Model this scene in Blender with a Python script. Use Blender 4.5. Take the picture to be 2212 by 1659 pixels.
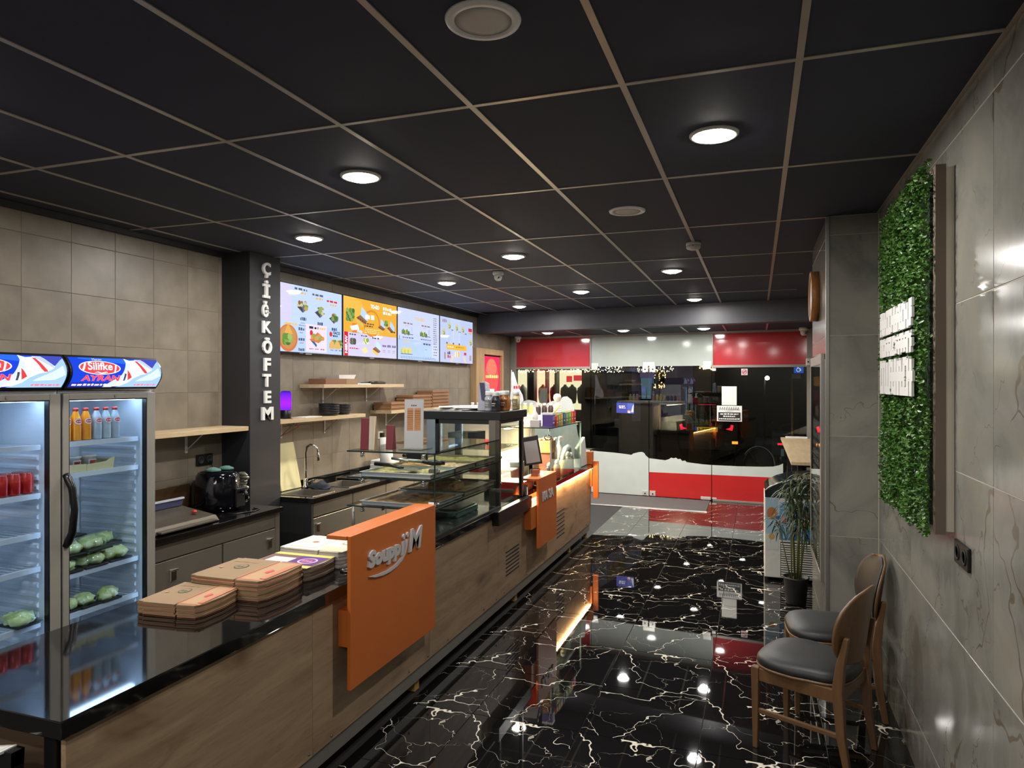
import bpy, bmesh, math, random
from mathutils import Vector, Matrix, noise

random.seed(7)
for o in list(bpy.data.objects):
    bpy.data.objects.remove(o, do_unlink=True)
scene = bpy.context.scene
COL = scene.collection

# ------------------------------------------------------------------ camera, world, exposure
cam_d = bpy.data.cameras.new('camera')
cam_d.sensor_width = 36.0
cam_d.lens = 1503.0 / 2212.0 * 36.0
cam_d.clip_start = 0.05
cam_d.clip_end = 300
cam = bpy.data.objects.new('camera', cam_d)
cam.location = (0, 0, 1.9)
cam.rotation_euler = (math.radians(90 - 0.06), 0, math.radians(19.42))
COL.objects.link(cam)
scene.camera = cam

world = bpy.data.worlds.new('night')
scene.world = world
world.use_nodes = True
world.node_tree.nodes['Background'].inputs[0].default_value = (0.010, 0.012, 0.02, 1)
world.node_tree.nodes['Background'].inputs[1].default_value = 0.35
scene.view_settings.view_transform = 'Standard'
scene.view_settings.look = 'None'
scene.view_settings.gamma = 1.0
scene.view_settings.use_curve_mapping = False
scene.view_settings.exposure = 0.93
scene.cycles.max_bounces = 6
scene.cycles.diffuse_bounces = 3
scene.cycles.glossy_bounces = 2
scene.cycles.transparent_max_bounces = 12
scene.cycles.caustics_reflective = False
scene.cycles.caustics_refractive = False
scene.cycles.adaptive_threshold = 0.09

DOWNLIGHT_W = 14.0        # every ceiling downlight
DOWNLIGHT_COL = (1.0, 0.97, 0.935)

# ------------------------------------------------------------------ colour / material helpers
def lin(c):
    return tuple(((v / 255.0) / 12.92 if v / 255.0 <= 0.04045 else ((v / 255.0 + 0.055) / 1.055) ** 2.4) for v in c)

MATS = {}
def nt(name):
    m = bpy.data.materials.new(name)
    m.use_nodes = True
    n = m.node_tree
    for x in list(n.nodes):
        n.nodes.remove(x)
    out = n.nodes.new('ShaderNodeOutputMaterial')
    return m, n, out

def N(n, t, **kw):
    x = n.nodes.new(t)
    for k, v in kw.items():
        setattr(x, k, v)
    return x

def pbr(name, col, rough=0.5, metal=0.0, spec=0.5, bump=0.0, bscale=60.0, var=0.0, coat=0.0, trans=0.0, alpha=1.0, sheen=0.0):
    """plain principled material with a light noise variation so nothing is perfectly flat"""
    if name in MATS:
        return MATS[name]
    m, n, out = nt(name)
    b = N(n, 'ShaderNodeBsdfPrincipled')
    b.inputs['Roughness'].default_value = rough
    b.inputs['Metallic'].default_value = metal
    b.inputs['Specular IOR Level'].default_value = spec
    b.inputs['Coat Weight'].default_value = coat
    b.inputs['Coat Roughness'].default_value = 0.08
    b.inputs['Transmission Weight'].default_value = trans
    b.inputs['Alpha'].default_value = alpha
    c = lin(col)
    tc = N(n, 'ShaderNodeTexCoord')
    no = N(n, 'ShaderNodeTexNoise')
    no.inputs['Scale'].default_value = 6.0
    no.inputs['Detail'].default_value = 0
    n.links.new(tc.outputs['Object'], no.inputs['Vector'])
    v = max(var, 0.05)
    mr = N(n, 'ShaderNodeMapRange')
    mr.inputs['To Min'].default_value = 1 - v
    mr.inputs['To Max'].default_value = 1 + v
    n.links.new(no.outputs['Fac'], mr.inputs['Value'])
    mx = N(n, 'ShaderNodeVectorMath', operation='SCALE')
    mx.inputs[0].default_value = c
    n.links.new(mr.outputs['Result'], mx.inputs['Scale'])
    n.links.new(mx.outputs[0], b.inputs['Base Color'])
    if bump:
        n2 = N(n, 'ShaderNodeTexNoise')
        n2.inputs['Scale'].default_value = bscale
        n2.inputs['Detail'].default_value = 3
        n.links.new(tc.outputs['Object'], n2.inputs['Vector'])
        bp = N(n, 'ShaderNodeBump')
        bp.inputs['Strength'].default_value = bump
        bp.inputs['Distance'].default_value = 0.01
        n.links.new(n2.outputs['Fac'], bp.inputs['Height'])
        n.links.new(bp.outputs[0], b.inputs['Normal'])
    n.links.new(b.outputs[0], out.inputs[0])
    MATS[name] = m
    return m

def emit(name, col, s=1.0):
    if name in MATS:
        return MATS[name]
    m, n, out = nt(name)
    e = N(n, 'ShaderNodeEmission')
    e.inputs[0].default_value = (*lin(col), 1)
    e.inputs[1].default_value = s
    n.links.new(e.outputs[0], out.inputs[0])
    if name not in ('downlight_lens', 'warm_led', 'cool_led', 'soft_led', 'case_led', 'cooler_led', 'shop_white'):
        m.cycles.emission_sampling = 'NONE'      # tiny or faint glows: found by the rays themselves
    MATS[name] = m
    return m

def glass(name, tint=(235, 245, 240), base=0.05, rough=0.0, gain=0.92):
    """clear pane: transparent plus mirror reflection rising towards grazing angles"""
    if name in MATS:
        return MATS[name]
    m, n, out = nt(name)
    t = N(n, 'ShaderNodeBsdfTransparent')
    t.inputs[0].default_value = (*lin(tint), 1)
    g = N(n, 'ShaderNodeBsdfGlossy')
    g.inputs['Roughness'].default_value = rough
    g.inputs['Color'].default_value = (0.95, 0.97, 0.96, 1)
    lw = N(n, 'ShaderNodeLayerWeight')
    lw.inputs['Blend'].default_value = 0.5
    p = N(n, 'ShaderNodeMath', operation='POWER')
    p.inputs[1].default_value = 5.0
    n.links.new(lw.outputs['Facing'], p.inputs[0])
    ma = N(n, 'ShaderNodeMath', operation='MULTIPLY_ADD')
    ma.inputs[1].default_value = gain
    ma.inputs[2].default_value = base
    n.links.new(p.outputs[0], ma.inputs[0])
    mix = N(n, 'ShaderNodeMixShader')
    n.links.new(ma.outputs[0], mix.inputs[0])
    n.links.new(t.outputs[0], mix.inputs[1])
    n.links.new(g.outputs[0], mix.inputs[2])
    n.links.new(mix.outputs[0], out.inputs[0])
    MATS[name] = m
    return m

def ramp(n, fac, stops):
    r = N(n, 'ShaderNodeValToRGB')
    e = r.color_ramp.elements
    e[0].position, e[0].color = stops[0][0], (*stops[0][1], 1)
    e[1].position, e[1].color = stops[1][0], (*stops[1][1], 1)
    for p, c in stops[2:]:
        x = e.new(p)
        x.color = (*c, 1)
    n.links.new(fac, r.inputs[0])
    return r

def tilecoord(n, steps=4.0):
    """object coordinates shifted by a per-piece random amount"""
    tc = N(n, 'ShaderNodeTexCoord')
    oi = N(n, 'ShaderNodeObjectInfo')
    mul = N(n, 'ShaderNodeMath', operation='MULTIPLY')
    mul.inputs[1].default_value = steps
    n.links.new(oi.outputs['Random'], mul.inputs[0])
    fl = N(n, 'ShaderNodeMath', operation='FLOOR')
    n.links.new(mul.outputs[0], fl.inputs[0])
    sc = N(n, 'ShaderNodeMath', operation='MULTIPLY')
    sc.inputs[1].default_value = 3.17
    n.links.new(fl.outputs[0], sc.inputs[0])
    cx = N(n, 'ShaderNodeCombineXYZ')
    for i in range(3):
        n.links.new(sc.outputs[0], cx.inputs[i])
    ad = N(n, 'ShaderNodeVectorMath', operation='ADD')
    n.links.new(tc.outputs['Object'], ad.inputs[0])
    n.links.new(cx.outputs[0], ad.inputs[1])
    return ad.outputs[0], oi

def veins(n, vec, scale, dist, width, nscale=2.5, lo=0.40):
    """thin broken lines along distorted cell borders, returns 0..1"""
    no = N(n, 'ShaderNodeTexNoise')
    no.inputs['Scale'].default_value = nscale
    no.inputs['Detail'].default_value = 4
    no.inputs['Roughness'].default_value = 0.62
    n.links.new(vec, no.inputs['Vector'])
    sb = N(n, 'ShaderNodeVectorMath', operation='SUBTRACT')
    n.links.new(no.outputs['Color'], sb.inputs[0])
    sb.inputs[1].default_value = (0.5, 0.5, 0.5)
    scl = N(n, 'ShaderNodeVectorMath', operation='SCALE')
    scl.inputs['Scale'].default_value = dist
    n.links.new(sb.outputs[0], scl.inputs[0])
    ad = N(n, 'ShaderNodeVectorMath', operation='ADD')
    n.links.new(vec, ad.inputs[0])
    n.links.new(scl.outputs[0], ad.inputs[1])
    vo = N(n, 'ShaderNodeTexVoronoi', feature='DISTANCE_TO_EDGE')
    vo.inputs['Scale'].default_value = scale
    n.links.new(ad.outputs[0], vo.inputs['Vector'])
    wn = N(n, 'ShaderNodeTexNoise')
    wn.inputs['Scale'].default_value = nscale * 1.3
    wn.inputs['Detail'].default_value = 2
    n.links.new(vec, wn.inputs['Vector'])
    wm = N(n, 'ShaderNodeMapRange')
    wm.inputs['From Min'].default_value = lo
    wm.inputs['From Max'].default_value = 0.72
    wm.inputs['To Min'].default_value = 0.0002
    wm.inputs['To Max'].default_value = width
    n.links.new(wn.outputs['Fac'], wm.inputs['Value'])
    dv = N(n, 'ShaderNodeMath', operation='DIVIDE')
    n.links.new(vo.outputs['Distance'], dv.inputs[0])
    n.links.new(wm.outputs['Result'], dv.inputs[1])
    mr = N(n, 'ShaderNodeMapRange', interpolation_type='SMOOTHSTEP')
    mr.inputs['From Min'].default_value = 0.55
    mr.inputs['From Max'].default_value = 1.25
    mr.inputs['To Min'].default_value = 1
    mr.inputs['To Max'].default_value = 0
    n.links.new(dv.outputs[0], mr.inputs['Value'])
    return mr.outputs['Result']

def math2(n, op, a, b):
    x = N(n, 'ShaderNodeMath', operation=op)
    for i, v in enumerate((a, b)):
        if isinstance(v, (int, float)):
            x.inputs[i].default_value = v
        else:
            n.links.new(v, x.inputs[i])
    return x.outputs[0]

def mixc(n, fac, a, b):
    x = N(n, 'ShaderNodeMix', data_type='RGBA')
    n.links.new(fac, x.inputs[0])
    for s, v in ((6, a), (7, b)):
        if isinstance(v, tuple):
            x.inputs[s].default_value = (*v, 1)
        else:
            n.links.new(v, x.inputs[s])
    return x.outputs[2]

def mat_floor():
    m, n, out = nt('black_marble')
    vec, oi = tilecoord(n, 3.0)
    b = N(n, 'ShaderNodeBsdfPrincipled')
    b.inputs['Roughness'].default_value = 0.022
    b.inputs['Specular IOR Level'].default_value = 0.75
    v1 = veins(n, vec, 1.85, 0.52, 0.0105, 1.8, .39)
    v2 = veins(n, vec, 3.1, 0.36, 0.006, 2.8, .43)
    v = math2(n, 'MAXIMUM', v1, math2(n, 'MULTIPLY', v2, 0.5))
    c = mixc(n, v, (0.0065, 0.006, 0.006), lin((222, 214, 196)))
    n.links.new(c, b.inputs['Base Color'])
    n.links.new(b.outputs[0], out.inputs[0])
    return m

def mat_greymarble():
    m, n, out = nt('grey_marble')
    vec, oi = tilecoord(n, 9.0)
    b = N(n, 'ShaderNodeBsdfPrincipled')
    b.inputs['Roughness'].default_value = 0.16
    b.inputs['Specular IOR Level'].default_value = 0.5
    no = N(n, 'ShaderNodeTexNoise')
    no.inputs['Scale'].default_value = 2.2
    no.inputs['Detail'].default_value = 7
    no.inputs['Roughness'].default_value = 0.6
    no.inputs['Distortion'].default_value = 0.8
    n.links.new(vec, no.inputs['Vector'])
    r = ramp(n, no.outputs['Fac'], [(0.30, lin((109, 108, 101))), (0.52, lin((133, 131, 123))), (0.75, lin((146, 142, 128)))])
    v1 = veins(n, vec, 0.8, 0.9, 0.017, 1.1, .44)
    v2 = veins(n, vec, 1.7, 0.5, 0.010, 2.4, .47)
    c = mixc(n, math2(n, 'MULTIPLY', v1, 0.65), r.outputs[0], lin((90, 74, 52)))
    c = mixc(n, math2(n, 'MULTIPLY', v2, 0.5), c, lin((86, 76, 60)))
    n.links.new(c, b.inputs['Base Color'])
    n.links.new(b.outputs[0], out.inputs[0])
    return m

def mat_beige():
    m, n, out = nt('beige_wall_tile')
    vec, oi = tilecoord(n, 40.0)
    b = N(n, 'ShaderNodeBsdfPrincipled')
    b.inputs['Roughness'].default_value = 0.42
    no = N(n, 'ShaderNodeTexNoise')
    no.inputs['Scale'].default_value = 5
    no.inputs['Detail'].default_value = 6
    n.links.new(vec, no.inputs['Vector'])
    r = ramp(n, no.outputs['Fac'], [(0.3, lin((113, 104, 90))), (0.7, lin((136, 126, 110)))])
    mr = N(n, 'ShaderNodeMapRange')
    mr.inputs['To Min'].default_value = 0.93
    mr.inputs['To Max'].default_value = 1.06
    n.links.new(oi.outputs['Random'], mr.inputs['Value'])
    sc = N(n, 'ShaderNodeVectorMath', operation='SCALE')
    n.links.new(r.outputs[0], sc.inputs[0])
    n.links.new(mr.outputs['Result'], sc.inputs['Scale'])
    n.links.new(sc.outputs[0], b.inputs['Base Color'])
    bp = N(n, 'ShaderNodeBump')
    bp.inputs['Strength'].default_value = 0.12
    bp.inputs['Distance'].default_value = 0.01
    n2 = N(n, 'ShaderNodeTexNoise')
    n2.inputs['Scale'].default_value = 9
    n2.inputs['Detail'].default_value = 4
    n.links.new(vec, n2.inputs['Vector'])
    n.links.new(n2.outputs['Fac'], bp.inputs['Height'])
    n.links.new(bp.outputs[0], b.inputs['Normal'])
    n.links.new(b.outputs[0], out.inputs[0])
    return m

def mat_wood(name, c0, c1, dark, rough=0.45, axis='Y', scale=1.0, knots=True):
    m, n, out = nt(name)
    vec, oi = tilecoord(n, 12.0)
    b = N(n, 'ShaderNodeBsdfPrincipled')
    b.inputs['Roughness'].default_value = rough
    mp = N(n, 'ShaderNodeMapping')
    s = [9 * scale, 9 * scale, 9 * scale]
    s['XYZ'.index(axis)] = 0.9 * scale
    mp.inputs['Scale'].default_value = s
    n.links.new(vec, mp.inputs['Vector'])
    no = N(n, 'ShaderNodeTexNoise')
    no.inputs['Scale'].default_value = 1.6
    no.inputs['Detail'].default_value = 8
    no.inputs['Roughness'].default_value = 0.62
    no.inputs['Distortion'].default_value = 0.7
    n.links.new(mp.outputs[0], no.inputs['Vector'])
    r = ramp(n, no.outputs['Fac'], [(0.28, lin(c0)), (0.72, lin(c1))])
    n3 = N(n, 'ShaderNodeTexNoise')
    n3.inputs['Scale'].default_value = 9
    n3.inputs['Detail'].default_value = 3
    n.links.new(mp.outputs[0], n3.inputs['Vector'])
    f3 = N(n, 'ShaderNodeMapRange')
    f3.inputs['From Min'].default_value = 0.55
    f3.inputs['From Max'].default_value = 0.8
    f3.inputs['To Max'].default_value = 0.35
    n.links.new(n3.outputs['Fac'], f3.inputs['Value'])
    c = mixc(n, f3.outputs['Result'], r.outputs[0], lin(dark))
    if knots:
        mp2 = N(n, 'ShaderNodeMapping')
        s2 = [3.2 * scale] * 3
        s2['XYZ'.index(axis)] = 1.2 * scale
        mp2.inputs['Scale'].default_value = s2
        n.links.new(vec, mp2.inputs['Vector'])
        vo = N(n, 'ShaderNodeTexNoise')
        vo.inputs['Scale'].default_value = 1.5
        vo.inputs['Detail'].default_value = 3
        vo.inputs['Distortion'].default_value = 1.2
        n.links.new(mp2.outputs[0], vo.inputs['Vector'])
        f4 = N(n, 'ShaderNodeMapRange')
        f4.inputs['From Min'].default_value = 0.57
        f4.inputs['From Max'].default_value = 0.76
        f4.inputs['To Max'].default_value = 0.8
        n.links.new(vo.outputs['Fac'], f4.inputs['Value'])
        c = mixc(n, f4.outputs['Result'], c, lin(dark))
    n.links.new(c, b.inputs['Base Color'])
    n.links.new(b.outputs[0], out.inputs[0])
    return m

def mat_steel(name, col=(150, 146, 138), rough=0.3):
    m, n, out = nt(name)
    tc = N(n, 'ShaderNodeTexCoord')
    mp = N(n, 'ShaderNodeMapping')
    mp.inputs['Scale'].default_value = (120, 1.2, 160)
    n.links.new(tc.outputs['Object'], mp.inputs['Vector'])
    no = N(n, 'ShaderNodeTexNoise')
    no.inputs['Scale'].default_value = 2
    no.inputs['Detail'].default_value = 2
    n.links.new(mp.outputs[0], no.inputs['Vector'])
    mr = N(n, 'ShaderNodeMapRange')
    mr.inputs['To Min'].default_value = rough - 0.06
    mr.inputs['To Max'].default_value = rough + 0.08
    n.links.new(no.outputs['Fac'], mr.inputs['Value'])
    b = N(n, 'ShaderNodeBsdfPrincipled')
    b.inputs['Base Color'].default_value = (*lin(col), 1)
    b.inputs['Metallic'].default_value = 0.5
    n.links.new(mr.outputs['Result'], b.inputs['Roughness'])
    n.links.new(b.outputs[0], out.inputs[0])
    return m

def mat_food(name, c0, c1, c2, scale=30):
    m, n, out = nt(name)
    tc = N(n, 'ShaderNodeTexCoord')
    no = N(n, 'ShaderNodeTexNoise')
    no.inputs['Scale'].default_value = scale
    no.inputs['Detail'].default_value = 5
    n.links.new(tc.outputs['Object'], no.inputs['Vector'])
    r = ramp(n, no.outputs['Fac'], [(0.3, lin(c0)), (0.5, lin(c1)), (0.7, lin(c2))])
    b = N(n, 'ShaderNodeBsdfPrincipled')
    b.inputs['Roughness'].default_value = 0.4
    n.links.new(r.outputs[0], b.inputs['Base Color'])
    bp = N(n, 'ShaderNodeBump')
    bp.inputs['Strength'].default_value = 0.6
    bp.inputs['Distance'].default_value = 0.01
    n.links.new(no.outputs['Fac'], bp.inputs['Height'])
    n.links.new(bp.outputs[0], b.inputs['Normal'])
    n.links.new(b.outputs[0], out.inputs[0])
    return m

def mat_leaf(name, c0, c1, rough=0.38):
    m, n, out = nt(name)
    tc = N(n, 'ShaderNodeTexCoord')
    no = N(n, 'ShaderNodeTexNoise')
    no.inputs['Scale'].default_value = 28
    no.inputs['Detail'].default_value = 2
    n.links.new(tc.outputs['Object'], no.inputs['Vector'])
    r = ramp(n, no.outputs['Fac'], [(0.32, lin(c0)), (0.68, lin(c1))])
    b = N(n, 'ShaderNodeBsdfPrincipled')
    b.inputs['Roughness'].default_value = rough
    n.links.new(r.outputs[0], b.inputs['Base Color'])
    n.links.new(b.outputs[0], out.inputs[0])
    return m

FLOOR = mat_floor()
GMARBLE = mat_greymarble()
BEIGE = mat_beige()
OAK = mat_wood('pale_oak', (132, 108, 84), (164, 140, 112), (88, 66, 46))
OAKSHELF = mat_wood('shelf_oak', (176, 152, 116), (205, 182, 146), (150, 122, 88), knots=False)
CHAIRWOOD = mat_wood('chair_wood', (88, 62, 38), (108, 78, 50), (72, 50, 30), rough=0.38, axis='Z', scale=2, knots=False)
WALLWOOD = mat_wood('frame_wood', (150, 122, 88), (176, 146, 108), (120, 92, 62), axis='Z', knots=False)
STEEL = mat_steel('brushed_steel', (122, 116, 106), .3)
STEELD = mat_steel('dull_steel', (142, 138, 132), 0.4)
CHROME = pbr('chrome', (215, 215, 215), 0.08, 1.0)
BLACKTOP = pbr('black_worktop', (15, 14, 14), 0.05, 0, 1.0)
BLACK = pbr('black_plastic', (14, 14, 15), 0.35)
BLACKM = pbr('black_matt', (20, 20, 22), 0.7)
ANTHRA = pbr('anthracite_paint', (35, 35, 39), 0.5)
CEILT = pbr('black_ceiling_tile', (58, 63, 80), 0.75, 0, 0.3, bump=0.1, bscale=250)
CEILB = pbr('ceiling_bar', (186, 178, 166), 0.34, 0.45)
SOFF = pbr('soffit_paint', (62, 62, 68), 0.5)
WHITE = pbr('white_plastic', (225, 224, 220), 0.4)
OFFW = pbr('off_white', (205, 203, 196), 0.5)
ORANGE = pbr('orange_lacquer', (190, 100, 38), 0.42)
LETTERG = pbr('letter_grey', (190, 186, 186), 0.45)
LETTERW = pbr('letter_white', (215, 214, 210), 0.5)
REDFILM = pbr('red_film', (196, 46, 46), 0.16)
REDFILMT = pbr('red_film_top', (172, 52, 58), 0.08)
WHITEFILM = pbr('white_film', (206, 214, 208), 0.22)
ALU = pbr('aluminium', (160, 158, 152), 0.35, 0.85)
ALUP = pbr('grey_profile', (142, 138, 130), 0.45, 0.2)
GLASS = glass('clear_glass', (246, 250, 248), .045)
GLASSF = glass('front_glass', (228, 234, 232), 0.05)
GLASSG = glass('greenish_glass', (241, 247, 244), 0.055)
FRIDGEIN = pbr('fridge_liner', (222, 228, 236), 0.35)
LEATHER = pbr('black_leather', (30, 30, 30), 0.48, bump=0.05, bscale=300)
SOIL = pbr('soil', (40, 28, 18), 0.95, bump=0.6)
KRAFT = pbr('kraft_board', (140, 115, 86), 0.75, var=0.08)
KRAFTD = pbr('kraft_edge', (150, 118, 84), 0.8)
PAPER = pbr('paper_white', (232, 230, 224), 0.7)
RUBBER = pbr('grey_mat', (96, 90, 88), 0.85, bump=0.5, bscale=400)
LED_WARM = emit('warm_led', (255, 190, 104), 60.0)
LED_WHITE = emit('cool_led', (196, 224, 255), 8.0)
LED_SOFT = emit('soft_led', (190, 220, 255), 6.0)
LENS = emit('downlight_lens', (255, 247, 236), 42.0)

# ------------------------------------------------------------------ mesh helpers
class B:
    """collects shapes into one mesh"""
    def __init__(s, xf=None):
        s.v, s.f, s.m, s.sm = [], [], [], []
        s.xf = xf
    def add(s, vs, fs, m=0, smooth=False):
        k = len(s.v)
        s.v += [Vector(p) for p in vs]
        for q in fs:
            s.f.append([k + i for i in q]); s.m.append(m); s.sm.append(smooth)
        return s
    def box(s, x0, x1, y0, y1, z0, z1, m=0):
        if x0 > x1: x0, x1 = x1, x0
        if y0 > y1: y0, y1 = y1, y0
        if z0 > z1: z0, z1 = z1, z0
        v = [(x0, y0, z0), (x1, y0, z0), (x1, y1, z0), (x0, y1, z0), (x0, y0, z1), (x1, y0, z1), (x1, y1, z1), (x0, y1, z1)]
        return s.add(v, [(0, 3, 2, 1), (4, 5, 6, 7), (0, 1, 5, 4), (1, 2, 6, 5), (2, 3, 7, 6), (3, 0, 4, 7)], m)
    def hexa(s, a, b, m=0):
        """a: 4 bottom points, b: 4 top points, both counter-clockwise from above"""
        return s.add(list(a) + list(b), [(0, 3, 2, 1), (4, 5, 6, 7), (0, 1, 5, 4), (1, 2, 6, 5), (2, 3, 7, 6), (3, 0, 4, 7)], m)
    def cyl(s, p0, p1, r0, r1=None, n=16, m=0, caps=True, smooth=True):
        r1 = r0 if r1 is None else r1
        p0, p1 = Vector(p0), Vector(p1)
        d = (p1 - p0).normalized()
        a = d.orthogonal().normalized(); b = d.cross(a)
        vs = []
        for p, r in ((p0, r0), (p1, r1)):
            for i in range(n):
                t = 2 * math.pi * i / n
                vs.append(p + a * (r * math.cos(t)) + b * (r * math.sin(t)))
        s.add(vs, [(i, (i + 1) % n, n + (i + 1) % n, n + i) for i in range(n)], m, smooth)
        if caps:
            s.add(vs[:n], [tuple(range(n))[::-1]], m)
            s.add(vs[n:], [tuple(range(n))], m)
        return s
    def lathe(s, c, prof, n=20, m=0, axis='Z', smooth=True, mfun=None):
        c = Vector(c)
        vs = []
        for r, h in prof:
            for i in range(n):
                t = 2 * math.pi * i / n
                p = (r * math.cos(t), r * math.sin(t), h)
                if axis == 'X': p = (p[2], p[0], p[1])
                if axis == '-X': p = (-p[2], -p[0], p[1])
                if axis == 'Y': p = (p[1], p[2], p[0])
                vs.append(c + Vector(p))
        k0 = len(s.v)
        s.v += vs
        for j in range(len(prof) - 1):
            mm = mfun(j) if mfun else m
            for i in range(n):
                s.f.append([k0 + j * n + i, k0 + j * n + (i + 1) % n, k0 + (j + 1) * n + (i + 1) % n, k0 + (j + 1) * n + i])
                s.m.append(mm); s.sm.append(smooth)
        for j, rev in ((0, True), (len(prof) - 1, False)):
            if prof[j][0] > 1e-5:
                q = [k0 + j * n + i for i in range(n)]
                s.f.append(q[::-1] if rev else q); s.m.append(mfun(min(j, len(prof) - 2)) if mfun else m); s.sm.append(False)
        return s
    def tube(s, pts, r, n=8, m=0):
        pts = [Vector(p) for p in pts]
        rr = r if isinstance(r, (list, tuple)) else [r] * len(pts)
        rings = []
        a = None
        for i, p in enumerate(pts):
            d = (pts[min(i + 1, len(pts) - 1)] - pts[max(i - 1, 0)]).normalized()
            if a is None:
                a = d.orthogonal().normalized()
            else:
                a = (a - d * a.dot(d)).normalized()
            b = d.cross(a)
            rings.append([p + a * (rr[i] * math.cos(2 * math.pi * k / n)) + b * (rr[i] * math.sin(2 * math.pi * k / n)) for k in range(n)])
        k0 = len(s.v)
        for r_ in rings: s.v += r_
        for j in range(len(pts) - 1):
            for i in range(n):
                s.f.append([k0 + j * n + i, k0 + j * n + (i + 1) % n, k0 + (j + 1) * n + (i + 1) % n, k0 + (j + 1) * n + i]); s.m.append(m); s.sm.append(True)
        s.f.append([k0 + i for i in range(n)][::-1]); s.m.append(m); s.sm.append(False)
        s.f.append([k0 + (len(pts) - 1) * n + i for i in range(n)]); s.m.append(m); s.sm.append(False)
        return s
    def prism(s, poly, o, u, v, w, m=0, smooth=False):
        """polygon in (u,v) at o, extruded along w"""
        o, u, v, w = Vector(o), Vector(u), Vector(v), Vector(w)
        k = len(poly)
        a = [o + u * p[0] + v * p[1] for p in poly]
        b = [p + w for p in a]
        s.add(a + b, [tuple(range(k))[::-1], tuple(range(k, 2 * k))], m)
        s.add(a + b, [(i, (i + 1) % k, k + (i + 1) % k, k + i) for i in range(k)], m, smooth)
        return s
    def blob(s, c, rx, ry, rz, m=0, seed=0, amp=0.15, nu=14, nv=9, flat=None):
        c = Vector(c)
        vs = []
        for j in range(nv + 1):
            ph = -math.pi / 2 + math.pi * j / nv
            for i in range(nu):
                t = 2 * math.pi * i / nu
                d = Vector((math.cos(ph) * math.cos(t), math.cos(ph) * math.sin(t), math.sin(ph)))
                k = 1 + amp * noise.noise(d * 2.3 + Vector((seed * 3.1, seed, 0)))
                p = Vector((d.x * rx * k, d.y * ry * k, d.z * rz * k))
                if flat is not None and p.z < flat: p.z = flat
                vs.append(c + p)
        s.add(vs, [(j * nu + i, j * nu + (i + 1) % nu, (j + 1) * nu + (i + 1) % nu, (j + 1) * nu + i) for j in range(nv) for i in range(nu)], m, True)
        return s
    def mesh(s, name, mats):
        me = bpy.data.meshes.new(name)
        vs = [s.xf @ p for p in s.v] if s.xf else s.v
        me.from_pydata([tuple(p) for p in vs], [], s.f)
        for mt in (mats if isinstance(mats, (list, tuple)) else [mats]):
            me.materials.append(mt)
        me.polygons.foreach_set('material_index', s.m)
        me.polygons.foreach_set('use_smooth', s.sm)
        me.update()
        return me
    def obj(s, name, mats, parent=None, bevel=0.0, seg=2, fix=True):
        me = s.mesh(name, mats)
        if fix:
            bm = bmesh.new(); bm.from_mesh(me)
            bmesh.ops.remove_doubles(bm, verts=bm.verts, dist=1e-6)
            bmesh.ops.recalc_face_normals(bm, faces=bm.faces)
            bm.to_mesh(me); bm.free()
        return link(name, me, parent, bevel, seg)

def link(name, me, parent=None, bevel=0.0, seg=2):
    o = bpy.data.objects.new(name, me)
    COL.objects.link(o)
    if parent:
        put(o, parent)
    if bevel:
        b = o.modifiers.new('bevel', 'BEVEL')
        b.width = bevel; b.segments = seg; b.limit_method = 'ANGLE'; b.angle_limit = math.radians(40)
    return o

def wm(o):
    """world matrix without waiting for the dependency graph"""
    m = Matrix.LocRotScale(o.location, o.rotation_euler, o.scale)
    if o.parent:
        m = wm(o.parent) @ o.matrix_parent_inverse @ m
    return m

def put(o, parent):
    o.parent = parent
    o.matrix_parent_inverse = wm(parent).inverted()

def thing(name, label, cat, loc=(0, 0, 0), group=None):
    o = bpy.data.objects.new(name, None)
    o.empty_display_size = 0.05
    COL.objects.link(o)
    o.location = loc
    o['label'] = label; o['category'] = cat
    if group: o['group'] = group
    return o

def tag(o, label, cat, group=None):
    o['label'] = label; o['category'] = cat
    if group: o['group'] = group
    return o

def struct(o, label=None):
    o['kind'] = 'structure'
    if label: o['label'] = label
    return o

def copy_tree(root, loc=None, rotz=None, label=None, group=None):
    r = root.copy(); COL.objects.link(r)
    if loc is not None: r.location = loc
    if rotz is not None: r.rotation_euler = (0, 0, rotz)
    if label: r['label'] = label
    if group: r['group'] = group
    for ch in list(root.children):
        c = ch.copy(); COL.objects.link(c); c.parent = r
        for g in list(ch.children):
            d = g.copy(); COL.objects.link(d); d.parent = c
    return r

ORD = ['topmost', 'second from the top', 'third from the top', 'fourth from the top', 'fifth from the top', 'sixth from the top', 'seventh from the top', 'eighth from the top', 'ninth from the top', 'tenth from the top',
       'eleventh from the top', 'twelfth from the top', 'thirteenth from the top', 'fourteenth from the top', 'lowest']
def nth(k, n):
    """k counts up from the bottom of a stack of n"""
    return 'lowest' if k == 0 else ORD[n - 1 - k]
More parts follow.
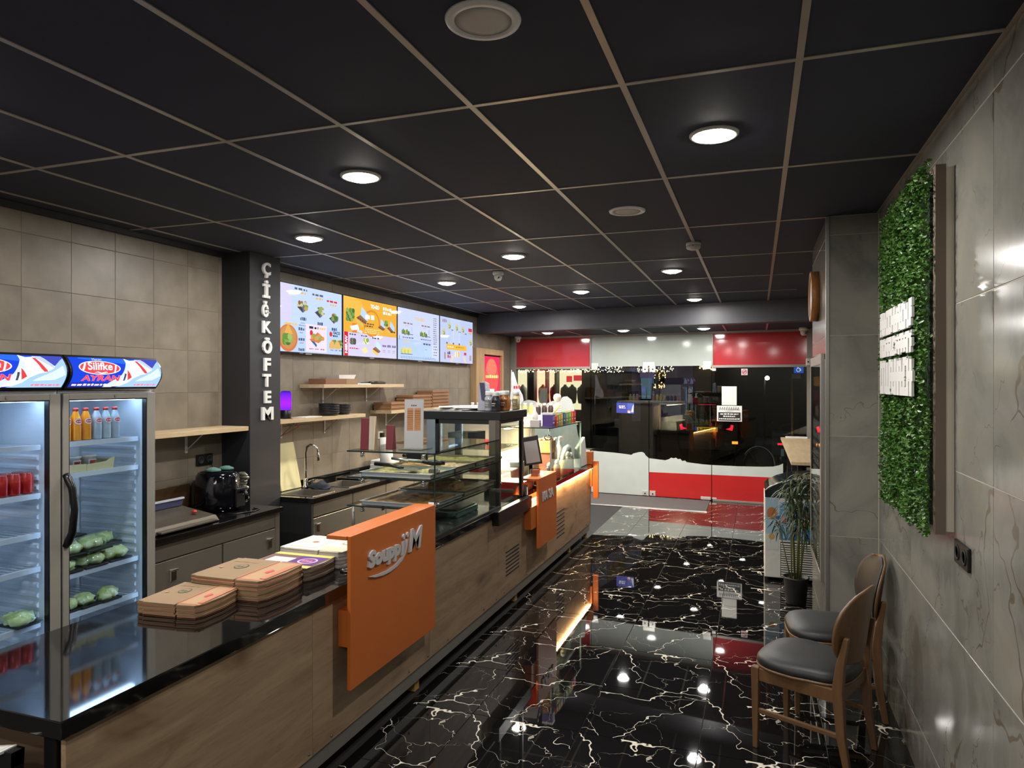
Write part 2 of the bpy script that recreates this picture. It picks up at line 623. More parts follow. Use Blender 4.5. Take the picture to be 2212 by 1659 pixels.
# text outlines ------------------------------------------------------------
_TX = {}
def text2d(s, bold=0.0, shear=0.0):
    k = (s, bold, shear)
    if k in _TX: return _TX[k]
    cu = bpy.data.curves.new('txt', 'FONT')
    cu.body = s; cu.size = 1.0; cu.offset = bold; cu.shear = shear; cu.resolution_u = 3; cu.fill_mode = 'FRONT'
    o = bpy.data.objects.new('txt', cu); COL.objects.link(o)
    bpy.context.view_layer.update()
    ev = o.evaluated_get(bpy.context.evaluated_depsgraph_get())
    me = ev.to_mesh()
    vs = [(v.co.x, v.co.y) for v in me.vertices]
    fs = [tuple(p.vertices) for p in me.polygons]
    ev.to_mesh_clear()
    bpy.data.objects.remove(o, do_unlink=True); bpy.data.curves.remove(cu)
    if not vs: vs, fs = [(0, 0), (1, 0), (1, 1)], [(0, 1, 2)]
    x0 = min(v[0] for v in vs); x1 = max(v[0] for v in vs); y0 = min(v[1] for v in vs); y1 = max(v[1] for v in vs)
    vs = [((a - x0) / (x1 - x0 or 1), (b - y0) / (y1 - y0 or 1)) for a, b in vs]
    _TX[k] = (vs, fs)
    return _TX[k]

def text_solid(bd, s, o, u, v, w, wid, hei, depth, bold=0.0, shear=0.0, m=0):
    """solid letters: box of wid x hei in axes u,v at o, extruded by depth along w"""
    vs, fs = text2d(s, bold, shear)
    o, u, v, w = Vector(o), Vector(u), Vector(v), Vector(w)
    a = [o + u * (p[0] * wid) + v * (p[1] * hei) for p in vs]
    b = [p + w * depth for p in a]
    k = len(a)
    edges = {}
    for f in fs:
        for i in range(len(f)):
            e = (f[i], f[(i + 1) % len(f)])
            edges[e] = edges.get(e, 0) + 1
    side = [(e[0], e[1], k + e[1], k + e[0]) for e in edges if (e[1], e[0]) not in edges]
    bd.add(a + b, [f[::-1] for f in fs] + [tuple(k + i for i in f) for f in fs] + side, m)

class Print:
    """flat print: coloured shapes in unit coordinates, laid on a surface in thin layers"""
    def __init__(s, fmap, emis=0.0, step=0.00025, rough=0.45):
        s.fmap, s.emis, s.step, s.rough = fmap, emis, step, rough
        s.b = B(); s.mats = []; s.idx = {}; s.h = 0.0002
    def mi(s, col):
        if col not in s.idx:
            nm = 'print_%02x%02x%02x' % tuple(col) + ('_lit%d' % int(s.emis * 100) if s.emis else '_%d' % int(s.rough * 100))
            s.mats.append(emit(nm, col, s.emis) if s.emis else pbr(nm, col, s.rough))
            s.idx[col] = len(s.mats) - 1
        return s.idx[col]
    def poly(s, pts, col, layer=True):
        if layer: s.h += s.step
        s.b.add([(p[0], p[1], s.h) for p in pts], [tuple(range(len(pts)))], s.mi(tuple(col)))
    def rect(s, a, b, c, d, col, layer=True):
        s.poly([(a, b), (c, b), (c, d), (a, d)], col, layer)
    def ell(s, cx, cy, rx, ry, col, n=20, a0=0, rot=0.0, layer=True):
        s.poly([(cx + rx * math.cos(2 * math.pi * i / n + a0) * math.cos(rot) - ry * math.sin(2 * math.pi * i / n + a0) * math.sin(rot),
                 cy + rx * math.cos(2 * math.pi * i / n + a0) * math.sin(rot) + ry * math.sin(2 * math.pi * i / n + a0) * math.cos(rot)) for i in range(n)], col, layer)
    def text(s, t, x, y, w, h, col, bold=0.0, shear=0.0):
        vs, fs = text2d(t, bold, shear)
        s.h += s.step
        s.b.add([(x + p[0] * w, y + p[1] * h, s.h) for p in vs], fs, s.mi(tuple(col)))
    def bars(s, x, y, w, h, col, k=5, seed=0):
        """illegible small lettering"""
        rnd = random.Random(seed + int(x * 1000) + int(y * 777))
        s.h += s.step
        p = x
        while p < x + w:
            q = min(x + w, p + w / k * rnd.uniform(0.4, 1.0))
            s.rect(p, y, q, y + h * rnd.uniform(0.75, 1.0), col, False)
            p = q + w / k * 0.25
    def obj(s, name, parent, sub=0, cuts=0):
        me = s.b.mesh(name, s.mats)
        if cuts:
            bm = bmesh.new(); bm.from_mesh(me)
            for k in range(1, cuts):
                bmesh.ops.bisect_plane(bm, geom=bm.verts[:] + bm.edges[:] + bm.faces[:], plane_co=(0, k / cuts, 0), plane_no=(0, 1, 0), dist=1e-6)
            bm.to_mesh(me); bm.free()
        if sub:
            bm = bmesh.new(); bm.from_mesh(me)
            bmesh.ops.triangulate(bm, faces=bm.faces)
            bmesh.ops.subdivide_edges(bm, edges=bm.edges, cuts=sub, use_grid_fill=True)
            bm.to_mesh(me); bm.free()
        for v in me.vertices:
            v.co = s.fmap(v.co.x, v.co.y, v.co.z)
        me.update()
        return link(name, me, parent)

def plane_map(o, u, v):
    o, u, v = Vector(o), Vector(u), Vector(v)
    w = u.cross(v).normalized()
    return lambda a, b, h: o + u * a + v * b + w * h

# ------------------------------------------------------------------ dimensions
WL, WR, CH = -4.25, 0.737, 2.996      # left wall, right wall, ceiling
CF, CB = -1.935, -2.69                # customer-side and staff-side edges of the counter top

# ================================================================== FLOOR
b = B(); b.box(-4.4, 1.3, -3.2, 12.2, -0.12, -0.006)
floor = struct(b.obj('floor', pbr('floor_grout', (40, 36, 34), 0.6)), 'black marble tiled floor with white veins')
def tile_mesh(w, l, t, gap, ch=0.0012, mat=None, name='tile'):
    """bevelled slab centred on its own origin, top at z=0"""
    bd = B()
    a, c = w / 2 - gap / 2, l / 2 - gap / 2
    bot = [(-a, -c, -t), (a, -c, -t), (a, c, -t), (-a, c, -t)]
    mid = [(-a, -c, -ch), (a, -c, -ch), (a, c, -ch), (-a, c, -ch)]
    top = [(-a + ch, -c + ch, 0), (a - ch, -c + ch, 0), (a - ch, c - ch, 0), (-a + ch, c - ch, 0)]
    bd.add(bot + mid + top, [(0, 3, 2, 1)] + [(i, (i + 1) % 4, 4 + (i + 1) % 4, 4 + i) for i in range(4)] + [(4 + i, 4 + (i + 1) % 4, 8 + (i + 1) % 4, 8 + i) for i in range(4)] + [(8, 9, 10, 11)])
    return bd.mesh(name, mat)
T = 0.627
_tm = {}
def get_tile(kind, w, l, t, gap, mat):
    k = (kind, round(w, 4), round(l, 4))
    if k not in _tm: _tm[k] = tile_mesh(w, l, t, gap, mat=mat)
    return _tm[k]
xs = [-1.96, -1.542, -0.915, -0.288, 0.339, 0.966, 1.25]
ys = [3.07 + T * k for k in range(-4, 15)]
for i in range(len(xs) - 1):
    for j in range(len(ys) - 1):
        x0, x1, y0, y1 = xs[i], xs[i + 1], ys[j], ys[j + 1]
        if x0 > WR - 0.05: 
            if y0 < 6.0: continue
        o = link('floor_tile', get_tile('f', x1 - x0, y1 - y0, 0.006, 0.003, FLOOR), floor)
        o.location = ((x0 + x1) / 2, (y0 + y1) / 2, 0.0)

# ================================================================== LEFT WALL
b = B(); b.box(WL - 0.2, WL - 0.002, -3.0, 12.2, 0, 3.1)
wall_left = struct(b.obj('wall_left', pbr('beige_grout', (112, 102, 88), 0.8)), 'beige square tiled wall behind the service counter')
TW = 0.3333
zrows = [0.825 + TW * k for k in range(7)] + [2.954]
ycols = [3.02 + 0.33 * k for k in range(-4, 28)]
def wall_tile(parent, x, y0, y1, z0, z1, face, kind, mat, t=0.007, gap=0.003):
    """face '+X': faces +x, '-X': faces -x, '-Y': faces -y ; here y0,y1 is the horizontal extent"""
    o = link('wall_tile', get_tile(kind, y1 - y0, z1 - z0, t, gap, mat), parent)
    if face == '+X':
        o.rotation_euler = (math.radians(90), 0, math.radians(90)); o.location = (x, (y0 + y1) / 2, (z0 + z1) / 2)
    elif face == '-X':
        o.rotation_euler = (math.radians(90), 0, math.radians(-90)); o.location = (x, (y0 + y1) / 2, (z0 + z1) / 2)
    else:
        o.rotation_euler = (math.radians(90), 0, 0); o.location = ((y0 + y1) / 2, x, (z0 + z1) / 2)
    return o
for i in range(len(ycols) - 1):
    for j in range(len(zrows) - 1):
        if ycols[i + 1] > 12.05: continue
        if zrows[j + 1] > 2.73 and ycols[i] > 10.3:
            if zrows[j] > 2.6: continue
        wall_tile(wall_left, WL, ycols[i], ycols[i + 1], zrows[j], zrows[j + 1], '+X', 'b', BEIGE)
b = B(); b.box(WL - 0.008, WL + 0.03, -3.0, 10.35, 2.956, 2.995)
struct(b.obj('trim_1', ANTHRA), 'black shadow trim where the beige wall meets the ceiling')

# ================================================================== RIGHT WALL and pillar
b = B(); b.box(WR + 0.0015, WR + 0.2, -3.0, 5.0, 0, 3.1)
wall_right = struct(b.obj('wall_right', pbr('light_grout', (176, 172, 156), 0.8)), 'polished grey marble wall on the right')
rows = [0.0, 0.25, 0.90, 1.555, 2.213, 2.87, 2.994]
cols = [-2.55, -1.24, 0.08, 1.39, 2.70, 4.01, 4.995]
for i in range(len(cols) - 1):
    for j in range(len(rows) - 1):
        wall_tile(wall_right, WR, cols[i], cols[i + 1], rows[j], rows[j + 1], '-X', 'm', GMARBLE, 0.007, 0.0035)
b = B(); b.box(0.4325, WR + 0.2, 5.0015, 6.27, 0, 3.1)
pillar = struct(b.obj('wall_pillar', pbr('light_grout', (176, 172, 156), 0.8)), 'projecting wall pier clad in grey marble')
for j in range(len(rows) - 1):
    wall_tile(pillar, 5.0, 0.445, WR - 0.003, rows[j], rows[j + 1], '-Y', 'pn', GMARBLE)
    wall_tile(pillar, 0.431, 5.02, 6.27, rows[j], rows[j + 1], '-X', 'ps', GMARBLE)
b = B(); b.box(0.424, 0.444, 4.99, 5.02, 0.0, 2.992); b.box(0.424, 0.434, 5.05, 5.075, 0, 2.06)
struct(b.obj('trim_2', ALU), 'metal corner trim on the marble pier')
b = B(); b.box(0.9, 1.1, 6.27, 11.75, 0, 3.1)
struct(b.obj('wall_niche', pbr('dark_wall', (44, 42, 42), 0.5)), 'dark side wall beside the window bar')
b = B(); b.box(WL - 0.2, WR + 0.2, -3.2, -3.0, 0, 3.1)
struct(b.obj('wall_back', pbr('rear_wall', (84, 78, 72), 0.6)), 'plain rear wall behind the photographer')

# ================================================================== CEILING
b = B(); b.box(WL - 0.2, 1.1, -3.2, 10.4, 3.012, 3.12)
ceiling = struct(b.obj('ceiling', BLACKM), 'black suspended ceiling with pale grid')
gx = [WL] + [-1.066 + 0.6 * i for i in range(-5, 4)]
gx = [g for g in gx if g < WR + 0.1] + [0.92]
gy = [2.54 + 1.24 * j for j in range(-4, 7)]
def soff_y(x): return 9.775 - 0.137 * x       # the bulkhead runs slightly askew
_ct = {}
for i in range(len(gx) - 1):
    for j in range(len(gy) - 1):
        x0, x1, y0, y1 = gx[i], min(gx[i + 1], 0.92), gy[j], gy[j + 1]
        if y0 < 5.0 and x0 > WR - 0.02: continue
        ymax = soff_y((x0 + x1) / 2) + 0.15
        if y0 > ymax: continue
        y1 = min(y1, ymax)
        k = (round(x1 - x0, 3), round(y1 - y0, 3))
        if k not in _ct:
            bd = B(); bd.box(-k[0] / 2 + .004, k[0] / 2 - .004, -k[1] / 2 + .004, k[1] / 2 - .004, 0, 0.012); _ct[k] = bd.mesh('ceiling_tile', CEILT)
        o = link('ceiling_tile', _ct[k], ceiling)
        o.location = ((x0 + x1) / 2, (y0 + y1) / 2, CH)
for x in gx[1:-1]:
    if x > 0.75: continue
    b = B(); b.box(x - 0.012, x + 0.012, -2.9, soff_y(x), CH - 0.004, CH + 0.001)
    b.obj('grid_bar', CEILB, ceiling)
for y in gy:
    if y < -2.9 or y > 9.6: continue
    b = B(); b.box(WL + 0.03, (WR if y < 5.0 else 0.43), y - 0.011, y + 0.011, CH - 0.0035, CH + 0.001)
    b.obj('grid_bar', CEILB, ceiling)

# bulkhead and lower ceiling above the shop window
b = B()
xa, xb = WL, 1.0
b.hexa([(xa, soff_y(xa), 2.705), (xb, soff_y(xb), 2.705), (xb, soff_y(xb) + 0.22, 2.705), (xa, soff_y(xa) + 0.22, 2.705)],
       [(xa, soff_y(xa), 3.02), (xb, soff_y(xb), 3.02), (xb, soff_y(xb) + 0.22, 3.02), (xa, soff_y(xa) + 0.22, 3.02)])
struct(b.obj('trim_3', SOFF, bevel=0.004), 'dark bulkhead beam across the ceiling')
b = B(); b.add([(WL, soff_y(WL) + .2, 2.735), (1.0, soff_y(1.0) + .2, 2.735), (1.0, 11.7, 2.735), (WL, 12.15, 2.735), (WL, soff_y(WL) + .2, 2.84), (1.0, soff_y(1.0) + .2, 2.84), (1.0, 11.7, 2.84), (WL, 12.15, 2.84)],
      [(0, 3, 2, 1), (4, 5, 6, 7), (0, 1, 5, 4), (1, 2, 6, 5), (2, 3, 7, 6), (3, 0, 4, 7)])
ceil2 = struct(b.obj('ceiling_entrance', CEILT), 'lower black ceiling strip over the entrance')
for x in [-3.47, -2.86, -2.26, -1.666, -1.066, -0.466, 0.134]:
    bb = B(); bb.box(x - 0.012, x + 0.012, soff_y(x) + 0.2, 11.6 - 0.093 * x, 2.729, 2.736)
    bb.obj('grid_bar', CEILB, ceil2)

# dark column with upright letters
b = B(); b.box(WL - 0.05, -3.96, 4.71, 5.10, 0, 2.995)
column = struct(b.obj('wall_column', ANTHRA, bevel=0.003), 'anthracite column with upright white letters')
for ch, (yc, z1, z0, w) in {'\u00c7': (4.90, 2.93, 2.797, .10), '\u0130': (4.90, 2.777, 2.626, .082), '\u011e': (4.90, 2.60, 2.463, .105), 'K': (4.905, 2.43, 2.327, .11), '\u00d6': (4.91, 2.291, 2.152, .115),
                             'F': (4.91, 2.116, 2.006, .08), 'T': (4.905, 1.98, 1.87, .095), 'E': (4.915, 1.836, 1.73, .08), 'M': (4.912, 1.697, 1.587, .145)}.items():
    b = B()
    text_solid(b, ch, (-3.958, yc - w / 2, z0), (0, 1, 0), (0, 0, 1), (1, 0, 0), w, z1 - z0, 0.018, bold=0.035)
    o = b.obj('letter', LETTERW, column)
    o['label'] = 'white block letter'

# ================================================================== SHOP FRONT (slightly askew)
ang = math.atan(-0.093)
SF = Matrix.Translation((0, 11.629, 0)) @ Matrix.Rotation(ang, 4, 'Z')
def sfbox(u0, u1, v0, v1, z0, z1, m=0, bd=None):
    bd = bd or B(SF); bd.box(u0, u1, v0, v1, z0, z1, m); return bd
def sfmap(u0, z0, w, h, v=-0.012):
    """print plane on the room side of the shop front, seen from inside left to right"""
    return lambda a, c, d: SF @ Vector((u0 + a * w, v - d, z0 + c * h))
# frame
b = B(SF)
b.box(-4.30, -4.16, -0.05, 0.05, 0, 2.76); b.box(0.72, 0.80, -0.05, 0.05, 0, 2.76)
b.box(-4.2, 0.76, -0.04, 0.04, 2.70, 2.78)
b.box(-4.2, -2.74, -0.04, 0.04, 2.15, 2.19); b.box(-0.68, 0.75, -0.04, 0.04, 2.15, 2.19)
b.box(-4.2, -2.74, -0.04, 0.04, 0.0, 0.05); b.box(-0.68, 0.75, -0.04, 0.04, 0.0, 0.03)
b.box(-2.755, -2.735, -0.03, 0.03, 2.18, 2.72); b.box(-0.69, -0.672, -0.03, 0.03, 2.18, 2.72)
struct(b.obj('trim_4', ALUP, bevel=0.003), 'grey metal frame of the shop front')
# left window
w1 = struct(sfbox(-4.16, -2.75, -0.006, 0.006, 0.05, 2.15).obj('window_1', GLASSF), 'fixed glass pane left of the entrance')
sfbox(-4.16, -2.755, -0.012, 0.012, 2.19, 2.70).obj('transom_panel', REDFILMT, w1)
def film(parent, name, poly, mat, v0=-0.0105, t=0.003):
    bd = B(SF); bd.prism(poly, (0, v0, 0), (1, 0, 0), (0, 0, 1), (0, t, 0)); return bd.obj(name, mat, parent)
film(w1, 'film', [(-4.16, 0.05), (-2.755, 0.05), (-2.755, .74), (-2.90, .76), (-2.98, 1.0), (-3.06, 1.50), (-3.10, 1.61), (-3.18, 1.67), (-3.26, 1.66), (-3.32, 1.60), (-3.46, 1.585), (-3.56, 1.54), (-3.62, 1.46), (-3.70, 1.52), (-3.80, 1.58), (-3.92, 1.60), (-4.04, 1.57), (-4.10, 1.50), (-4.16, 1.44)], WHITEFILM)
# glass doors
d1 = struct(sfbox(-2.735, -1.727, -0.006, 0.006, 0.012, 2.17).obj('door_1', GLASSF), 'left glass door leaf with white film')
film(d1, 'film', [(-2.735, 0.012), (-1.727, 0.012), (-1.727, 0.645), (-1.78, 0.69), (-1.80, 0.725), (-1.84, 0.742), (-1.90, 0.735), (-1.99, 0.71), (-2.02, 0.685), (-2.18, 0.70), (-2.35, 0.712), (-2.60, 0.722), (-2.735, 0.73)], WHITEFILM)
d2 = struct(sfbox(-1.717, -0.703, -0.006, 0.006, 0.012, 2.17).obj('door_2', GLASSF), 'right glass door leaf with red and white film')
film(d2, 'film', [(-1.717, 0.41), (-0.703, 0.42), (-0.703, 0.578), (-0.84, 0.583), (-1.05, 0.60), (-1.10, 0.607), (-1.12, 0.63), (-1.17, 0.622), (-1.20, 0.655), (-1.24, 0.648), (-1.27, 0.672), (-1.31, 0.66), (-1.35, 0.668), (-1.39, 0.64), (-1.45, 0.62), (-1.717, 0.642)], WHITEFILM)
film(d2, 'film', [(-1.717, 0.012), (-0.703, 0.012), (-0.703, 0.42), (-1.717, 0.41)], REDFILM)
w2 = struct(sfbox(-0.695, 0.72, -0.006, 0.006, 0.03, 2.15).obj('window_2', GLASSF), 'fixed glass pane right of the entrance')
sfbox(-0.67, 0.72, -0.012, 0.012, 2.19, 2.70).obj('transom_panel', REDFILMT, w2)
film(w2, 'film', [(-0.692, 0.42), (0.38, 0.43), (0.38, 0.655), (0.34, 0.63), (0.24, 0.60), (0.06, 0.588), (-0.29, 0.578), (-0.692, 0.578)], WHITEFILM)
film(w2, 'film', [(-0.692, 0.03), (0.38, 0.03), (0.38, 0.43), (-0.692, 0.42)], REDFILM)
w3 = struct(sfbox(-2.735, -0.69, -0.012, 0.012, 2.185, 2.70).obj('window_3', pbr('white_back_glass', (166, 174, 167), .07)), 'white backed glass panel above the doors')
# patch fittings
FIT = pbr('fitting_metal', (214, 212, 204), 0.35, 0.3)
for par, pieces in ((d1, [(-2.73, -2.62, 2.13, 2.19), (-1.83, -1.735, 2.09, 2.19), (-1.83, -1.75, 0.015, 0.095)]),
                    (d2, [(-1.712, -1.61, 2.09, 2.19), (-0.84, -0.71, 2.13, 2.19), (-1.705, -1.61, 0.015, 0.10), (-0.87, -0.71, 0.012, 0.06)]),
                    (w3, [(-2.73, -2.60, 2.19, 2.25), (-1.82, -1.62, 2.19, 2.255), (-0.83, -0.70, 2.19, 2.255)]),
                    (w2, [(-0.69, -0.63, 2.10, 2.15), (-0.69, -0.62, 0.03, 0.055)])):
    for (u0, u1, z0, z1) in pieces:
        sfbox(u0, u1, -0.022, 0.022, z0, z1).obj('patch_fitting', FIT, par, bevel=0.003)
for u in (-1.785, -1.655):
    for par, z in ((d1 if u < -1.72 else d2, 0.05), (d1 if u < -1.72 else d2, 2.135)):
        bb = B(SF); bb.cyl((u, -0.03, z), (u, -0.022, z), 0.012); bb.obj('lock', BLACK, par)

# notices on the glass
def notice(name, label, cat, u0, z0, w, h, bg, draw, rot=0.0):
    e = thing(name, label, cat, SF @ Vector((u0 + w / 2, -0.01, z0)))
    bd = B(SF @ Matrix.Translation((u0, -0.0125, z0)) @ Matrix.Rotation(rot, 4, 'Y')); bd.box(0, w, 0, 0.004, 0, h); bd.obj('sheet', bg, e)
    p = Print(lambda a, c, d: SF @ Matrix.Translation((u0, -0.0125, z0)) @ Matrix.Rotation(rot, 4, 'Y') @ Vector((a * w, -d, c * h)))
    draw(p)
    p.obj('print', e)
    return e
def dr_plain(p):
    p.rect(0.02, 0.02, 0.98, 0.98, (226, 224, 212))
notice('notice_sheet', 'blank white sheet taped to the right window above a printed notice', 'notice', -0.54, 1.55, 0.23, 0.30, PAPER, dr_plain)
def dr_not(p):
    K = (24, 24, 26); W = (222, 222, 216)
    p.rect(0.02, 0.02, 0.98, 0.98, W)
    for k in range(9):
        x = 0.10 + k * 0.09
        p.poly([(x, 0.74), (x + 0.02, 0.73), (x + 0.055, 0.90 if k % 3 else 0.95), (x + 0.03, 0.91)], K)
        p.ell(x + 0.045, 0.79, 0.03, 0.05, K, 10); p.ell(x + 0.045, 0.79, 0.018, 0.034, W, 10)
    p.poly([(0.25, 0.69), (0.5, 0.655), (0.72, 0.70), (0.5, 0.675)], K)
    p.rect(0.06, 0.07, 0.94, 0.58, K)
    p.bars(0.14, 0.43, 0.72, 0.09, W, 6, 1); p.bars(0.26, 0.28, 0.48, 0.09, W, 6, 2); p.bars(0.09, 0.12, 0.82, 0.09, W, 10, 3)
notice('notice_sheet', 'white notice with black text block stuck on the right window', 'notice', -0.615, 1.29, 0.385, 0.25, PAPER, dr_not)
def dr_blue(p):
    p.rect(0.0, 0.0, 1, 1, (58, 66, 158))
    p.rect(0.62, 0.0, 1, 1, (76, 92, 176)); p.bars(0.14, 0.62, 0.34, 0.13, (230, 232, 240), 3, 5); p.bars(0.16, 0.46, 0.36, 0.12, (230, 232, 240), 3, 6)
    p.poly([(0.84, 0.12), (0.98, 0.12), (0.98, 0.9), (0.92, 0.75)], (214, 210, 214)); p.ell(0.72, 0.2, 0.09, 0.13, (214, 120, 96), 10); p.rect(0.66, 0.05, 0.80, 0.2, (232, 226, 220))
notice('advert_sheet', 'blue advert sheet with white lettering on the left glass door', 'poster', -2.285, 1.395, 0.305, 0.175, pbr('blue_paper', (60, 68, 160), 0.5), dr_blue, 0.03)
def dr_ns(p):
    p.rect(0.04, 0.04, 0.96, 0.96, (214, 190, 196)); p.ell(0.5, 0.5, 0.4, 0.4, (170, 40, 50)); p.ell(0.5, 0.5, 0.3, 0.3, (214, 190, 196))
    p.rect(0.25, 0.44, 0.75, 0.54, (40, 36, 40)); p.poly([(0.2, 0.26), (0.28, 0.2), (0.8, 0.74), (0.72, 0.8)], (170, 40, 50))
notice('no_smoking_sticker', 'small square no smoking sticker high on the right window', 'sticker', -0.24, 2.03, 0.095, 0.10, PAPER, dr_ns)

# entrance mat
b = B()
pts = [(-2.75, 11.80), (-0.72, 11.61), (-0.71, 10.63), (-2.9, 10.76)]
b.prism(pts[::-1], (0, 0, 0.001), (1, 0, 0), (0, 1, 0), (0, 0, 0.011))
mat_o = thing('entrance_mat', 'grey ribbed entrance mat with metal edge in front of the glass doors', 'mat', (-1.7, 11.2, 0))
b.obj('mat_body', RUBBER, mat_o)
b = B(); b.hexa([(-2.9, 10.735, 0.001), (-0.70, 10.60, 0.001), (-0.70, 10.635, 0.001), (-2.9, 10.765, 0.001)], [(-2.9, 10.74, 0.012), (-0.70, 10.61, 0.012), (-0.70, 10.632, 0.014), (-2.9, 10.765, 0.014)])
b.obj('edge_strip', ALU, mat_o)

# ================================================================== CEILING FITTINGS
def downlight(x, y, z, label):
    t = thing('downlight', label, 'ceiling light', (x, y, z), 'round ceiling downlights')
    bd = B(); bd.lathe((x, y, z), [(0.082, -0.004), (0.088, -0.011), (0.100, -0.012), (0.106, -0.006), (0.107, 0.002)], 28)
    bd.obj('trim_ring', WHITE, t)
    bd = B(); bd.lathe((x, y, z), [(0.0, -0.030), (0.045, -0.027), (0.070, -0.018), (0.084, -0.006)], 16)
    bd.obj('lens', LENS, t)
    l = bpy.data.lights.new('lamp', 'AREA'); l.shape = 'DISK'; l.size = 0.12; l.energy = DOWNLIGHT_W; l.color = DOWNLIGHT_COL
    o = bpy.data.objects.new('lamp', l); COL.objects.link(o); o.location = (x, y, z - 0.032)
    put(o, t)
    return t
ZC = CH - 0.0005
downlight(-1.975, 3.20, ZC, 'lit round downlight above the counter worktop, larger one left of the middle')
downlight(-0.18, 3.18, ZC, 'lit round downlight nearest the marble wall, largest lit one in view')
downlight(-3.18, 4.43, ZC, 'lit round downlight just in front of the lettered dark column')
downlight(-1.975, 5.64, ZC, 'lit round downlight over the tall food cabinet')
downlight(-3.18, 6.89, ZC, 'lit round downlight in front of the yellow menu screen')
downlight(-1.975, 8.08, ZC, 'lit round downlight over the second glass case')
downlight(-0.78, 6.88, ZC, 'lit round downlight just below the smoke detector in the picture')
downlight(-0.77, 9.31, ZC, 'lit round downlight close to the bulkhead on the right')
downlight(-3.18, 9.34, ZC, 'lit round downlight close to the bulkhead on the left')
downlight(-3.24, 10.95, 2.7345, 'left of three downlights in the low entrance ceiling')
downlight(-1.98, 10.86, 2.7345, 'middle of three downlights in the low entrance ceiling')
downlight(-0.76, 10.86, 2.7345, 'right of three downlights in the low entrance ceiling')
for x, y in ((-3.18, 1.95), (-1.975, -1.7), (-0.18, -1.7), (-3.18, -0.5), (-0.78, -0.5), (-3.18, -2.4), (-0.78, -2.4)):  # unseen; ceiling pattern continued out of view, rearmost ones added as fill
    downlight(x, y, ZC, 'unseen round downlight behind the photographer')

GRILLE = pbr('speaker_grille', (243, 238, 232), 0.7, bump=0.3, bscale=600)
def speaker(x, y, label):
    t = thing('ceiling_speaker', label, 'speaker', (x, y, ZC), 'round ceiling speakers')
    bd = B(); bd.lathe((x, y, ZC), [(0.086, -0.003), (0.088, -0.009), (0.112, -0.008), (0.116, 0.001)], 36); bd.obj('rim', pbr('bright_white', (251, 251, 251), .4), t)
    bd = B(); bd.lathe((x, y, ZC), [(0.0, -0.0085), (0.05, -0.008), (0.0865, -0.0055)], 36); bd.obj('grille', GRILLE, t)
speaker(-0.78, 1.95, 'large round cream ceiling speaker at the top edge of the picture')
speaker(-0.78, 4.41, 'unlit round cream ceiling speaker in the middle of the ceiling')

t = thing('smoke_detector', 'white round smoke detector on the ceiling grid', 'smoke detector', (-0.47, 5.59, ZC))
b = B(); b.lathe((-0.47, 5.59, ZC), [(0.056, 0.001), (0.058, -0.014), (0.058, -0.018), (0.05, -0.020)], 24); b.obj('base', WHITE, t)
b = B(); b.lathe((-0.47, 5.59, ZC), [(0.0, -0.056), (0.03, -0.055), (0.05, -0.047), (0.055, -0.036), (0.055, -0.022), (0.044, -0.019)], 24); b.obj('cover', OFFW, t)
b = B(); b.box(-0.475, -0.465, 5.534, 5.54, ZC - 0.033, ZC - 0.029); b.obj('indicator', BLACK, t)

def domecam(x, y, z, s, label):
    t = thing('security_camera', label, 'camera', (x, y, z), 'dome cameras')
    bd = B(); bd.lathe((x, y, z), [(0.052 * s, 0.001), (0.055 * s, -0.02 * s), (0.05 * s, -0.032 * s), (0.03 * s, -0.034 * s)], 22); bd.obj('base', WHITE, t)
    bd = B(); bd.lathe((x, y, z), [(0.0, -0.092 * s), (0.022 * s, -0.088 * s), (0.036 * s, -0.072 * s), (0.041 * s, -0.05 * s), (0.04 * s, -0.03 * s)], 22); bd.obj('dome', OFFW, t)
    bd = B(); bd.lathe((x + 0.012 * s, y - 0.036 * s, z - 0.06 * s), [(0.013 * s, 0), (0.013 * s, 0.008 * s), (0.0, 0.010 * s)], 14, axis='Y'); bd.obj('lens', BLACK, t)
domecam(-2.40, 6.40, ZC, 1.0, 'white dome camera on the main ceiling')
domecam(-4.02, 11.72, 2.732, 1.15, 'white dome camera in front of the left red panel')
domecam(0.66, 11.25, 2.732, 1.35, 'white dome camera in the corner above the right red panel')

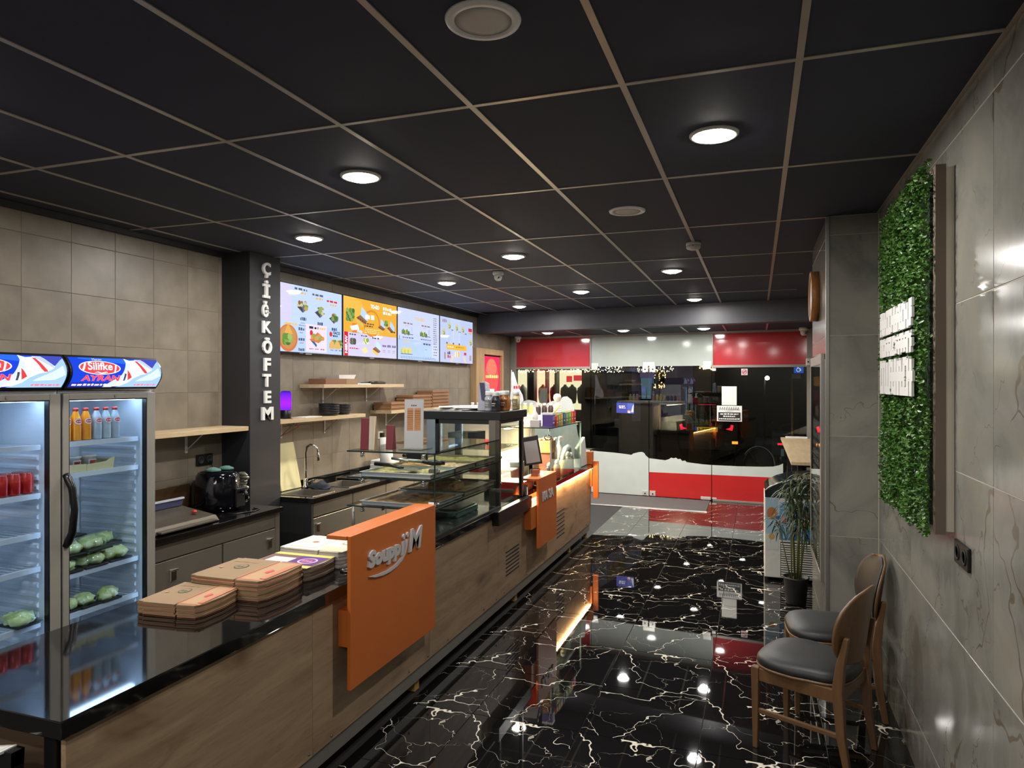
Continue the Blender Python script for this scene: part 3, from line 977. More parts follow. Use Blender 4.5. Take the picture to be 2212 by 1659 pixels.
# ================================================================== FRIDGES
def build_fridge(y0, y1, label, grp):
    xb, xf = WL + 0.012, -3.64
    ym = (y0 + y1) / 2
    t = thing('display_fridge', label, 'fridge', ((xb + xf) / 2, ym, 0), grp)
    b = B()
    b.box(xb, xf, y0, y0 + 0.035, 0.08, 1.86); b.box(xb, xf, y1 - 0.035, y1, 0.08, 1.86)
    b.box(xb, xf, y0 + .035, y1 - .035, 0.08, 0.30); b.box(xb, xf, y0 + .035, y1 - .035, 1.815, 1.86)
    b.box(xb, xb + 0.03, y0 + .035, y1 - .035, 0.30, 1.815)
    b.box(xb + .05, xf - .02, y0 + .03, y1 - .03, 0.0, 0.08)
    b.obj('cabinet', [FRIDGEIN], t)
    # ribbed inner side liners
    b = B()
    for k in range(27):
        z = 0.34 + k * 0.054
        if z > 1.50: break
        for yy, s in ((y0 + 0.035, 1), (y1 - 0.035, -1)):
            b.hexa([(xb + .05, yy, z), (xf - .09, yy, z), (xf - .09, yy + s * .012, z + .008), (xb + .05, yy + s * .012, z + .008)][::s],
                   [(xb + .05, yy, z + .032), (xf - .09, yy, z + .032), (xf - .09, yy + s * .012, z + .022), (xb + .05, yy + s * .012, z + .022)][::s])
    b.obj('ribbed_liner', FRIDGEIN, t)
    # lamps inside
    b = B(); b.box(xf - 0.10, xf - 0.06, y0 + .07, y1 - .07, 1.798, 1.812); b.obj('light_tube', LED_WHITE, t)
    for yy, s in ((y1 - 0.046, -1), (y0 + 0.046, 1)):
        b = B(); b.box(xf - 0.010, xf - 0.002, yy - s * .008 - .003, yy - s * .008 + .003, 0.34, 1.78); b.obj('light_tube', LED_SOFT, t)
    # door
    d0, d1 = y0 + 0.005, y1 - 0.005
    b = B()
    b.box(xf, xf + .038, d0, d0 + .035, 0.16, 1.842); b.box(xf, xf + .038, d1 - .062, d1, 0.16, 1.842)
    b.box(xf, xf + .038, d0 + .035, d1 - .062, 1.808, 1.842); b.box(xf, xf + .038, d0 + .035, d1 - .062, 0.16, 0.21)
    door = b.obj('door', ALUP, t, bevel=0.003)
    b = B(); b.box(xf + .014, xf + .022, d0 + .035, d1 - .062, 0.21, 1.808); b.obj('pane', glass('fridge_glass', (240, 246, 250), 0.035), door)
    b = B()
    b.box(xf + .002, xf + .036, d0 + .035, d0 + .039, 0.21, 1.808); b.box(xf + .002, xf + .036, d1 - .067, d1 - .062, 0.21, 1.808); b.box(xf + .002, xf + .036, d0 + .039, d1 - .067, 1.803, 1.808)
    b.obj('gasket', BLACK, door)
    hx = xf + .038
    b = B(); b.tube([(hx - .004, d0 + .016, 1.395), (hx + .012, d0 + .018, 1.375), (hx + .034, d0 + .026, 1.32), (hx + .044, d0 + .032, 1.20), (hx + .034, d0 + .026, 1.075), (hx + .012, d0 + .018, 1.02), (hx - .004, d0 + .016, 1.0)], [.018, .021, .020, .019, .020, .021, .018], 10)
    b.obj('handle', pbr('deep_black', (5, 5, 6), .3), door)
    b = B(); b.cyl((hx - .001, ym + 0.02, 1.826), (hx + .004, ym + 0.02, 1.826), 0.009, n=14); b.obj('lock', STEELD, door)
    # header light box with curved front
    hb, hf, bul = WL + 0.03, -3.60, 0.055
    prof = [(hb, 1.866), (hf, 1.866)] + [(hf + bul * math.sin(math.pi * k / 10), 1.866 + 0.192 * k / 10) for k in range(1, 10)] + [(hf, 2.058), (hb, 2.058)]
    b = B(); b.prism(prof, (0, y0 + .004, 0), (1, 0, 0), (0, 0, 1), (0, y1 - y0 - .008, 0)); hdr = b.obj('header_box', BLACK, t)
    H0, H1 = y0 + 0.016, y1 - 0.016
    def hmap(a, c, h):
        z = 1.878 + c * 0.168
        k = (z - 1.866) / 0.192
        return Vector((hf + bul * math.sin(math.pi * k) + 0.0015 + h, H0 + a * (H1 - H0), z))
    p = Print(hmap, emis=0.8, step=0.0003)
    BL = (26, 62, 196)
    p.rect(0, 0, 1, 1, BL); p.poly([(0.1, 0.95), (0.62, 0.8), (0.62, 1), (0.1, 1)], (40, 96, 220)); p.rect(0, 0, 0.5, 0.16, (34, 44, 150))
    # foamy white glass and pale splash
    p.poly([(0.60, 1), (0.66, 0.94), (0.80, 0.98), (0.90, 0.72), (0.86, 0.3), (0.62, 0.05), (0.36, 0.0), (0.42, 0.18), (0.52, 0.42), (0.585, 0.62), (0.60, 0.86)], (226, 228, 232))
    p.poly([(0.60, 0.86), (0.52, 0.42), (0.42, 0.18), (0.36, 0), (0.46, 0), (0.58, 0.40), (0.64, 0.8)], (198, 208, 214))
    p.poly([(0.72, 0.98), (0.80, 0.98), (0.88, 0.74), (0.885, 0.6)], (176, 186, 214))
    p.poly([(1, 1), (0.80, 1), (0.89, 0.68), (1, 0.94)], (60, 70, 168))
    p.poly([(1, 0.94), (0.96, 0.86), (0.90, 0.70), (0.88, 0.60), (0.80, 0.47), (0.74, 0.43), (0.66, 0.30), (0.62, 0.16), (0.54, 0.03), (0.50, 0), (1, 0)], (150, 184, 226))
    p.poly([(0.97, 0.7), (0.88, 0.52), (0.74, 0.30), (0.70, 0.2), (0.9, 0.24), (0.99, 0.4)], (196, 216, 240))
    p.poly([(0.715, 0.93), (0.745, 0.92), (0.80, 0.62), (0.825, 0.5), (0.79, 0.49), (0.765, 0.58)], (206, 62, 66))
    p.poly([(0.585, 0.60), (0.605, 0.52), (0.64, 0.34), (0.60, 0.24), (0.585, 0.42)], (206, 58, 60))
    p.bars(0.55, 0.22, 0.025, 0.30, (60, 66, 90), 1, 9)
    # oval badge and names
    p.ell(0.285, 0.66, 0.225, 0.235, (240, 226, 232), 32); p.ell(0.285, 0.66, 0.212, 0.21, (220, 66, 72), 32)
    p.poly([(0.09, 0.60), (0.105, 0.54), (0.15, 0.80), (0.135, 0.82)], (246, 224, 228)); p.poly([(0.425, 0.50), (0.44, 0.48), (0.475, 0.76), (0.46, 0.80)], (246, 224, 228))
    p.text('Silifke', 0.15, 0.58, 0.27, 0.27, (250, 246, 248), bold=0.02, shear=0.25)
    p.poly([(0.21, 0.49), (0.25, 0.53), (0.29, 0.49), (0.34, 0.53), (0.36, 0.50), (0.33, 0.48), (0.29, 0.455), (0.25, 0.495)], (250, 246, 248))
    p.text('Mersin', 0.235, 0.915, 0.10, 0.06, (230, 236, 250))
    p.text('AYRAN', 0.09, 0.21, 0.41, 0.20, (236, 118, 140), bold=0.05); p.text('AYRAN', 0.095, 0.215, 0.40, 0.19, (232, 66, 84), bold=0.01)
    p.bars(0.02, 0.05, 0.38, 0.07, (226, 230, 248), 8, 4); p.bars(0.70, 0.05, 0.26, 0.06, (232, 120, 132), 6, 3)
    p.obj('advert_print', hdr, cuts=16)
    # shelves
    return t, xb, xf
def shelf(t, xb, xf, y0, y1, z):
    b = B()
    b.box(xf - 0.075, xf - 0.055, y0 + .05, y1 - .05, z - .028, z)
    for k in range(14):
        yy = y0 + .055 + k * (y1 - y0 - .11) / 13
        b.cyl((xb + .035, yy, z - .004), (xf - .07, yy, z - .004), 0.0025, n=6)
    b.box(xb + .035, xb + .045, y0 + .05, y1 - .05, z - .008, z)
    return b.obj('wire_shelf', pbr('shelf_white', (196, 202, 210), 0.4), t)
FR = (2.785, 3.415); FL = (2.15, 2.78)
fr, xb, xf = build_fridge(*FR, 'right glass door drinks fridge with blue lit header, beside the steel cabinets', 'glass door display fridges')
fl, _, _ = build_fridge(*FL, 'left glass door drinks fridge with blue lit header, cut by the picture edge', 'glass door display fridges')
for z in (1.565, 1.385, 0.81, 0.58): shelf(fr, xb, xf, *FR, z)
for z in (1.565, 1.30, 1.085, 0.90, 0.595): shelf(fl, xb, xf, *FL, z)

# drinks and produce in the fridges
LIQO = pbr('orange_drink', (240, 150, 20), 0.12); LIQC = pbr('clear_drink', (176, 190, 200), 0.06, 0, 0.6)
CAPR = pbr('red_cap', (196, 50, 44), 0.4)
def soda_bottle(x, y, z, liq, label, grp):
    t = thing('soda_bottle', label, 'bottle', (x, y, z), grp)
    b = B(); b.lathe((x, y, z), [(0.0, 0.001), (0.026, 0.001), (0.029, 0.008), (0.029, 0.085), (0.027, 0.10), (0.0285, 0.118), (0.024, 0.140), (0.014, 0.165), (0.0125, 0.178)], 16); b.obj('glass_body', liq, t)
    b = B(); b.lathe((x, y, z), [(0.0145, 0.172), (0.0155, 0.186), (0.012, 0.190), (0.0, 0.190)], 14); b.obj('cap', CAPR, t)
    p = Print(lambda a, c, h: Vector((x + 0.0296 * math.cos((a - .5) * 1.7) + h, y + 0.0296 * math.sin((a - .5) * 1.7), z + 0.095 + c * 0.036)))
    p.ell(0.5, 0.5, 0.5, 0.5, (232, 222, 216)); p.ell(0.5, 0.5, 0.40, 0.30, (216, 70, 80)); p.bars(0.2, 0.42, 0.6, 0.16, (245, 240, 240), 4)
    p.obj('label', t, sub=1)
for k in range(3): soda_bottle(-3.735 - 0.004 * k, (2.905, 2.972, 3.04)[k], 1.566, LIQO, ('left', 'middle', 'right')[k] + ' bottle of orange soda with red cap in the fridge', 'orange soda bottles')
for k in range(3): soda_bottle(-3.74, 3.108 + 0.063 * k, 1.566, LIQC, ('left', 'middle', 'right')[k] + ' bottle of clear soda with red cap in the fridge', 'clear soda bottles')
soda_bottle(-3.82, 2.945, 1.566, pbr('dark_soda', (70, 20, 20), 0.15), 'dark red soda bottle behind the orange ones in the right fridge', None)
t = thing('carton_tray', 'open cardboard tray holding dessert cups in the right fridge', 'box', (-3.78, 3.02, 1.386))
b = B(); b.box(-3.92, -3.715, 2.83, 3.20, 1.386, 1.389); b.obj('base', KRAFT, t)
CARD = pbr('tray_card', (196, 186, 142), 0.7)
b = B(); b.prism([(2.83, 1.386), (3.02, 1.386), (3.02, 1.428), (2.83, 1.432)], (-3.715, 0, 0), (0, 1, 0), (0, 0, 1), (0.003, 0, 0)); b.prism([(3.022, 1.386), (3.20, 1.386), (3.21, 1.452), (3.18, 1.447), (3.15, 1.43), (3.022, 1.424)], (-3.715, 0, 0), (0, 1, 0), (0, 0, 1), (0.003, 0, 0))
b.box(-3.92, -3.715, 3.197, 3.20, 1.386, 1.44); b.box(-3.92, -3.917, 2.83, 3.20, 1.386, 1.43); b.obj('side_walls', CARD, t)
for k, y in enumerate((2.89, 2.985, 3.085)):
    t = thing('dessert_cup', ('left', 'middle', 'right')[k] + ' white dessert cup with red print in the cardboard tray', 'cup', (-3.78, y, 1.39), 'cups in the cardboard tray')
    b = B(); b.lathe((-3.78, y, 1.39), [(0.0, 0.0), (0.03, 0.0), (0.042, 0.072), (0.046, 0.074)], 18); b.obj('cup_body', WHITE, t)
    b = B(); b.lathe((-3.78, y, 1.39), [(0.046, 0.0745), (0.046, 0.079), (0.0, 0.080)], 18); b.obj('lid', OFFW, t)
    p = Print(lambda a, c, h: Vector((-3.78 + (0.036 + 0.010 * c) * math.cos((a - .5) * 1.6) + 0.0012 + h, y + (0.036 + 0.010 * c) * math.sin((a - .5) * 1.6), 1.405 + c * 0.05)))
    p.rect(0.1, 0.1, 0.9, 0.9, (210, 206, 204)); p.rect(0.2, 0.2, 0.8, 0.75, (150, 52, 50)); p.obj('print', t, sub=1)
LET1 = mat_food('lettuce', (166, 190, 108), (200, 214, 148), (230, 236, 196), 22)
WRAP = glass('cling_film', (252, 254, 252), 0.06, 0.1, 0.6)
TRAYB = pbr('black_tray', (26, 28, 30), 0.35)
def lettuce(x, y, z, s, label, grp, seed):
    t = thing('lettuce_pack', label, 'lettuce', (x, y, z), grp)
    b = B(); b.box(x - .075 * s, x + .075 * s, y - .068 * s, y + .068 * s, z, z + .012); b.obj('tray', TRAYB, t, bevel=0.004)
    b = B(); rnd = random.Random(seed)
    for k in range(6):
        b.blob((x + rnd.uniform(-.03, .03) * s, y + rnd.uniform(-.035, .035) * s, z + .034 + rnd.uniform(-.004, .012)), .046 * s, .044 * s, .032, 0, seed + k, 0.55, 12, 8)
    b.obj('leaves', LET1, t)
    b = B(); b.blob((x, y, z + .038), .078 * s, .072 * s, .050, 0, seed, 0.12, 16, 10, flat=-0.03); b.obj('film_wrap', WRAP, t)
lp = [(-3.77, 2.91, .812, 1.1), (-3.77, 3.075, .812, 1.1), (-3.78, 3.245, .812, 1.15), (-3.79, 2.95, .90, 1.1), (-3.78, 3.10, .905, 1.2), (-3.87, 3.25, .90, 1.15), (-3.90, 3.05, .98, 1.0)]
for k, (x, y, z, s) in enumerate(lp):
    lettuce(x, y, z, s, 'film wrapped lettuce pack in the right fridge heap, ' + ('bottom left', 'bottom middle', 'bottom right', 'second layer left', 'second layer middle', 'second layer right', 'topmost')[k], 'lettuce packs heaped in the right fridge', k + 3)
for k, (x, y) in enumerate([(-3.78, 2.92), (-3.77, 3.05), (-3.76, 3.18)]):
    lettuce(x, y, .582, 0.95, ('left', 'middle', 'right')[k] + ' lettuce pack on the lowest visible shelf of the right fridge', 'lettuce packs low in the right fridge', k + 20)
lettuce(-3.75, 2.66, .598, 1.05, 'single lettuce pack low in the left fridge', None, 31)
def can(x, y, z, h, r, col, label, grp, band=None):
    t = thing('drink_can', label, 'can', (x, y, z), grp)
    b = B(); b.lathe((x, y, z), [(0.0, .001), (r * .8, .001), (r, .012), (r, h - .015), (r * .86, h - .004), (r * .86, h)], 18); b.obj('can_body', col, t)
    b = B(); b.lathe((x, y, z), [(r * .86, h - .001), (r * .87, h + .001), (r * .8, h - .002), (0, h - .002)], 18); b.obj('can_lid', ALU, t)
REDCAN = pbr('red_can', (190, 34, 40), 0.25, 0.3); BLUECAN = pbr('blue_can', (36, 44, 120), 0.25, 0.3)
for k in range(6):
    can(-3.735 - .07 * (k // 3), 2.545 + .068 * (k % 3), 1.301, .115, .032, REDCAN, 'red drink can, %s of the %s row in the left fridge' % (('left', 'middle', 'right')[k % 3], ('front', 'back')[k // 3]), 'red cans in the left fridge')
can(-3.735, 2.495, 1.566, .135, .027, BLUECAN, 'tall blue drink can on the top shelf of the left fridge', None)

# ================================================================== STEEL BACK COUNTER
def black_handle(par, x, y, z):
    b = B(); b.prism([(-.025, -.04), (.025, -.04), (.025, .04), (-.025, .04)], (x, y, z), (0, 1, 0), (0, 0, 1), (.006, 0, 0)); b.box(x + .006, x + .02, y - .027, y + .027, z + .028, z + .04)
    return b.obj('handle', CHROME, par, bevel=0.003)
t = thing('steel_cabinet', 'stainless steel cupboard unit between the fridge and the dark column', 'cabinet', (-3.93, 4.06, 0))
b = B(); b.box(-4.24, -3.67, 3.43, 4.69, 0.10, 0.858); b.obj('body', STEELD, t)
b = B(); b.box(-3.67, -3.652, 3.44, 4.68, 0.742, 0.852); b.obj('front_rail', STEEL, t, bevel=0.003)
for y0, y1, hy in ((3.44, 4.045, 3.60), (4.06, 4.63, 4.565)):
    b = B(); b.box(-3.67, -3.648, y0, y1, 0.14, 0.735); d = b.obj('door', STEEL, t, bevel=0.003)
    black_handle(d, -3.648, hy, 0.63)
b = B(); b.box(-3.67, -3.65, 4.635, 4.69, 0.10, 0.852); b.obj('corner_post', STEEL, t)
b = B(); b.box(-4.2, -3.72, 3.46, 4.66, 0.0, 0.10); b.obj('plinth', BLACKM, t)
p = Print(plane_map((-3.652, 4.46, 0.785), (0, .11, 0), (0, 0, .018))); p.bars(0, 0, 1, 1, (96, 94, 90), 6); p.obj('maker_plate', t)
b = B(); b.box(-4.245, -3.62, 3.42, 4.70, 0.86, 0.90)
tag(b.obj('worktop', BLACKTOP, bevel=0.004), 'black stone worktop over the steel cupboard beside the fridge', 'worktop')

t = thing('sink_cabinet', 'steel sink cupboard with black side panel right of the dark column', 'cabinet', (-3.93, 6.4, 0))
b = B(); b.box(-4.24, -3.665, 5.135, 8.3, 0.10, 0.70); b.obj('body', STEELD, t)
b = B(); b.box(-4.24, -3.645, 5.11, 5.135, 0.0, 0.858); b.obj('side_panel', BLACKM, t)
ya = 5.14
for k in range(5):
    y0 = ya + k * 0.63; y1 = y0 + 0.62
    b = B(); b.box(-3.665, -3.645, y0, y1, 0.12, 0.72); d = b.obj('door', STEEL, t, bevel=0.003)
    black_handle(d, -3.645, y0 + (0.06 if k % 2 == 0 else 0.56), 0.63)
    b = B(); b.box(-3.665, -3.645, y0, y1, 0.73, 0.852); b.obj('rail_panel', STEEL, t, bevel=0.003)
b = B(); b.box(-4.2, -3.72, 5.14, 8.3, 0.0, 0.10); b.obj('plinth', BLACKM, t)
# worktop with two sink openings
t = thing('sink_worktop', 'black worktop with two sunken steel basins under the menu screens', 'worktop', (-3.93, 6.6, 0.9))
b = B()
S1 = (5.20, 5.52); S2 = (5.78, 6.16); SX = (-4.02, -3.70)
for (y0, y1) in ((5.105, S1[0]), (S1[1], S2[0]), (S2[1], 8.32)): b.box(-4.245, -3.62, y0, y1, 0.86, 0.90)
for (y0, y1) in (S1, S2):
    b.box(-4.245, SX[0], y0, y1, 0.86, 0.90); b.box(SX[1], -3.62, y0, y1, 0.86, 0.90)
b.box(-4.245, -4.225, 5.105, 8.32, 0.90, 0.95)
b.obj('slab', BLACKTOP, t)
for (y0, y1) in (S1, S2):
    b = B(); e = .012
    b.box(SX[0] - e, SX[1] + e, y0 - e, y0, .898, .905); b.box(SX[0] - e, SX[1] + e, y1, y1 + e, .898, .905); b.box(SX[0] - e, SX[0], y0, y1, .898, .905); b.box(SX[1], SX[1] + e, y0, y1, .898, .905)
    b.box(SX[0], SX[0] + .004, y0, y1, .74, .90); b.box(SX[1] - .004, SX[1], y0, y1, .74, .90); b.box(SX[0], SX[1], y0, y0 + .004, .74, .90); b.box(SX[0], SX[1], y1 - .004, y1, .74, .90)
    b.box(SX[0], SX[1], y0, y1, .735, .742); b.cyl(((SX[0] + SX[1]) / 2, (y0 + y1) / 2, .742), ((SX[0] + SX[1]) / 2, (y0 + y1) / 2, .748), .03)
    b.obj('basin', STEEL, t)
# tap
t = thing('kitchen_tap', 'tall chrome sink tap with curved spout', 'tap', (-4.06, 5.60, .90))
b = B(); b.lathe((-4.06, 5.60, .90), [(.026, 0), (.026, .02), (.019, .03), (.019, .09), (.012, .10)], 18); b.obj('base', CHROME, t)
b = B(); b.tube([(-4.06, 5.60, .98), (-4.06, 5.60, 1.24), (-4.05, 5.605, 1.29), (-4.02, 5.62, 1.315), (-3.98, 5.635, 1.305), (-3.96, 5.645, 1.27), (-3.955, 5.647, 1.22)], .011, 10); b.obj('spout', CHROME, t)
b = B(); b.tube([(-4.045, 5.60, .955), (-4.0, 5.61, .975), (-3.965, 5.62, .985)], .008, 8); b.obj('lever', CHROME, t)
b = B(); b.lathe((-3.955, 5.647, 1.16), [(.012, 0), (.017, .01), (.016, .06), (.011, .075)], 14); b.obj('nozzle', CHROME, t)
# chopping board leaning on the wall
b = B(); b.hexa([(-4.145, 5.33, .902), (-4.125, 5.33, .902), (-4.125, 5.63, .902), (-4.145, 5.63, .902)], [(-4.235, 5.325, 1.335), (-4.215, 5.325, 1.335), (-4.215, 5.625, 1.335), (-4.235, 5.625, 1.335)])
tag(b.obj('chopping_board', pbr('board_cream', (214, 204, 152), 0.55), bevel=0.006), 'cream chopping board leaning on the wall by the sink', 'chopping board')
# cloths and dishes by the sink
CLOTH = pbr('dark_cloth', (40, 46, 56), 0.9, bump=0.6)
b = B(); b.blob((-3.93, 5.655, .905), .10, .085, .055, 0, 4, .5, 16, 10, flat=-.004); tag(b.obj('dish_cloth', CLOTH), 'crumpled dark dish cloth beside the tap', 'cloth')
t = thing('cutlery_tray', 'dark drip tray with a few utensils on the sink worktop', 'tray', (-4.0, 6.45, .90))
b = B(); b.box(-4.15, -3.88, 6.25, 6.75, .901, .912); b.obj('tray', BLACK, t, bevel=.004)
b = B(); b.tube([(-4.05, 6.30, .918), (-4.0, 6.5, .922), (-3.98, 6.66, .918)], .007, 6); b.tube([(-3.97, 6.32, .918), (-3.95, 6.6, .918)], .007, 6); b.obj('utensils', ALU, t)
for k in range(3):
    b = B(); b.box(-4.16, -3.93, 6.92 + .012 * k, 7.20 + .008 * k, .901 + .042 * k, .940 + .042 * k)
    tag(b.obj('foam_box', WHITE, bevel=.008), 'white foam food box by the sink, %s of three' % nth(k, 3), 'box', 'foam boxes by the sink')

# contact grill, fryer, wall bits
t = thing('contact_grill', 'steel contact grill with a lifted blue-edged lid on the worktop beside the fridge', 'grill', (-3.85, 3.75, .90))
GRILLM = mat_steel('grill_steel', (96, 88, 76), .34)
b = B(); b.hexa([(-4.02, 3.46, .905), (-3.68, 3.46, .905), (-3.68, 4.06, .905), (-4.02, 4.06, .905)], [(-4.02, 3.48, 1.0), (-3.70, 3.48, .95), (-3.70, 4.04, .95), (-4.02, 4.04, 1.0)]); b.obj('body', GRILLM, t, bevel=.006)
b = B(); b.box(-3.73, -3.645, 3.50, 4.0, .915, .93); b.obj('drip_tray', GRILLM, t, bevel=.004)
b = B(); b.hexa([(-4.07, 3.47, 1.0), (-4.0, 3.47, 1.0), (-4.0, 4.03, 1.0), (-4.07, 4.03, 1.0)], [(-4.05, 3.47, 1.045), (-3.99, 3.47, 1.052), (-3.99, 4.03, 1.052), (-4.05, 4.03, 1.045)]); b.obj('lid', pbr('grill_blue', (92, 100, 140), .3, .5), t, bevel=.004)
b = B(); b.box(-4.0, -3.978, 3.47, 4.03, 1.052, 1.064); b.obj('lid_edge', pbr('bright_edge', (214, 218, 232), .25, .3), t)
for y in (3.55, 3.93):
    b = B(); b.lathe((-3.79, y, .975), [(.016, 0), (.016, .012), (.012, .018), (0, .019)], 14); b.obj('knob', pbr('red_knob', (206, 40, 44), .4), t)
for y in (3.5, 4.02):
    for x in (-3.99, -3.72):
        b = B(); b.cyl((x, y, .90), (x, y, .91), .012, n=10); b.obj('foot', BLACK, t)
b = B(); b.box(-4.241, -4.225, 3.45, 4.34, .93, 1.11)
tag(b.obj('splash_panel', pbr('brown_steel', (112, 84, 60), .35, .6), bevel=.003), 'brownish metal splash panel on the wall behind the grill', 'panel')
t = thing('air_fryer', 'big glossy black air fryer on the worktop next to the dark column', 'fryer', (-3.98, 4.45, .90))
FRY = pbr('gloss_black', (9, 10, 16), 0.1, 0, .6)
b = B()
prof = [(.148, .002), (.165, .012), (.172, .06), (.170, .18), (.160, .27), (.145, .30), (.12, .308), (0, .31)]
b.lathe((-4.02, 4.41, .90), prof, 28); b.obj('body', FRY, t)
b = B(); b.box(-3.85, -3.828, 4.40, 4.50, .93, 1.08); b.obj('basket_front', BLACK, t, bevel=.006)
b = B(); b.tube([(-3.83, 4.45, 1.05), (-3.79, 4.45, 1.055), (-3.775, 4.45, 1.03), (-3.775, 4.45, .985)], .014, 8); b.obj('handle', FRY, t)
b = B(); b.cyl((-3.832, 4.48, 1.13), (-3.828, 4.48, 1.13), .008, n=10); b.cyl((-3.83, 4.48, 1.02), (-3.826, 4.48, 1.02), .008, n=10); b.obj('indicator', CHROME, t)
b = B(); b.tube([(-3.80, 4.28, .903), (-3.74, 4.32, .904), (-3.70, 4.42, .904), (-3.72, 4.53, .904), (-3.79, 4.55, .905)], .004, 6); b.tube([(-3.78, 4.30, .906), (-3.72, 4.36, .906), (-3.69, 4.45, .906), (-3.76, 4.50, .906)], .004, 6); b.obj('cable', BLACK, t)
for dy, dx in ((-.06, 0), (.07, .01)):
    b = B(); b.blob((-4.0 + dx, 4.40 + dy, 1.222), .06, .05, .022, 0, dy * 99, .2, 14, 8, flat=-.01)
    tag(b.obj('scouring_pad', pbr('pad_green', (84, 122, 112), .9)), ('left' if dy < 0 else 'right') + ' green scouring pad lying on the air fryer', 'pad', 'pads on the air fryer')
b = B()
for k in range(9): b.blob((-3.95 + .01 * math.sin(k * 2), 4.615, .95 + .026 * k), .05, .014, .022, 0, k, .5, 10, 6)
tag(b.obj('foil_roll_bag', pbr('crinkled_foil', (170, 166, 150), .25, .6)), 'crumpled clear bag standing between the fryer and the column', 'bag')
t = thing('wall_socket', 'black double wall socket above the air fryer', 'socket', (WL, 4.5, 1.28))
b = B(); b.box(WL, WL + .018, 4.42, 4.59, 1.235, 1.325); b.obj('plate', BLACK, t, bevel=.005)
for y in (4.46, 4.55):
    b = B(); b.lathe((WL + .018, y, 1.28), [(.032, 0), (.032, .004), (.024, .004), (.022, .001), (0, .001)], 16, axis='X'); b.obj('outlet', BLACKM, t)
b = B(); b.tube([(WL + .022, 4.55, 1.27), (WL + .05, 4.56, 1.2), (WL + .04, 4.50, 1.02), (WL + .07, 4.45, .92)], .004, 6); b.obj('cable', BLACK, t)

# ================================================================== WALL SHELVES
def bracket(par, y, z, h=.16):
    b = B(); b.box(WL, WL + .006, y - .012, y + .012, z - h, z); b.box(WL, WL + .2, y - .012, y + .012, z - .006, z)
    b.tube([(WL + .004, y, z - h + .02), (WL + .17, y, z - .005)], .005, 6)
    return b.obj('bracket', WHITE, par)
def wallshelf(y0, y1, z, label, br, h=.16):
    t = thing('wall_shelf', label, 'shelf', (WL, (y0 + y1) / 2, z), 'pale wooden wall shelves')
    b = B(); b.box(WL + .001, -3.965, y0, y1, z - .036, z); b.obj('board', OAKSHELF, t, bevel=.002)
    for y in br: bracket(t, y, z - .036, h)
wallshelf(3.43, 4.70, 1.545, 'empty pale wooden shelf between fridge and dark column', (3.75, 4.32))
wallshelf(5.11, 6.52, 1.575, 'pale wooden shelf carrying the purple lamp', (5.48, 6.18))
wallshelf(5.76, 7.38, 1.89, 'short upper wooden shelf with a brown box and knives', (6.15, 7.0))
wallshelf(7.08, 8.75, 1.585, 'wooden shelf carrying stacks of brown takeaway boxes', (7.45, 8.3))
# things on the shelves
t = thing('lava_lamp', 'glowing purple jar lamp on the wall shelf', 'lamp', (-4.08, 5.33, 1.575))
b = B(); b.lathe((-4.08, 5.33, 1.575), [(.048, 0), (.050, .01), (.050, .075), (.046, .08)], 20); b.obj('base', BLACK, t)
def mat_purple():
    m, n, out = nt('purple_glow')
    tc = N(n, 'ShaderNodeTexCoord'); sx = N(n, 'ShaderNodeSeparateXYZ'); n.links.new(tc.outputs['Generated'], sx.inputs[0])
    r = ramp(n, sx.outputs[2], [(0.0, (.10, .01, .45)), (0.35, (.22, .01, 1.0)), (0.75, (.10, .01, .6)), (1.0, (.02, .005, .12))])
    e = N(n, 'ShaderNodeEmission'); n.links.new(r.outputs[0], e.inputs[0]); e.inputs[1].default_value = 1.3
    n.links.new(e.outputs[0], out.inputs[0]); return m
b = B(); b.lathe((-4.08, 5.33, 1.575), [(.044, .08), (.050, .10), (.050, .22), (.044, .245), (.03, .255), (0, .257)], 20); b.obj('glowing_jar', mat_purple(), t)
b = B(); b.tube([(-4.03, 5.33, 1.582), (-3.99, 5.30, 1.578), (-3.972, 5.32, 1.57), (-3.962, 5.36, 1.50), (-4.1, 5.30, 1.42), (-4.2, 5.18, 1.33)], .003, 6); b.obj('cable', pbr('red_cable', (150, 50, 34), .5), t)
b = B(); b.box(-4.14, -4.0, 5.52, 5.78, 1.576, 1.58); tag(b.obj('paper_sheet', PAPER), 'white sheet lying on the shelf beside the purple lamp', 'paper')
t = thing('salt_shaker', 'small pale shaker against the dark column', 'shaker', (-4.08, 5.17, 1.575))
b = B(); b.lathe((-4.08, 5.17, 1.575), [(.022, 0), (.022, .01), (.016, .03), (.013, .08), (0, .085)], 14); b.obj('shaker_body', OFFW, t)
BOWL = pbr('black_bowl', (34, 34, 38), .35)
for cx, cy, r, n_, zz, lab in ((-4.07, 6.0, .105, 6, 1.576, 'black plastic bowl in the larger stack on the lamp shelf'), (-4.09, 6.28, .08, 5, 1.576, 'black plastic bowl in the smaller stack on the lamp shelf')):
    for k in range(n_):
        b = B(); z = zz + .017 * k; b.lathe((cx, cy, z), [(0, .004), (r * .75, .004), (r * .97, .036), (r, .037), (r, .033), (r * .78, 0), (0, 0)], 20)
        tag(b.obj('bowl', BOWL), lab.replace('bowl in', 'bowl, %s in' % nth(k, n_)), 'bowl', lab.replace('bowl in', 'bowls in'))
b = B(); b.box(-4.2, -4.0, 5.84, 6.42, 1.891, 1.945); t = thing('brown_box', 'flat brown box on the short upper shelf', 'box', (-4.1, 6.1, 1.89)); b.obj('box_body', pbr('brown_card', (128, 88, 62), .7), t, bevel=.003)
b = B(); b.box(-3.999, -3.998, 6.20, 6.42, 1.893, 1.943); b.obj('pale_panel', KRAFT, t)
t = thing('paper_tray', 'white paper tray lying on the brown box', 'tray', (-4.1, 6.25, 1.946))
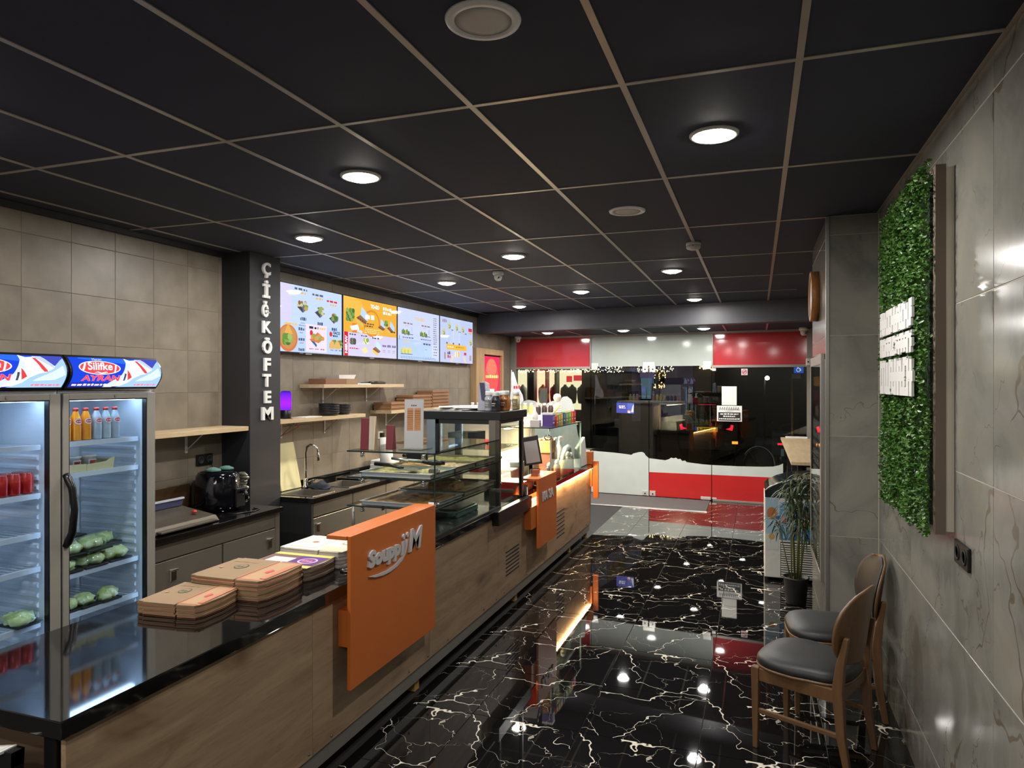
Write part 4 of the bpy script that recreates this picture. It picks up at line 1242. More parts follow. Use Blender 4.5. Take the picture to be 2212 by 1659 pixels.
b = B(); b.hexa([(-4.18, 6.12, 1.9465), (-4.03, 6.12, 1.9465), (-4.03, 6.40, 1.9465), (-4.18, 6.40, 1.9465)], [(-4.19, 6.10, 1.985), (-4.02, 6.10, 1.985), (-4.02, 6.42, 1.99), (-4.19, 6.42, 1.99)]); b.obj('tray_body', WHITE, t)
t = thing('kitchen_knife', 'kitchen knife with black handle on the short upper shelf', 'knife', (-4.05, 6.85, 1.89))
b = B(); b.box(-4.07, -4.03, 6.47, 6.74, 1.891, 1.90); b.obj('blade_cover', WHITE, t)
b = B(); b.tube([(-4.05, 6.74, 1.906), (-4.05, 6.9, 1.909), (-4.04, 7.06, 1.905)], [.014, .017, .013], 8); b.obj('handle', BLACK, t)
b = B(); b.tube([(-4.12, 6.68, 1.903), (-4.1, 6.86, 1.907), (-4.10, 7.08, 1.902)], [.006, .013, .011], 8); tag(b.obj('knife_handle', BLACK), 'second black handled tool behind the knife on the upper shelf', 'knife')
BB = mat_wood('brown_takeaway_card', (142, 104, 72), (168, 128, 92), (96, 66, 46), .7, 'Z', 1.5, False)
zz = 1.586
def takeaway(x0, x1, y0, y1, z, h, lab, grp):
    t = thing('takeaway_box', lab, 'box', ((x0 + x1) / 2, (y0 + y1) / 2, z), grp)
    b = B(); b.box(x0, x1 - .008, y0 + .006, y1 - .006, z, z + h - .006); b.obj('box_body', KRAFTD, t, bevel=.002)
    b = B(); b.box(x0 - .002, x1 + .003, y0 - .002, y1 + .002, z + h - .024, z + h - .001); b.obj('lid', pbr('card_lid', (146, 104, 72), .7), t)
for k in range(2): takeaway(-4.22, -3.99, 7.12, 7.62, zz + .046 * k, .046, 'brown takeaway box, %s of the low stack at the shelf start' % nth(k, 2), 'low stack of takeaway boxes')
for k in range(4): takeaway(-4.22, -3.99, 7.66, 8.18, zz + .042 * k, .042, 'brown takeaway box, %s of the middle stack on the shelf' % nth(k, 4), 'middle stack of takeaway boxes')
for k in range(5): takeaway(-4.22, -3.99, 8.21, 8.72, zz + .044 * k, .044, 'brown takeaway box, %s of the tallest stack on the shelf' % nth(k, 5), 'tall stack of takeaway boxes')
t = thing('wall_socket', 'small black plug socket on the beige wall behind the menu stand', 'socket', (WL, 7.3, 1.28))
b = B(); b.box(WL, WL + .016, 7.25, 7.36, 1.24, 1.33); b.obj('plate', OFFW, t, bevel=.004)
b = B(); b.box(WL + .016, WL + .05, 7.28, 7.33, 1.26, 1.31); b.obj('plug', BLACK, t); b = B(); b.tube([(WL + .04, 7.3, 1.26), (WL + .04, 7.31, 1.15), (WL + .05, 7.33, .96)], .005, 6); b.obj('cable', BLACK, t)

# ================================================================== MENU SCREENS
SCR = 0.72
GREENS = [(96, 138, 62), (126, 160, 78), (74, 116, 54), (150, 172, 96)]
def salad(p, x, y, r, seed=0):
    rnd = random.Random(seed)
    p.poly([(x - r, y - r * .3), (x, y - r * 1.35), (x + r, y - r * .3), (x, y + r * .5)], (110, 112, 120)); p.poly([(x - r * .9, y - r * .3), (x, y - r * 1.2), (x, y - r * .5), (x - r * .5, y)], (70, 72, 80))
    for k in range(9):
        c = rnd.choice(GREENS + [(190, 160, 90), (206, 196, 150), (150, 96, 60)])
        p.ell(x + rnd.uniform(-.7, .7) * r, y + rnd.uniform(-.5, .75) * r, r * rnd.uniform(.2, .42), r * rnd.uniform(.25, .5), c, 9, rnd.random() * 3)
def screen(y0, y1, draw, label):
    z0, z1 = 2.19, 2.852
    t = thing('menu_screen', label, 'screen', (-4.2, (y0 + y1) / 2, z0), 'row of lit menu screens')
    b = B(); b.box(-4.215, -4.175, y0, y1, z0, z1); b.obj('casing', BLACK, t, bevel=.004)
    b = B(); b.box(-4.249, -4.215, (y0 + y1) / 2 - .2, (y0 + y1) / 2 + .2, z0 + .15, z1 - .15); b.obj('wall_mount', BLACKM, t)
    b = B(); b.box(-4.18, -4.172, (y0 + y1) / 2 - .05, (y0 + y1) / 2 + .05, z0 - .008, z0 + .003); b.obj('badge', ALU, t)
    e = .010
    p = Print(plane_map((-4.1748, y0 + e, z0 + e), (0, y1 - y0 - 2 * e, 0), (0, 0, z1 - z0 - 2 * e)), emis=SCR, step=.00012)
    draw(p)
    pr = p.obj('picture', t)
    b = B(); b.box(-4.1690, -4.1675, y0 + e * .6, y1 - e * .6, z0 + e * .6, z1 - e * .6); b.obj('screen_glass', glass('screen_glass', (250, 250, 250), .035, .02, .5), t)
T1 = (96, 100, 124); OR = (236, 178, 70); RD = (206, 50, 60)
def m1(p):
    p.rect(0, 0, 1, 1, (196, 214, 246)); p.rect(0, .45, .27, 1, (214, 208, 240)); p.rect(.17, .0, 1, .42, (186, 210, 246))
    for k, (x, y) in enumerate([(.42, .70), (.66, .66), (.87, .60)]):
        salad(p, x, y, .075, k); p.bars(x - .11, y + .235, .17, .035, T1 if k < 2 else RD, 3, k); p.bars(x - .06, y + .185, .10, .028, OR, 2, k)
        p.bars(x - .035, y - .215, .08, .05, (70, 80, 120), 3, k + 4); p.bars(x - .05, y - .30, .10, .016, (130, 140, 170), 4, k + 8); p.bars(x - .03, y - .26, .06, .014, (130, 140, 170), 3, k + 9)
    # left pide
    p.ell(.22, .20, .125, .20, (206, 116, 66), 24); p.ell(.22, .21, .105, .17, (190, 140, 84), 24)
    for k in range(9): p.ell(.18 + .02 * (k % 4), .14 + .04 * (k // 3), .035, .05, GREENS[k % 4], 9)
    p.poly([(.17, .27), (.22, .42), (.28, .26)], (214, 160, 84))
    p.bars(.18, .40, .15, .03, OR, 4, 3)
    for k in range(3): p.bars(.355, .33 - .155 * k, .085, .045, (80, 86, 116), 3, k); p.bars(.37, .29 - .155 * k, .05, .016, (150, 120, 150), 3, k)
    # pink centre panel with wrap
    p.rect(.455, .02, .755, .44, (222, 206, 238)); p.bars(.50, .375, .13, .04, (52, 50, 70), 2, 2); p.bars(.65, .375, .08, .035, OR, 2, 3); p.ell(.53, .31, .022, .045, RD, 12)
    p.poly([(.50, .20), (.60, .07), (.70, .18), (.62, .25)], (206, 210, 224)); p.poly([(.52, .19), (.60, .095), (.61, .13), (.55, .21)], (70, 90, 140))
    p.poly([(.50, .20), (.62, .33), (.72, .24), (.63, .16)], (196, 120, 66))
    for k in range(7): p.ell(.54 + .026 * k, .25 + .025 * math.sin(k * 2), .022, .035, GREENS[k % 4] if k % 2 else (206, 140, 84), 9)
    for k in range(3): p.bars(.50 + .08 * k, .055, .055, .022, (150, 110, 140), 2, k)
    # tacos
    p.ell(.815, .325, .022, .04, RD, 12); p.text('TACO', .85, .325, .11, .05, (44, 44, 60), bold=.04); p.bars(.85, .285, .07, .03, (60, 60, 80), 2, 4)
    for k in range(2):
        x = .85 + .085 * k
        p.poly([(x - .065, .10), (x - .06, .17), (x - .02, .235), (x + .03, .245), (x + .065, .19), (x + .05, .12), (x, .085)], (206, 168, 104)); p.poly([(x - .02, .225), (x + .03, .24), (x + .06, .19), (x + .05, .13), (x + .02, .16), (x + .01, .20)], (150, 124, 66))
        for j in range(4): p.ell(x + .035 + .004 * j, .22 - .028 * j, .016, .022, GREENS[j % 4], 8)
    for k in range(3): p.bars(.81 + .065 * k, .06, .045, .02, (120, 110, 150), 2, k)
def togo_box(p, x, y, s, ang=0):
    ca, sa = math.cos(ang), math.sin(ang)
    R = lambda a, c: (x + s * (a * ca - c * sa), y + s * 1.75 * (a * sa + c * ca))
    p.poly([R(-.35, .0), R(.35, -.25), R(.35, -.45), R(-.35, -.2)], (226, 190, 90))
    p.poly([R(-.35, .0), R(.05, .18), R(.72, -.12), R(.35, -.25)], (150, 106, 76))
    for k in range(4): p.poly([R(-.25 + .2 * k, .0 - .06 * k), R(-.15 + .2 * k, .06 - .06 * k), R(-.02 + .2 * k, .0 - .06 * k), R(-.12 + .2 * k, -.05 - .06 * k)], (112, 74, 56))
    p.poly([R(.05, .18), R(.72, -.12), R(.80, .25), R(.16, .62)], (190, 214, 244))
def m2(p):
    p.rect(0, 0, 1, 1, (212, 206, 240)); p.rect(0, .40, 1, 1, (236, 176, 62)); p.poly([(.5, .40), (.62, .40), (.3, .95), (.2, 1), (.0, 1), (.0, .8)], (240, 188, 80))
    p.ell(.50, .60, .16, .24, (226, 140, 50), 28); p.ell(.50, .60, .135, .205, (236, 176, 62), 28)
    p.rect(.145, .40, .225, .56, (228, 128, 54))
    togo_box(p, .28, .66, .19); togo_box(p, .66, .55, .14, .1); togo_box(p, .84, .55, .14, -.1)
    for k in range(16):
        p.ell(.06 + .025 * (k % 5), .62 + .05 * (k // 4), .025, .04, GREENS[k % 4], 9)
    for k in range(6): p.ell(.75 + .02 * (k % 3), .62 + .04 * (k // 3), .022, .035, GREENS[k % 4], 9)
    p.poly([(.10, .50), (.24, .55), (.26, .46), (.13, .43)], (226, 232, 244)); p.poly([(.22, .47), (.32, .44), (.31, .40), (.22, .42)], (206, 214, 236))
    p.text('TO-GO', .47, .865, .165, .075, (250, 248, 246), bold=.06); p.bars(.71, .875, .17, .06, (250, 244, 230), 3, 3); p.bars(.71, .80, .17, .055, (250, 244, 230), 3, 4)
    p.bars(.37, .665, .17, .085, (250, 246, 240), 2, 5); p.bars(.36, .57, .18, .03, (120, 84, 60), 4, 6); p.bars(.36, .53, .16, .025, (90, 70, 60), 4, 7)
    for k in range(3): p.bars(.36, .48 - .03 * k, .27, .014, (250, 226, 170), 6, k)
    p.bars(.86, .48, .10, .03, (70, 60, 60), 3, 2)
    p.rect(0, 0, .066, .40, (206, 36, 48))
    vs, fs = text2d('NIEUW', .05)
    p.h += p.step; p.b.add([(.056 - q[1] * .04, .04 + q[0] * .30, p.h) for q in vs], fs, p.mi((248, 244, 246)))
    p.bars(.09, .355, .11, .026, (70, 66, 90), 2, 1); p.bars(.29, .35, .12, .022, (90, 86, 110), 3, 2); p.bars(.50, .33, .14, .035, (60, 56, 80), 3, 3); p.bars(.66, .33, .05, .03, OR, 2, 3)
    for k in range(8): p.ell(.12 + .018 * (k % 4), .23 + .035 * (k // 4), .03, .04, (84, 80, 76) if k % 2 else (120, 124, 100), 9)
    for k in range(6): p.ell(.36 + .022 * (k % 3), .26 + .03 * (k // 3), .028, .04, GREENS[k % 4] if k % 2 else (236, 224, 160), 9)
    p.poly([(.30, .12), (.37, .17), (.42, .10), (.35, .05)], (226, 214, 150)); p.bars(.09, .12, .16, .022, RD, 4, 3)
    togo_box(p, .55, .145, .15)
    for k in range(3): p.bars(.69 + .10 * k, .20, .075, .045, (80, 80, 120), 3, k); p.bars(.70 + .10 * k, .13, .05, .014, (130, 130, 160), 3, k); p.bars(.70 + .10 * k, .10, .05, .012, (150, 140, 170), 3, k + 3)
def m3(p):
    p.rect(0, 0, 1, 1, (204, 214, 246)); p.rect(0, 0, 1, .40, (184, 206, 244)); p.rect(.80, .05, .99, .95, (208, 214, 240))
    p.text('TO-GO', .38, .80, .24, .065, (240, 202, 110), bold=.04)
    for k, x in enumerate((.08, .50)):
        p.bars(x + .04, .70, .22, .03, (150, 120, 110), 3, k); p.bars(x + .08, .66, .08, .015, OR, 2, k)
        for j in range(8): p.ell(x + .02 + .02 * j, .535 + .02 * math.sin(j * 1.7), .02, .045, (GREENS + [(206, 180, 90)])[j % 5], 9)
        p.rect(x, .495, x + .26, .51, (110, 116, 130)); p.bars(x + .22, .54, .02, .12, (180, 190, 220), 1, k)
        p.bars(x + .02, .42, .26, .03, (120, 130, 170), 5, k + 3)
    p.rect(.02, .38, .03, .46, (60, 110, 200))
    for k in range(13): p.bars(.84, .90 - .045 * k, .09, .018, (90, 100, 130), 2, k)
    p.bars(.11, .335, .15, .035, (240, 206, 130), 3, 3); p.bars(.58, .325, .18, .035, (80, 84, 110), 3, 3)
    for j in range(9): p.ell(.08 + .024 * j, .15 + .02 * (j % 3), .022, .05, (226, 206, 90) if j % 3 else (170, 190, 110), 9)
    p.rect(.05, .10, .32, .115, (110, 116, 130)); p.ell(.47, .19, .03, .05, (170, 204, 240)); p.rect(.60, .10, .76, .27, (176, 206, 244)); p.bars(.62, .22, .06, .02, (190, 130, 140), 2)
    for k in range(2): p.bars(.05, .05 - .025 * k, .85, .013, (130, 140, 180), 16, k)
    for k in range(4): p.bars(.84, .30 - .06 * k, .10, .018, (90, 100, 130), 2, k)
def m4(p):
    p.rect(0, 0, 1, 1, (190, 206, 246)); p.rect(.3, 0, .6, 1, (198, 212, 246))
    for k, (x, y) in enumerate([(.10, .66), (.26, .82), (.48, .80), (.67, .78), (.92, .50)]):
        for j in range(5): p.ell(x + .012 * math.sin(j * 2.2), y + .025 * j - .05, .032, .035, GREENS[j % 4] if j % 2 else (220, 206, 120), 9)
        p.bars(x + .06, y - .10, .06, .03, (90, 100, 130), 2, k)
    p.bars(.06, .88, .12, .07, (170, 130, 150), 2, 2); p.rect(.85, .76, .97, .84, (206, 60, 76)); p.bars(.86, .70, .11, .05, OR, 2)
    for x in (.18, .37, .55): p.rect(x, .42, x + .008, .74, (226, 232, 250)); p.ell(x + .004, .43, .02, .025, (90, 80, 80), 8)
    p.rect(.17, .29, .78, .41, (240, 192, 70)); p.bars(.20, .335, .18, .03, (250, 240, 210), 3, 1); p.bars(.45, .345, .25, .03, (190, 140, 50), 4, 2)
    p.bars(.20, .18, .09, .07, (60, 60, 76), 2, 1); p.bars(.20, .10, .09, .07, (190, 40, 56), 2, 2); p.rect(.70, .19, .78, .25, (196, 60, 110))
    for k in range(8): p.ell(.44 + .03 * (k % 4), .17 + .05 * (k // 4), .03, .04, (230, 190, 96) if k % 2 else (226, 230, 240), 9)
    p.rect(.10, .07, .145, .22, (164, 150, 130)); p.rect(.88, .07, .94, .20, (170, 150, 140)); p.poly([(.32, 0), (.40, .16), (.34, .16), (.28, 0)], (232, 206, 170)); p.poly([(.74, 0), (.66, .16), (.72, .16), (.78, 0)], (232, 206, 170))
screen(5.215, 6.395, m1, 'leftmost menu screen showing salads and tacos on pale blue')
screen(6.41, 7.59, m2, 'menu screen with a yellow upper half and boxed meals')
screen(7.605, 8.80, m3, 'third menu screen with pale lists and a price column')
screen(8.815, 10.01, m4, 'rightmost menu screen with an orange band in the middle')

# lit red poster in a wooden frame
t = thing('light_poster', 'backlit red poster in a wide wooden frame near the shop front', 'poster', (-4.2, 10.8, 1.2))
b = B(); b.box(WL, -4.15, 10.10, 10.44, 1.0, 2.46); b.box(WL, -4.15, 11.27, 11.33, 1.0, 2.46); b.box(WL, -4.15, 10.44, 11.27, 2.37, 2.46); b.box(WL, -4.15, 10.44, 11.27, 1.0, 1.08); b.obj('frame', WALLWOOD, t, bevel=.003)
b = B(); b.box(WL, -4.20, 10.44, 11.27, 1.08, 2.37); b.obj('backing', BLACK, t)
p = Print(plane_map((-4.197, 10.47, 1.09), (0, .78, 0), (0, 0, 1.255)), emis=1.0, step=.0002)
p.rect(0, 0, 1, 1, (226, 44, 78)); p.ell(.52, .72, .40, .26, (234, 76, 70), 26); p.ell(.52, .85, .30, .12, (240, 104, 84), 24); p.bars(.18, .715, .74, .045, (250, 200, 120), 7, 2); p.bars(.2, .80, .6, .02, (232, 100, 96), 7, 3)
p.poly([(.30, .50), (.70, .50), (.72, .42), (.78, .30), (.95, .05), (.25, .05), (.28, .40)], (250, 244, 226)); p.rect(.28, .50, .68, .57, (250, 240, 220)); p.ell(.25, .44, .08, .05, (250, 190, 90))
p.obj('picture', t)

# ================================================================== SERVICE COUNTER
ct = thing('service_counter', 'long customer counter clad in pale oak panels', 'counter', (-2.3, 5.0, 0))
seams = [1.52, 2.75, 3.98, 5.22, 6.46, 7.70, 8.50]
for k in range(len(seams) - 1):
    b = B(); b.box(-1.975, -1.955, seams[k] + .001, seams[k + 1] - .001, .16, .842)
    b.obj('front_panel', OAK, ct, bevel=.0015)
b = B(); b.box(-2.66, -1.976, 1.62, 8.49, .16, .842); b.obj('carcass', pbr('carcass_brown', (92, 72, 52), .7), ct)
b = B(); b.box(-1.985, -1.967, 1.55, 8.47, .075, .16); b.obj('metal_skirting', STEELD, ct)
for y in (2.1, 3.87, 5.75, 7.6, 8.4):
    b = B(); b.box(-2.05, -1.99, y - .03, y + .03, 0.0, .16); b.obj('leg', pbr('leg_wood', (176, 138, 78), .6), ct)
for y in (2.1, 5.0, 8.4):
    b = B(); b.box(-2.6, -2.54, y - .03, y + .03, 0.0, .16); b.obj('leg', pbr('leg_wood', (176, 138, 78), .6), ct)
b = B(); b.box(-2.64, -2.08, 1.8, 8.4, .02, .10); b.obj('floor_board', pbr('ply_board', (158, 122, 66), .7), ct)
for (y0, y1, z0, z1) in ((5.39, 5.73, .31, .50), (6.93, 7.24, .30, .555)):
    for k in range(7):
        z = z0 + k * (z1 - z0) / 6
        b = B(); b.box(-1.9562, -1.9535, y0, y1, z - .006, z + .006); b.obj('vent_slot', BLACKM, ct)
for y in (2.35, 2.72, 2.9, 3.7, 3.95, 4.25, 4.9, 5.17, 5.35, 5.95, 6.2, 6.5, 6.9, 7.2, 7.55, 7.9, 8.25, 8.44):
    b = B(); b.lathe((-1.955, y, .185), [(.008, 0), (.008, .003), (.004, .005), (0, .005)], 8, axis='X'); b.obj('screw', CHROME, ct)
b = B(); b.box(-2.66, -1.99, 1.60, 1.62, .16, .842); b.obj('end_panel', pbr('end_brown', (84, 66, 48), .6), ct)
b = B(); b.box(-2.03, -1.985, 1.51, 1.56, 0, .842); b.obj('end_post', BLACK, ct)
# worktops
b = B(); b.box(CB, CF, 1.49, 4.0, .845, .90)
tag(b.obj('worktop', BLACKTOP, bevel=.003), 'glossy black worktop at the near end of the counter under the flat boxes', 'worktop')
b = B(); b.box(CB, CF, 4.0, 8.55, .845, .895)
tag(b.obj('worktop', BLACKTOP, bevel=.003), 'black worktop carrying the glass food cases', 'worktop')
# leaning black frame at the near end
t = thing('folding_sign', 'black framed board leaning at the near end of the counter', 'board', (-2.25, 1.42, .45))
b = B(); b.hexa([(-2.6, 1.40, 0), (-2.55, 1.40, 0), (-2.55, 1.44, 0), (-2.6, 1.44, 0)], [(-2.6, 1.44, .70), (-2.55, 1.44, .70), (-2.55, 1.48, .70), (-2.6, 1.48, .70)])
b.hexa([(-2.12, 1.40, 0), (-2.07, 1.40, 0), (-2.07, 1.44, 0), (-2.12, 1.44, 0)], [(-2.12, 1.44, .81), (-2.07, 1.44, .81), (-2.07, 1.48, .81), (-2.12, 1.48, .81)])
b.hexa([(-2.6, 1.438, .655), (-2.07, 1.44, .765), (-2.07, 1.478, .765), (-2.6, 1.476, .655)], [(-2.6, 1.44, .70), (-2.07, 1.44, .81), (-2.07, 1.48, .81), (-2.6, 1.48, .70)]); b.obj('frame', BLACK, t)
b = B(); b.hexa([(-2.55, 1.405, .02), (-2.12, 1.405, .02), (-2.12, 1.42, .02), (-2.55, 1.42, .02)], [(-2.55, 1.442, .66), (-2.12, 1.444, .75), (-2.12, 1.46, .75), (-2.55, 1.458, .66)]); b.obj('panel', pbr('board_brown', (72, 58, 46), .6), t)
b = B(); b.hexa([(-2.4, 1.425, .742), (-2.10, 1.425, .806), (-2.10, 1.478, .806), (-2.4, 1.478, .742)], [(-2.4, 1.425, .750), (-2.10, 1.425, .814), (-2.10, 1.478, .814), (-2.4, 1.478, .750)]); b.obj('white_card', PAPER, t)

# warm led strip under the worktop lip
led = thing('led_strip', 'warm white led strip glowing under the worktop lip at the far half of the counter', 'led strip', (-1.945, 7.2, .84))
b = B(); b.box(-1.953, -1.940, 5.93, 8.44, .834, .8445); b.obj('diffuser', LED_WARM, led)
la = bpy.data.lights.new('lamp', 'AREA'); la.shape = 'RECTANGLE'; la.size = 0.012; la.size_y = 2.4; la.energy = 11; la.color = (1.0, .62, .28)
lo = bpy.data.objects.new('lamp', la); COL.objects.link(lo); lo.location = (-1.936, 7.18, .836); lo.rotation_euler = (0, math.radians(40), 0); put(lo, led)

# orange signs
def orange_sign(y0, y1, z0, z1, label, br, cap=.115):
    t = thing('orange_sign', label, 'sign', (-1.87, (y0 + y1) / 2, z0), 'orange signs hung on the counter')
    b = B(); b.box(-1.882, -1.862, y0, y1, z0, z1); b.obj('panel', ORANGE, t, bevel=.002)
    b = B(); b.box(-1.882 - cap, -1.8825, y0 - .005, y1, z1 - .02, z1); b.obj('top_cap', ORANGE, t, bevel=.002)
    b = B(); b.box(-1.953, -1.8825, br[0], br[1], br[2], br[3]); b.obj('bracket', ORANGE, t, bevel=.002)
    return t
s1 = orange_sign(2.925, 3.87, .405, 1.155, 'large orange sign with a white brand name on the near part of the counter', (2.955, 3.8, .60, .78))
b = B()
text_solid(b, 'Soupp', (-1.862, 3.075, .935), (0, 1, 0), (0, 0, 1), (1, 0, 0), .335, .112, .012, bold=.055, shear=.12)
b.obj('lettering', LETTERG, s1)
def flat(pts):
    b = B(); b.prism(pts, (-1.862, 0, 0), (0, 1, 0), (0, 0, 1), (.012, 0, 0)); return b
flat([(3.418, .948), (3.442, .948), (3.458, 1.022), (3.434, 1.022)]).obj('lettering', LETTERG, s1)
for yq, zq in ((3.448, 1.048), (3.492, 1.050)):
    flat([(yq + .013 * math.cos(q * math.pi / 6), zq + .014 * math.sin(q * math.pi / 6)) for q in range(12)]).obj('letter_dot', LETTERG, s1)
b = B(); text_solid(b, 'M', (-1.862, 3.508, .945), (0, 1, 0), (0, 0, 1), (1, 0, 0), .165, .125, .012, bold=.03, shear=.2); b.obj('lettering', LETTERG, s1)
sw = [(3.085, .918), (3.14, .902), (3.22, .892), (3.30, .892), (3.37, .902), (3.43, .922), (3.468, .952), (3.485, .985), (3.498, 1.024), (3.474, 1.024), (3.462, .985), (3.446, .955), (3.412, .932), (3.355, .914), (3.28, .906), (3.18, .908)]
flat(sw).obj('swoosh', LETTERG, s1)
s2 = orange_sign(6.0, 6.6, .405, 1.035, 'orange sign with grey letters beside the cash desk', (5.86, 6.5, .60, .80), cap=.16)
b = B(); text_solid(b, 'KA', (-1.862, 6.11, .815), (0, 1, 0), (0, 0, 1), (1, 0, 0), .17, .085, .01, bold=.05); b.obj('lettering', LETTERG, s2)
b = B(); text_solid(b, 'SA', (-1.862, 6.31, .815), (0, 1, 0), (0, 0, 1), (1, 0, 0), .16, .085, .01, bold=.05); b.obj('lettering', LETTERG, s2)
t = thing('orange_sign', 'narrow orange sign at the far end of the counter', 'sign', (-1.9, 8.5, .47), 'orange signs hung on the counter')
b = B(); b.box(-1.93, -1.865, 8.51, 8.545, .47, .93); b.obj('panel', ORANGE, t, bevel=.002)
b = B(); b.box(-2.0, -1.93, 8.44, 8.545, .897, 1.05); b.obj('top_cap', ORANGE, t, bevel=.002)
b = B(); b.box(-1.953, -1.931, 8.46, 8.50, .62, .83); b.obj('bracket', ORANGE, t)

# ================================================================== FLAT CARD BOXES ON THE WORKTOP
def flatbox(cx, cy, z, w, l, rot, h, lab, grp, kind, top=False):
    """folded-flat pizza box blank: body outline with notches and a rounded front flap"""
    t = thing('flat_pizza_box', lab, 'pizza box', (cx, cy, z), grp)
    M = Matrix.Translation((cx, cy, z)) @ Matrix.Rotation(rot, 4, 'Z')
    a, c = w / 2, l / 2
    out = [(-a, -c), (-a + .03, -c), (-a + .03, -c - .008), (a * .25, -c - .008), (a * .25, -c + .006), (a * .25 + .012, -c + .006), (a * .25 + .012, -c - .012), (a - .02, -c - .004), (a, -c + .03),
           (a + .012, 0), (a, c - .03), (a - .02, c + .004), (a * .25 + .012, c + .012), (a * .25 + .012, c - .006), (a * .25, c - .006), (a * .25, c + .008), (-a + .03, c + .008), (-a + .03, c), (-a, c)]
    b = B(M); b.prism(out, (0, 0, 0), (1, 0, 0), (0, 1, 0), (0, 0, h))
    b.obj('board', kind, t)
    if top:
        def mp(u, v, d): return M @ Vector((-a + u * w, -c + v * l, h + d))
        p = Print(mp, rough=.7)
        top(p)
        p.obj('print', t)
def pr_pizza(p):
    p.rect(.655, .02, .985, .98, (178, 100, 68)); p.rect(.67, .05, .97, .95, (172, 138, 102)); p.rect(.60, .05, .635, .95, (170, 92, 68)); p.rect(.61, .08, .625, .92, (168, 136, 100))
    p.ell(.33, .58, .085, .12, (66, 82, 52), 20); p.ell(.33, .58, .07, .10, (140, 115, 86), 20); p.bars(.28, .53, .10, .09, (66, 82, 52), 2)
    p.poly([(.78, .40), (.84, .36), (.86, .52), (.80, .56)], (190, 76, 66)); p.ell(.12, .45, .03, .03, (176, 128, 96), 10)
    p.bars(.08, .80, .35, .02, (150, 118, 84), 6); p.rect(.90, .1, .985, .9, (182, 116, 86))
PEACH = pbr('peach_edge', (178, 120, 90), .75)
for k in range(9):
    flatbox(-2.40 + .003 * math.sin(k * 1.7), 2.47 + .003 * math.cos(k * 2.1), .9015 + .0062 * k, .31, .29, .10 + .012 * math.sin(k * 2.2), .0052,
            'small flat brown pizza box, %s of the low stack' % nth(k, 9), 'low stack of flat pizza boxes', KRAFT if k % 3 else PEACH, pr_pizza if k == 8 else False)
for k in range(15):
    flatbox(-2.335 + .003 * math.sin(k * 1.3), 2.775 + .003 * math.cos(k * 1.9), .9015 + .0062 * k, .40, .33, .02 + .01 * math.sin(k * 2.7), .0052,
            'large flat brown pizza box, %s of the tall stack' % nth(k, 15), 'tall stack of flat pizza boxes', KRAFT if k % 4 else PEACH, pr_pizza if k == 14 else False)
def pr_yell(p):
    p.rect(.0, .0, 1, .98, (112, 82, 70)); p.rect(0, 0, .99, .16, (214, 196, 110)); p.rect(0, .82, .99, .98, (214, 196, 110)); p.rect(.12, .18, .50, .62, (224, 220, 222)); p.rect(.52, .20, .96, .80, (92, 44, 120)); p.ell(.76, .48, .15, .20, (196, 176, 206), 22); p.ell(.76, .48, .12, .16, (130, 60, 120), 22); p.bars(.68, .42, .16, .10, (214, 150, 150), 3)
GREYC = pbr('grey_card', (150, 144, 136), .7); WHC = pbr('white_card', (196, 194, 188), .65)
for k in range(11):
    flatbox(-2.31 + .003 * math.sin(k), 3.08 + .003 * math.cos(k * 1.4), .9015 + .0062 * k, .36, .26, .0 + .01 * math.sin(k * 2.1), .0052,
            'flat purple and yellow card box, topmost of its stack' if k == 10 else 'flat grey card box, %s of the purple topped stack' % nth(k, 11), 'stack of purple and yellow boxes', GREYC if k % 3 else KRAFT, pr_yell if k == 10 else False)
def pr_whi(p):
    p.rect(0, 0, 1, 1, (200, 198, 192)); p.rect(.06, .10, .52, .90, (176, 176, 174)); p.rect(.08, .13, .50, .87, (202, 200, 196)); p.ell(.31, .52, .05, .06, (176, 110, 74), 14); p.rect(.62, 0, .98, .30, (216, 190, 158)); p.ell(.8, .62, .09, .11, (196, 150, 96), 18); p.ell(.8, .62, .06, .08, (222, 218, 210), 18)
for k in range(14):
    flatbox(-2.30 + .003 * math.sin(k), 3.37 + .003 * math.cos(k * 1.7), .9015 + .0066 * k, .40, .30, -.01 + .008 * math.sin(k * 2.9), .0056,
            'flat white box, %s of the stack touching the orange sign' % nth(k, 14), 'stack of white boxes', WHC if k % 3 else GREYC, pr_whi if k == 13 else False)
b = B(); b.lathe((-2.06, 3.20, .9), [(.035, 0), (.037, .006), (.03, .01), (.028, .004), (0, .004)], 18); tag(b.obj('phone_ring', BLACK), 'small black ring on the worktop beside the orange sign', 'ring')
b = B(); b.box(-2.02, -1.985, 3.16, 3.30, .901, .955); tag(b.obj('card_holder', OFFW, bevel=.003), 'small pale card holder tucked behind the orange sign', 'holder')

# ================================================================== GLASS FOOD CASE
gc = thing('glass_food_case', 'open shelved glass food case with trays on the counter', 'display case', (-2.28, 4.6, .9))
GX0, GX1, GY0, GY1 = -2.60, -1.955, 4.04, 5.24
def pane(par, x0, x1, y0, y1, z0, z1, name='pane', mat=None):
    b = B(); b.box(x0, x1, y0, y1, z0, z1); return b.obj(name, mat or GLASS, par)
for z in (1.45, 1.275, 1.085):
    pane(gc, GX0, GX1, GY0, GY1, z - .010, z, 'glass_shelf', GLASSG)
    EDGE = glass('glass_edge', (40, 62, 56), .12)
    b = B(); b.box(GX0, GX1, GY0 - .0015, GY0, z - .0098, z - .0002); b.box(GX1, GX1 + .0015, GY0, GY1, z - .0098, z - .0002); b.obj('polished_edge', pbr('dark_green_edge', (22, 36, 34), .2), gc)
pane(gc, GX1 + .002, GX1 + .010, GY0, GY1, .90, 1.44, 'front_pane')
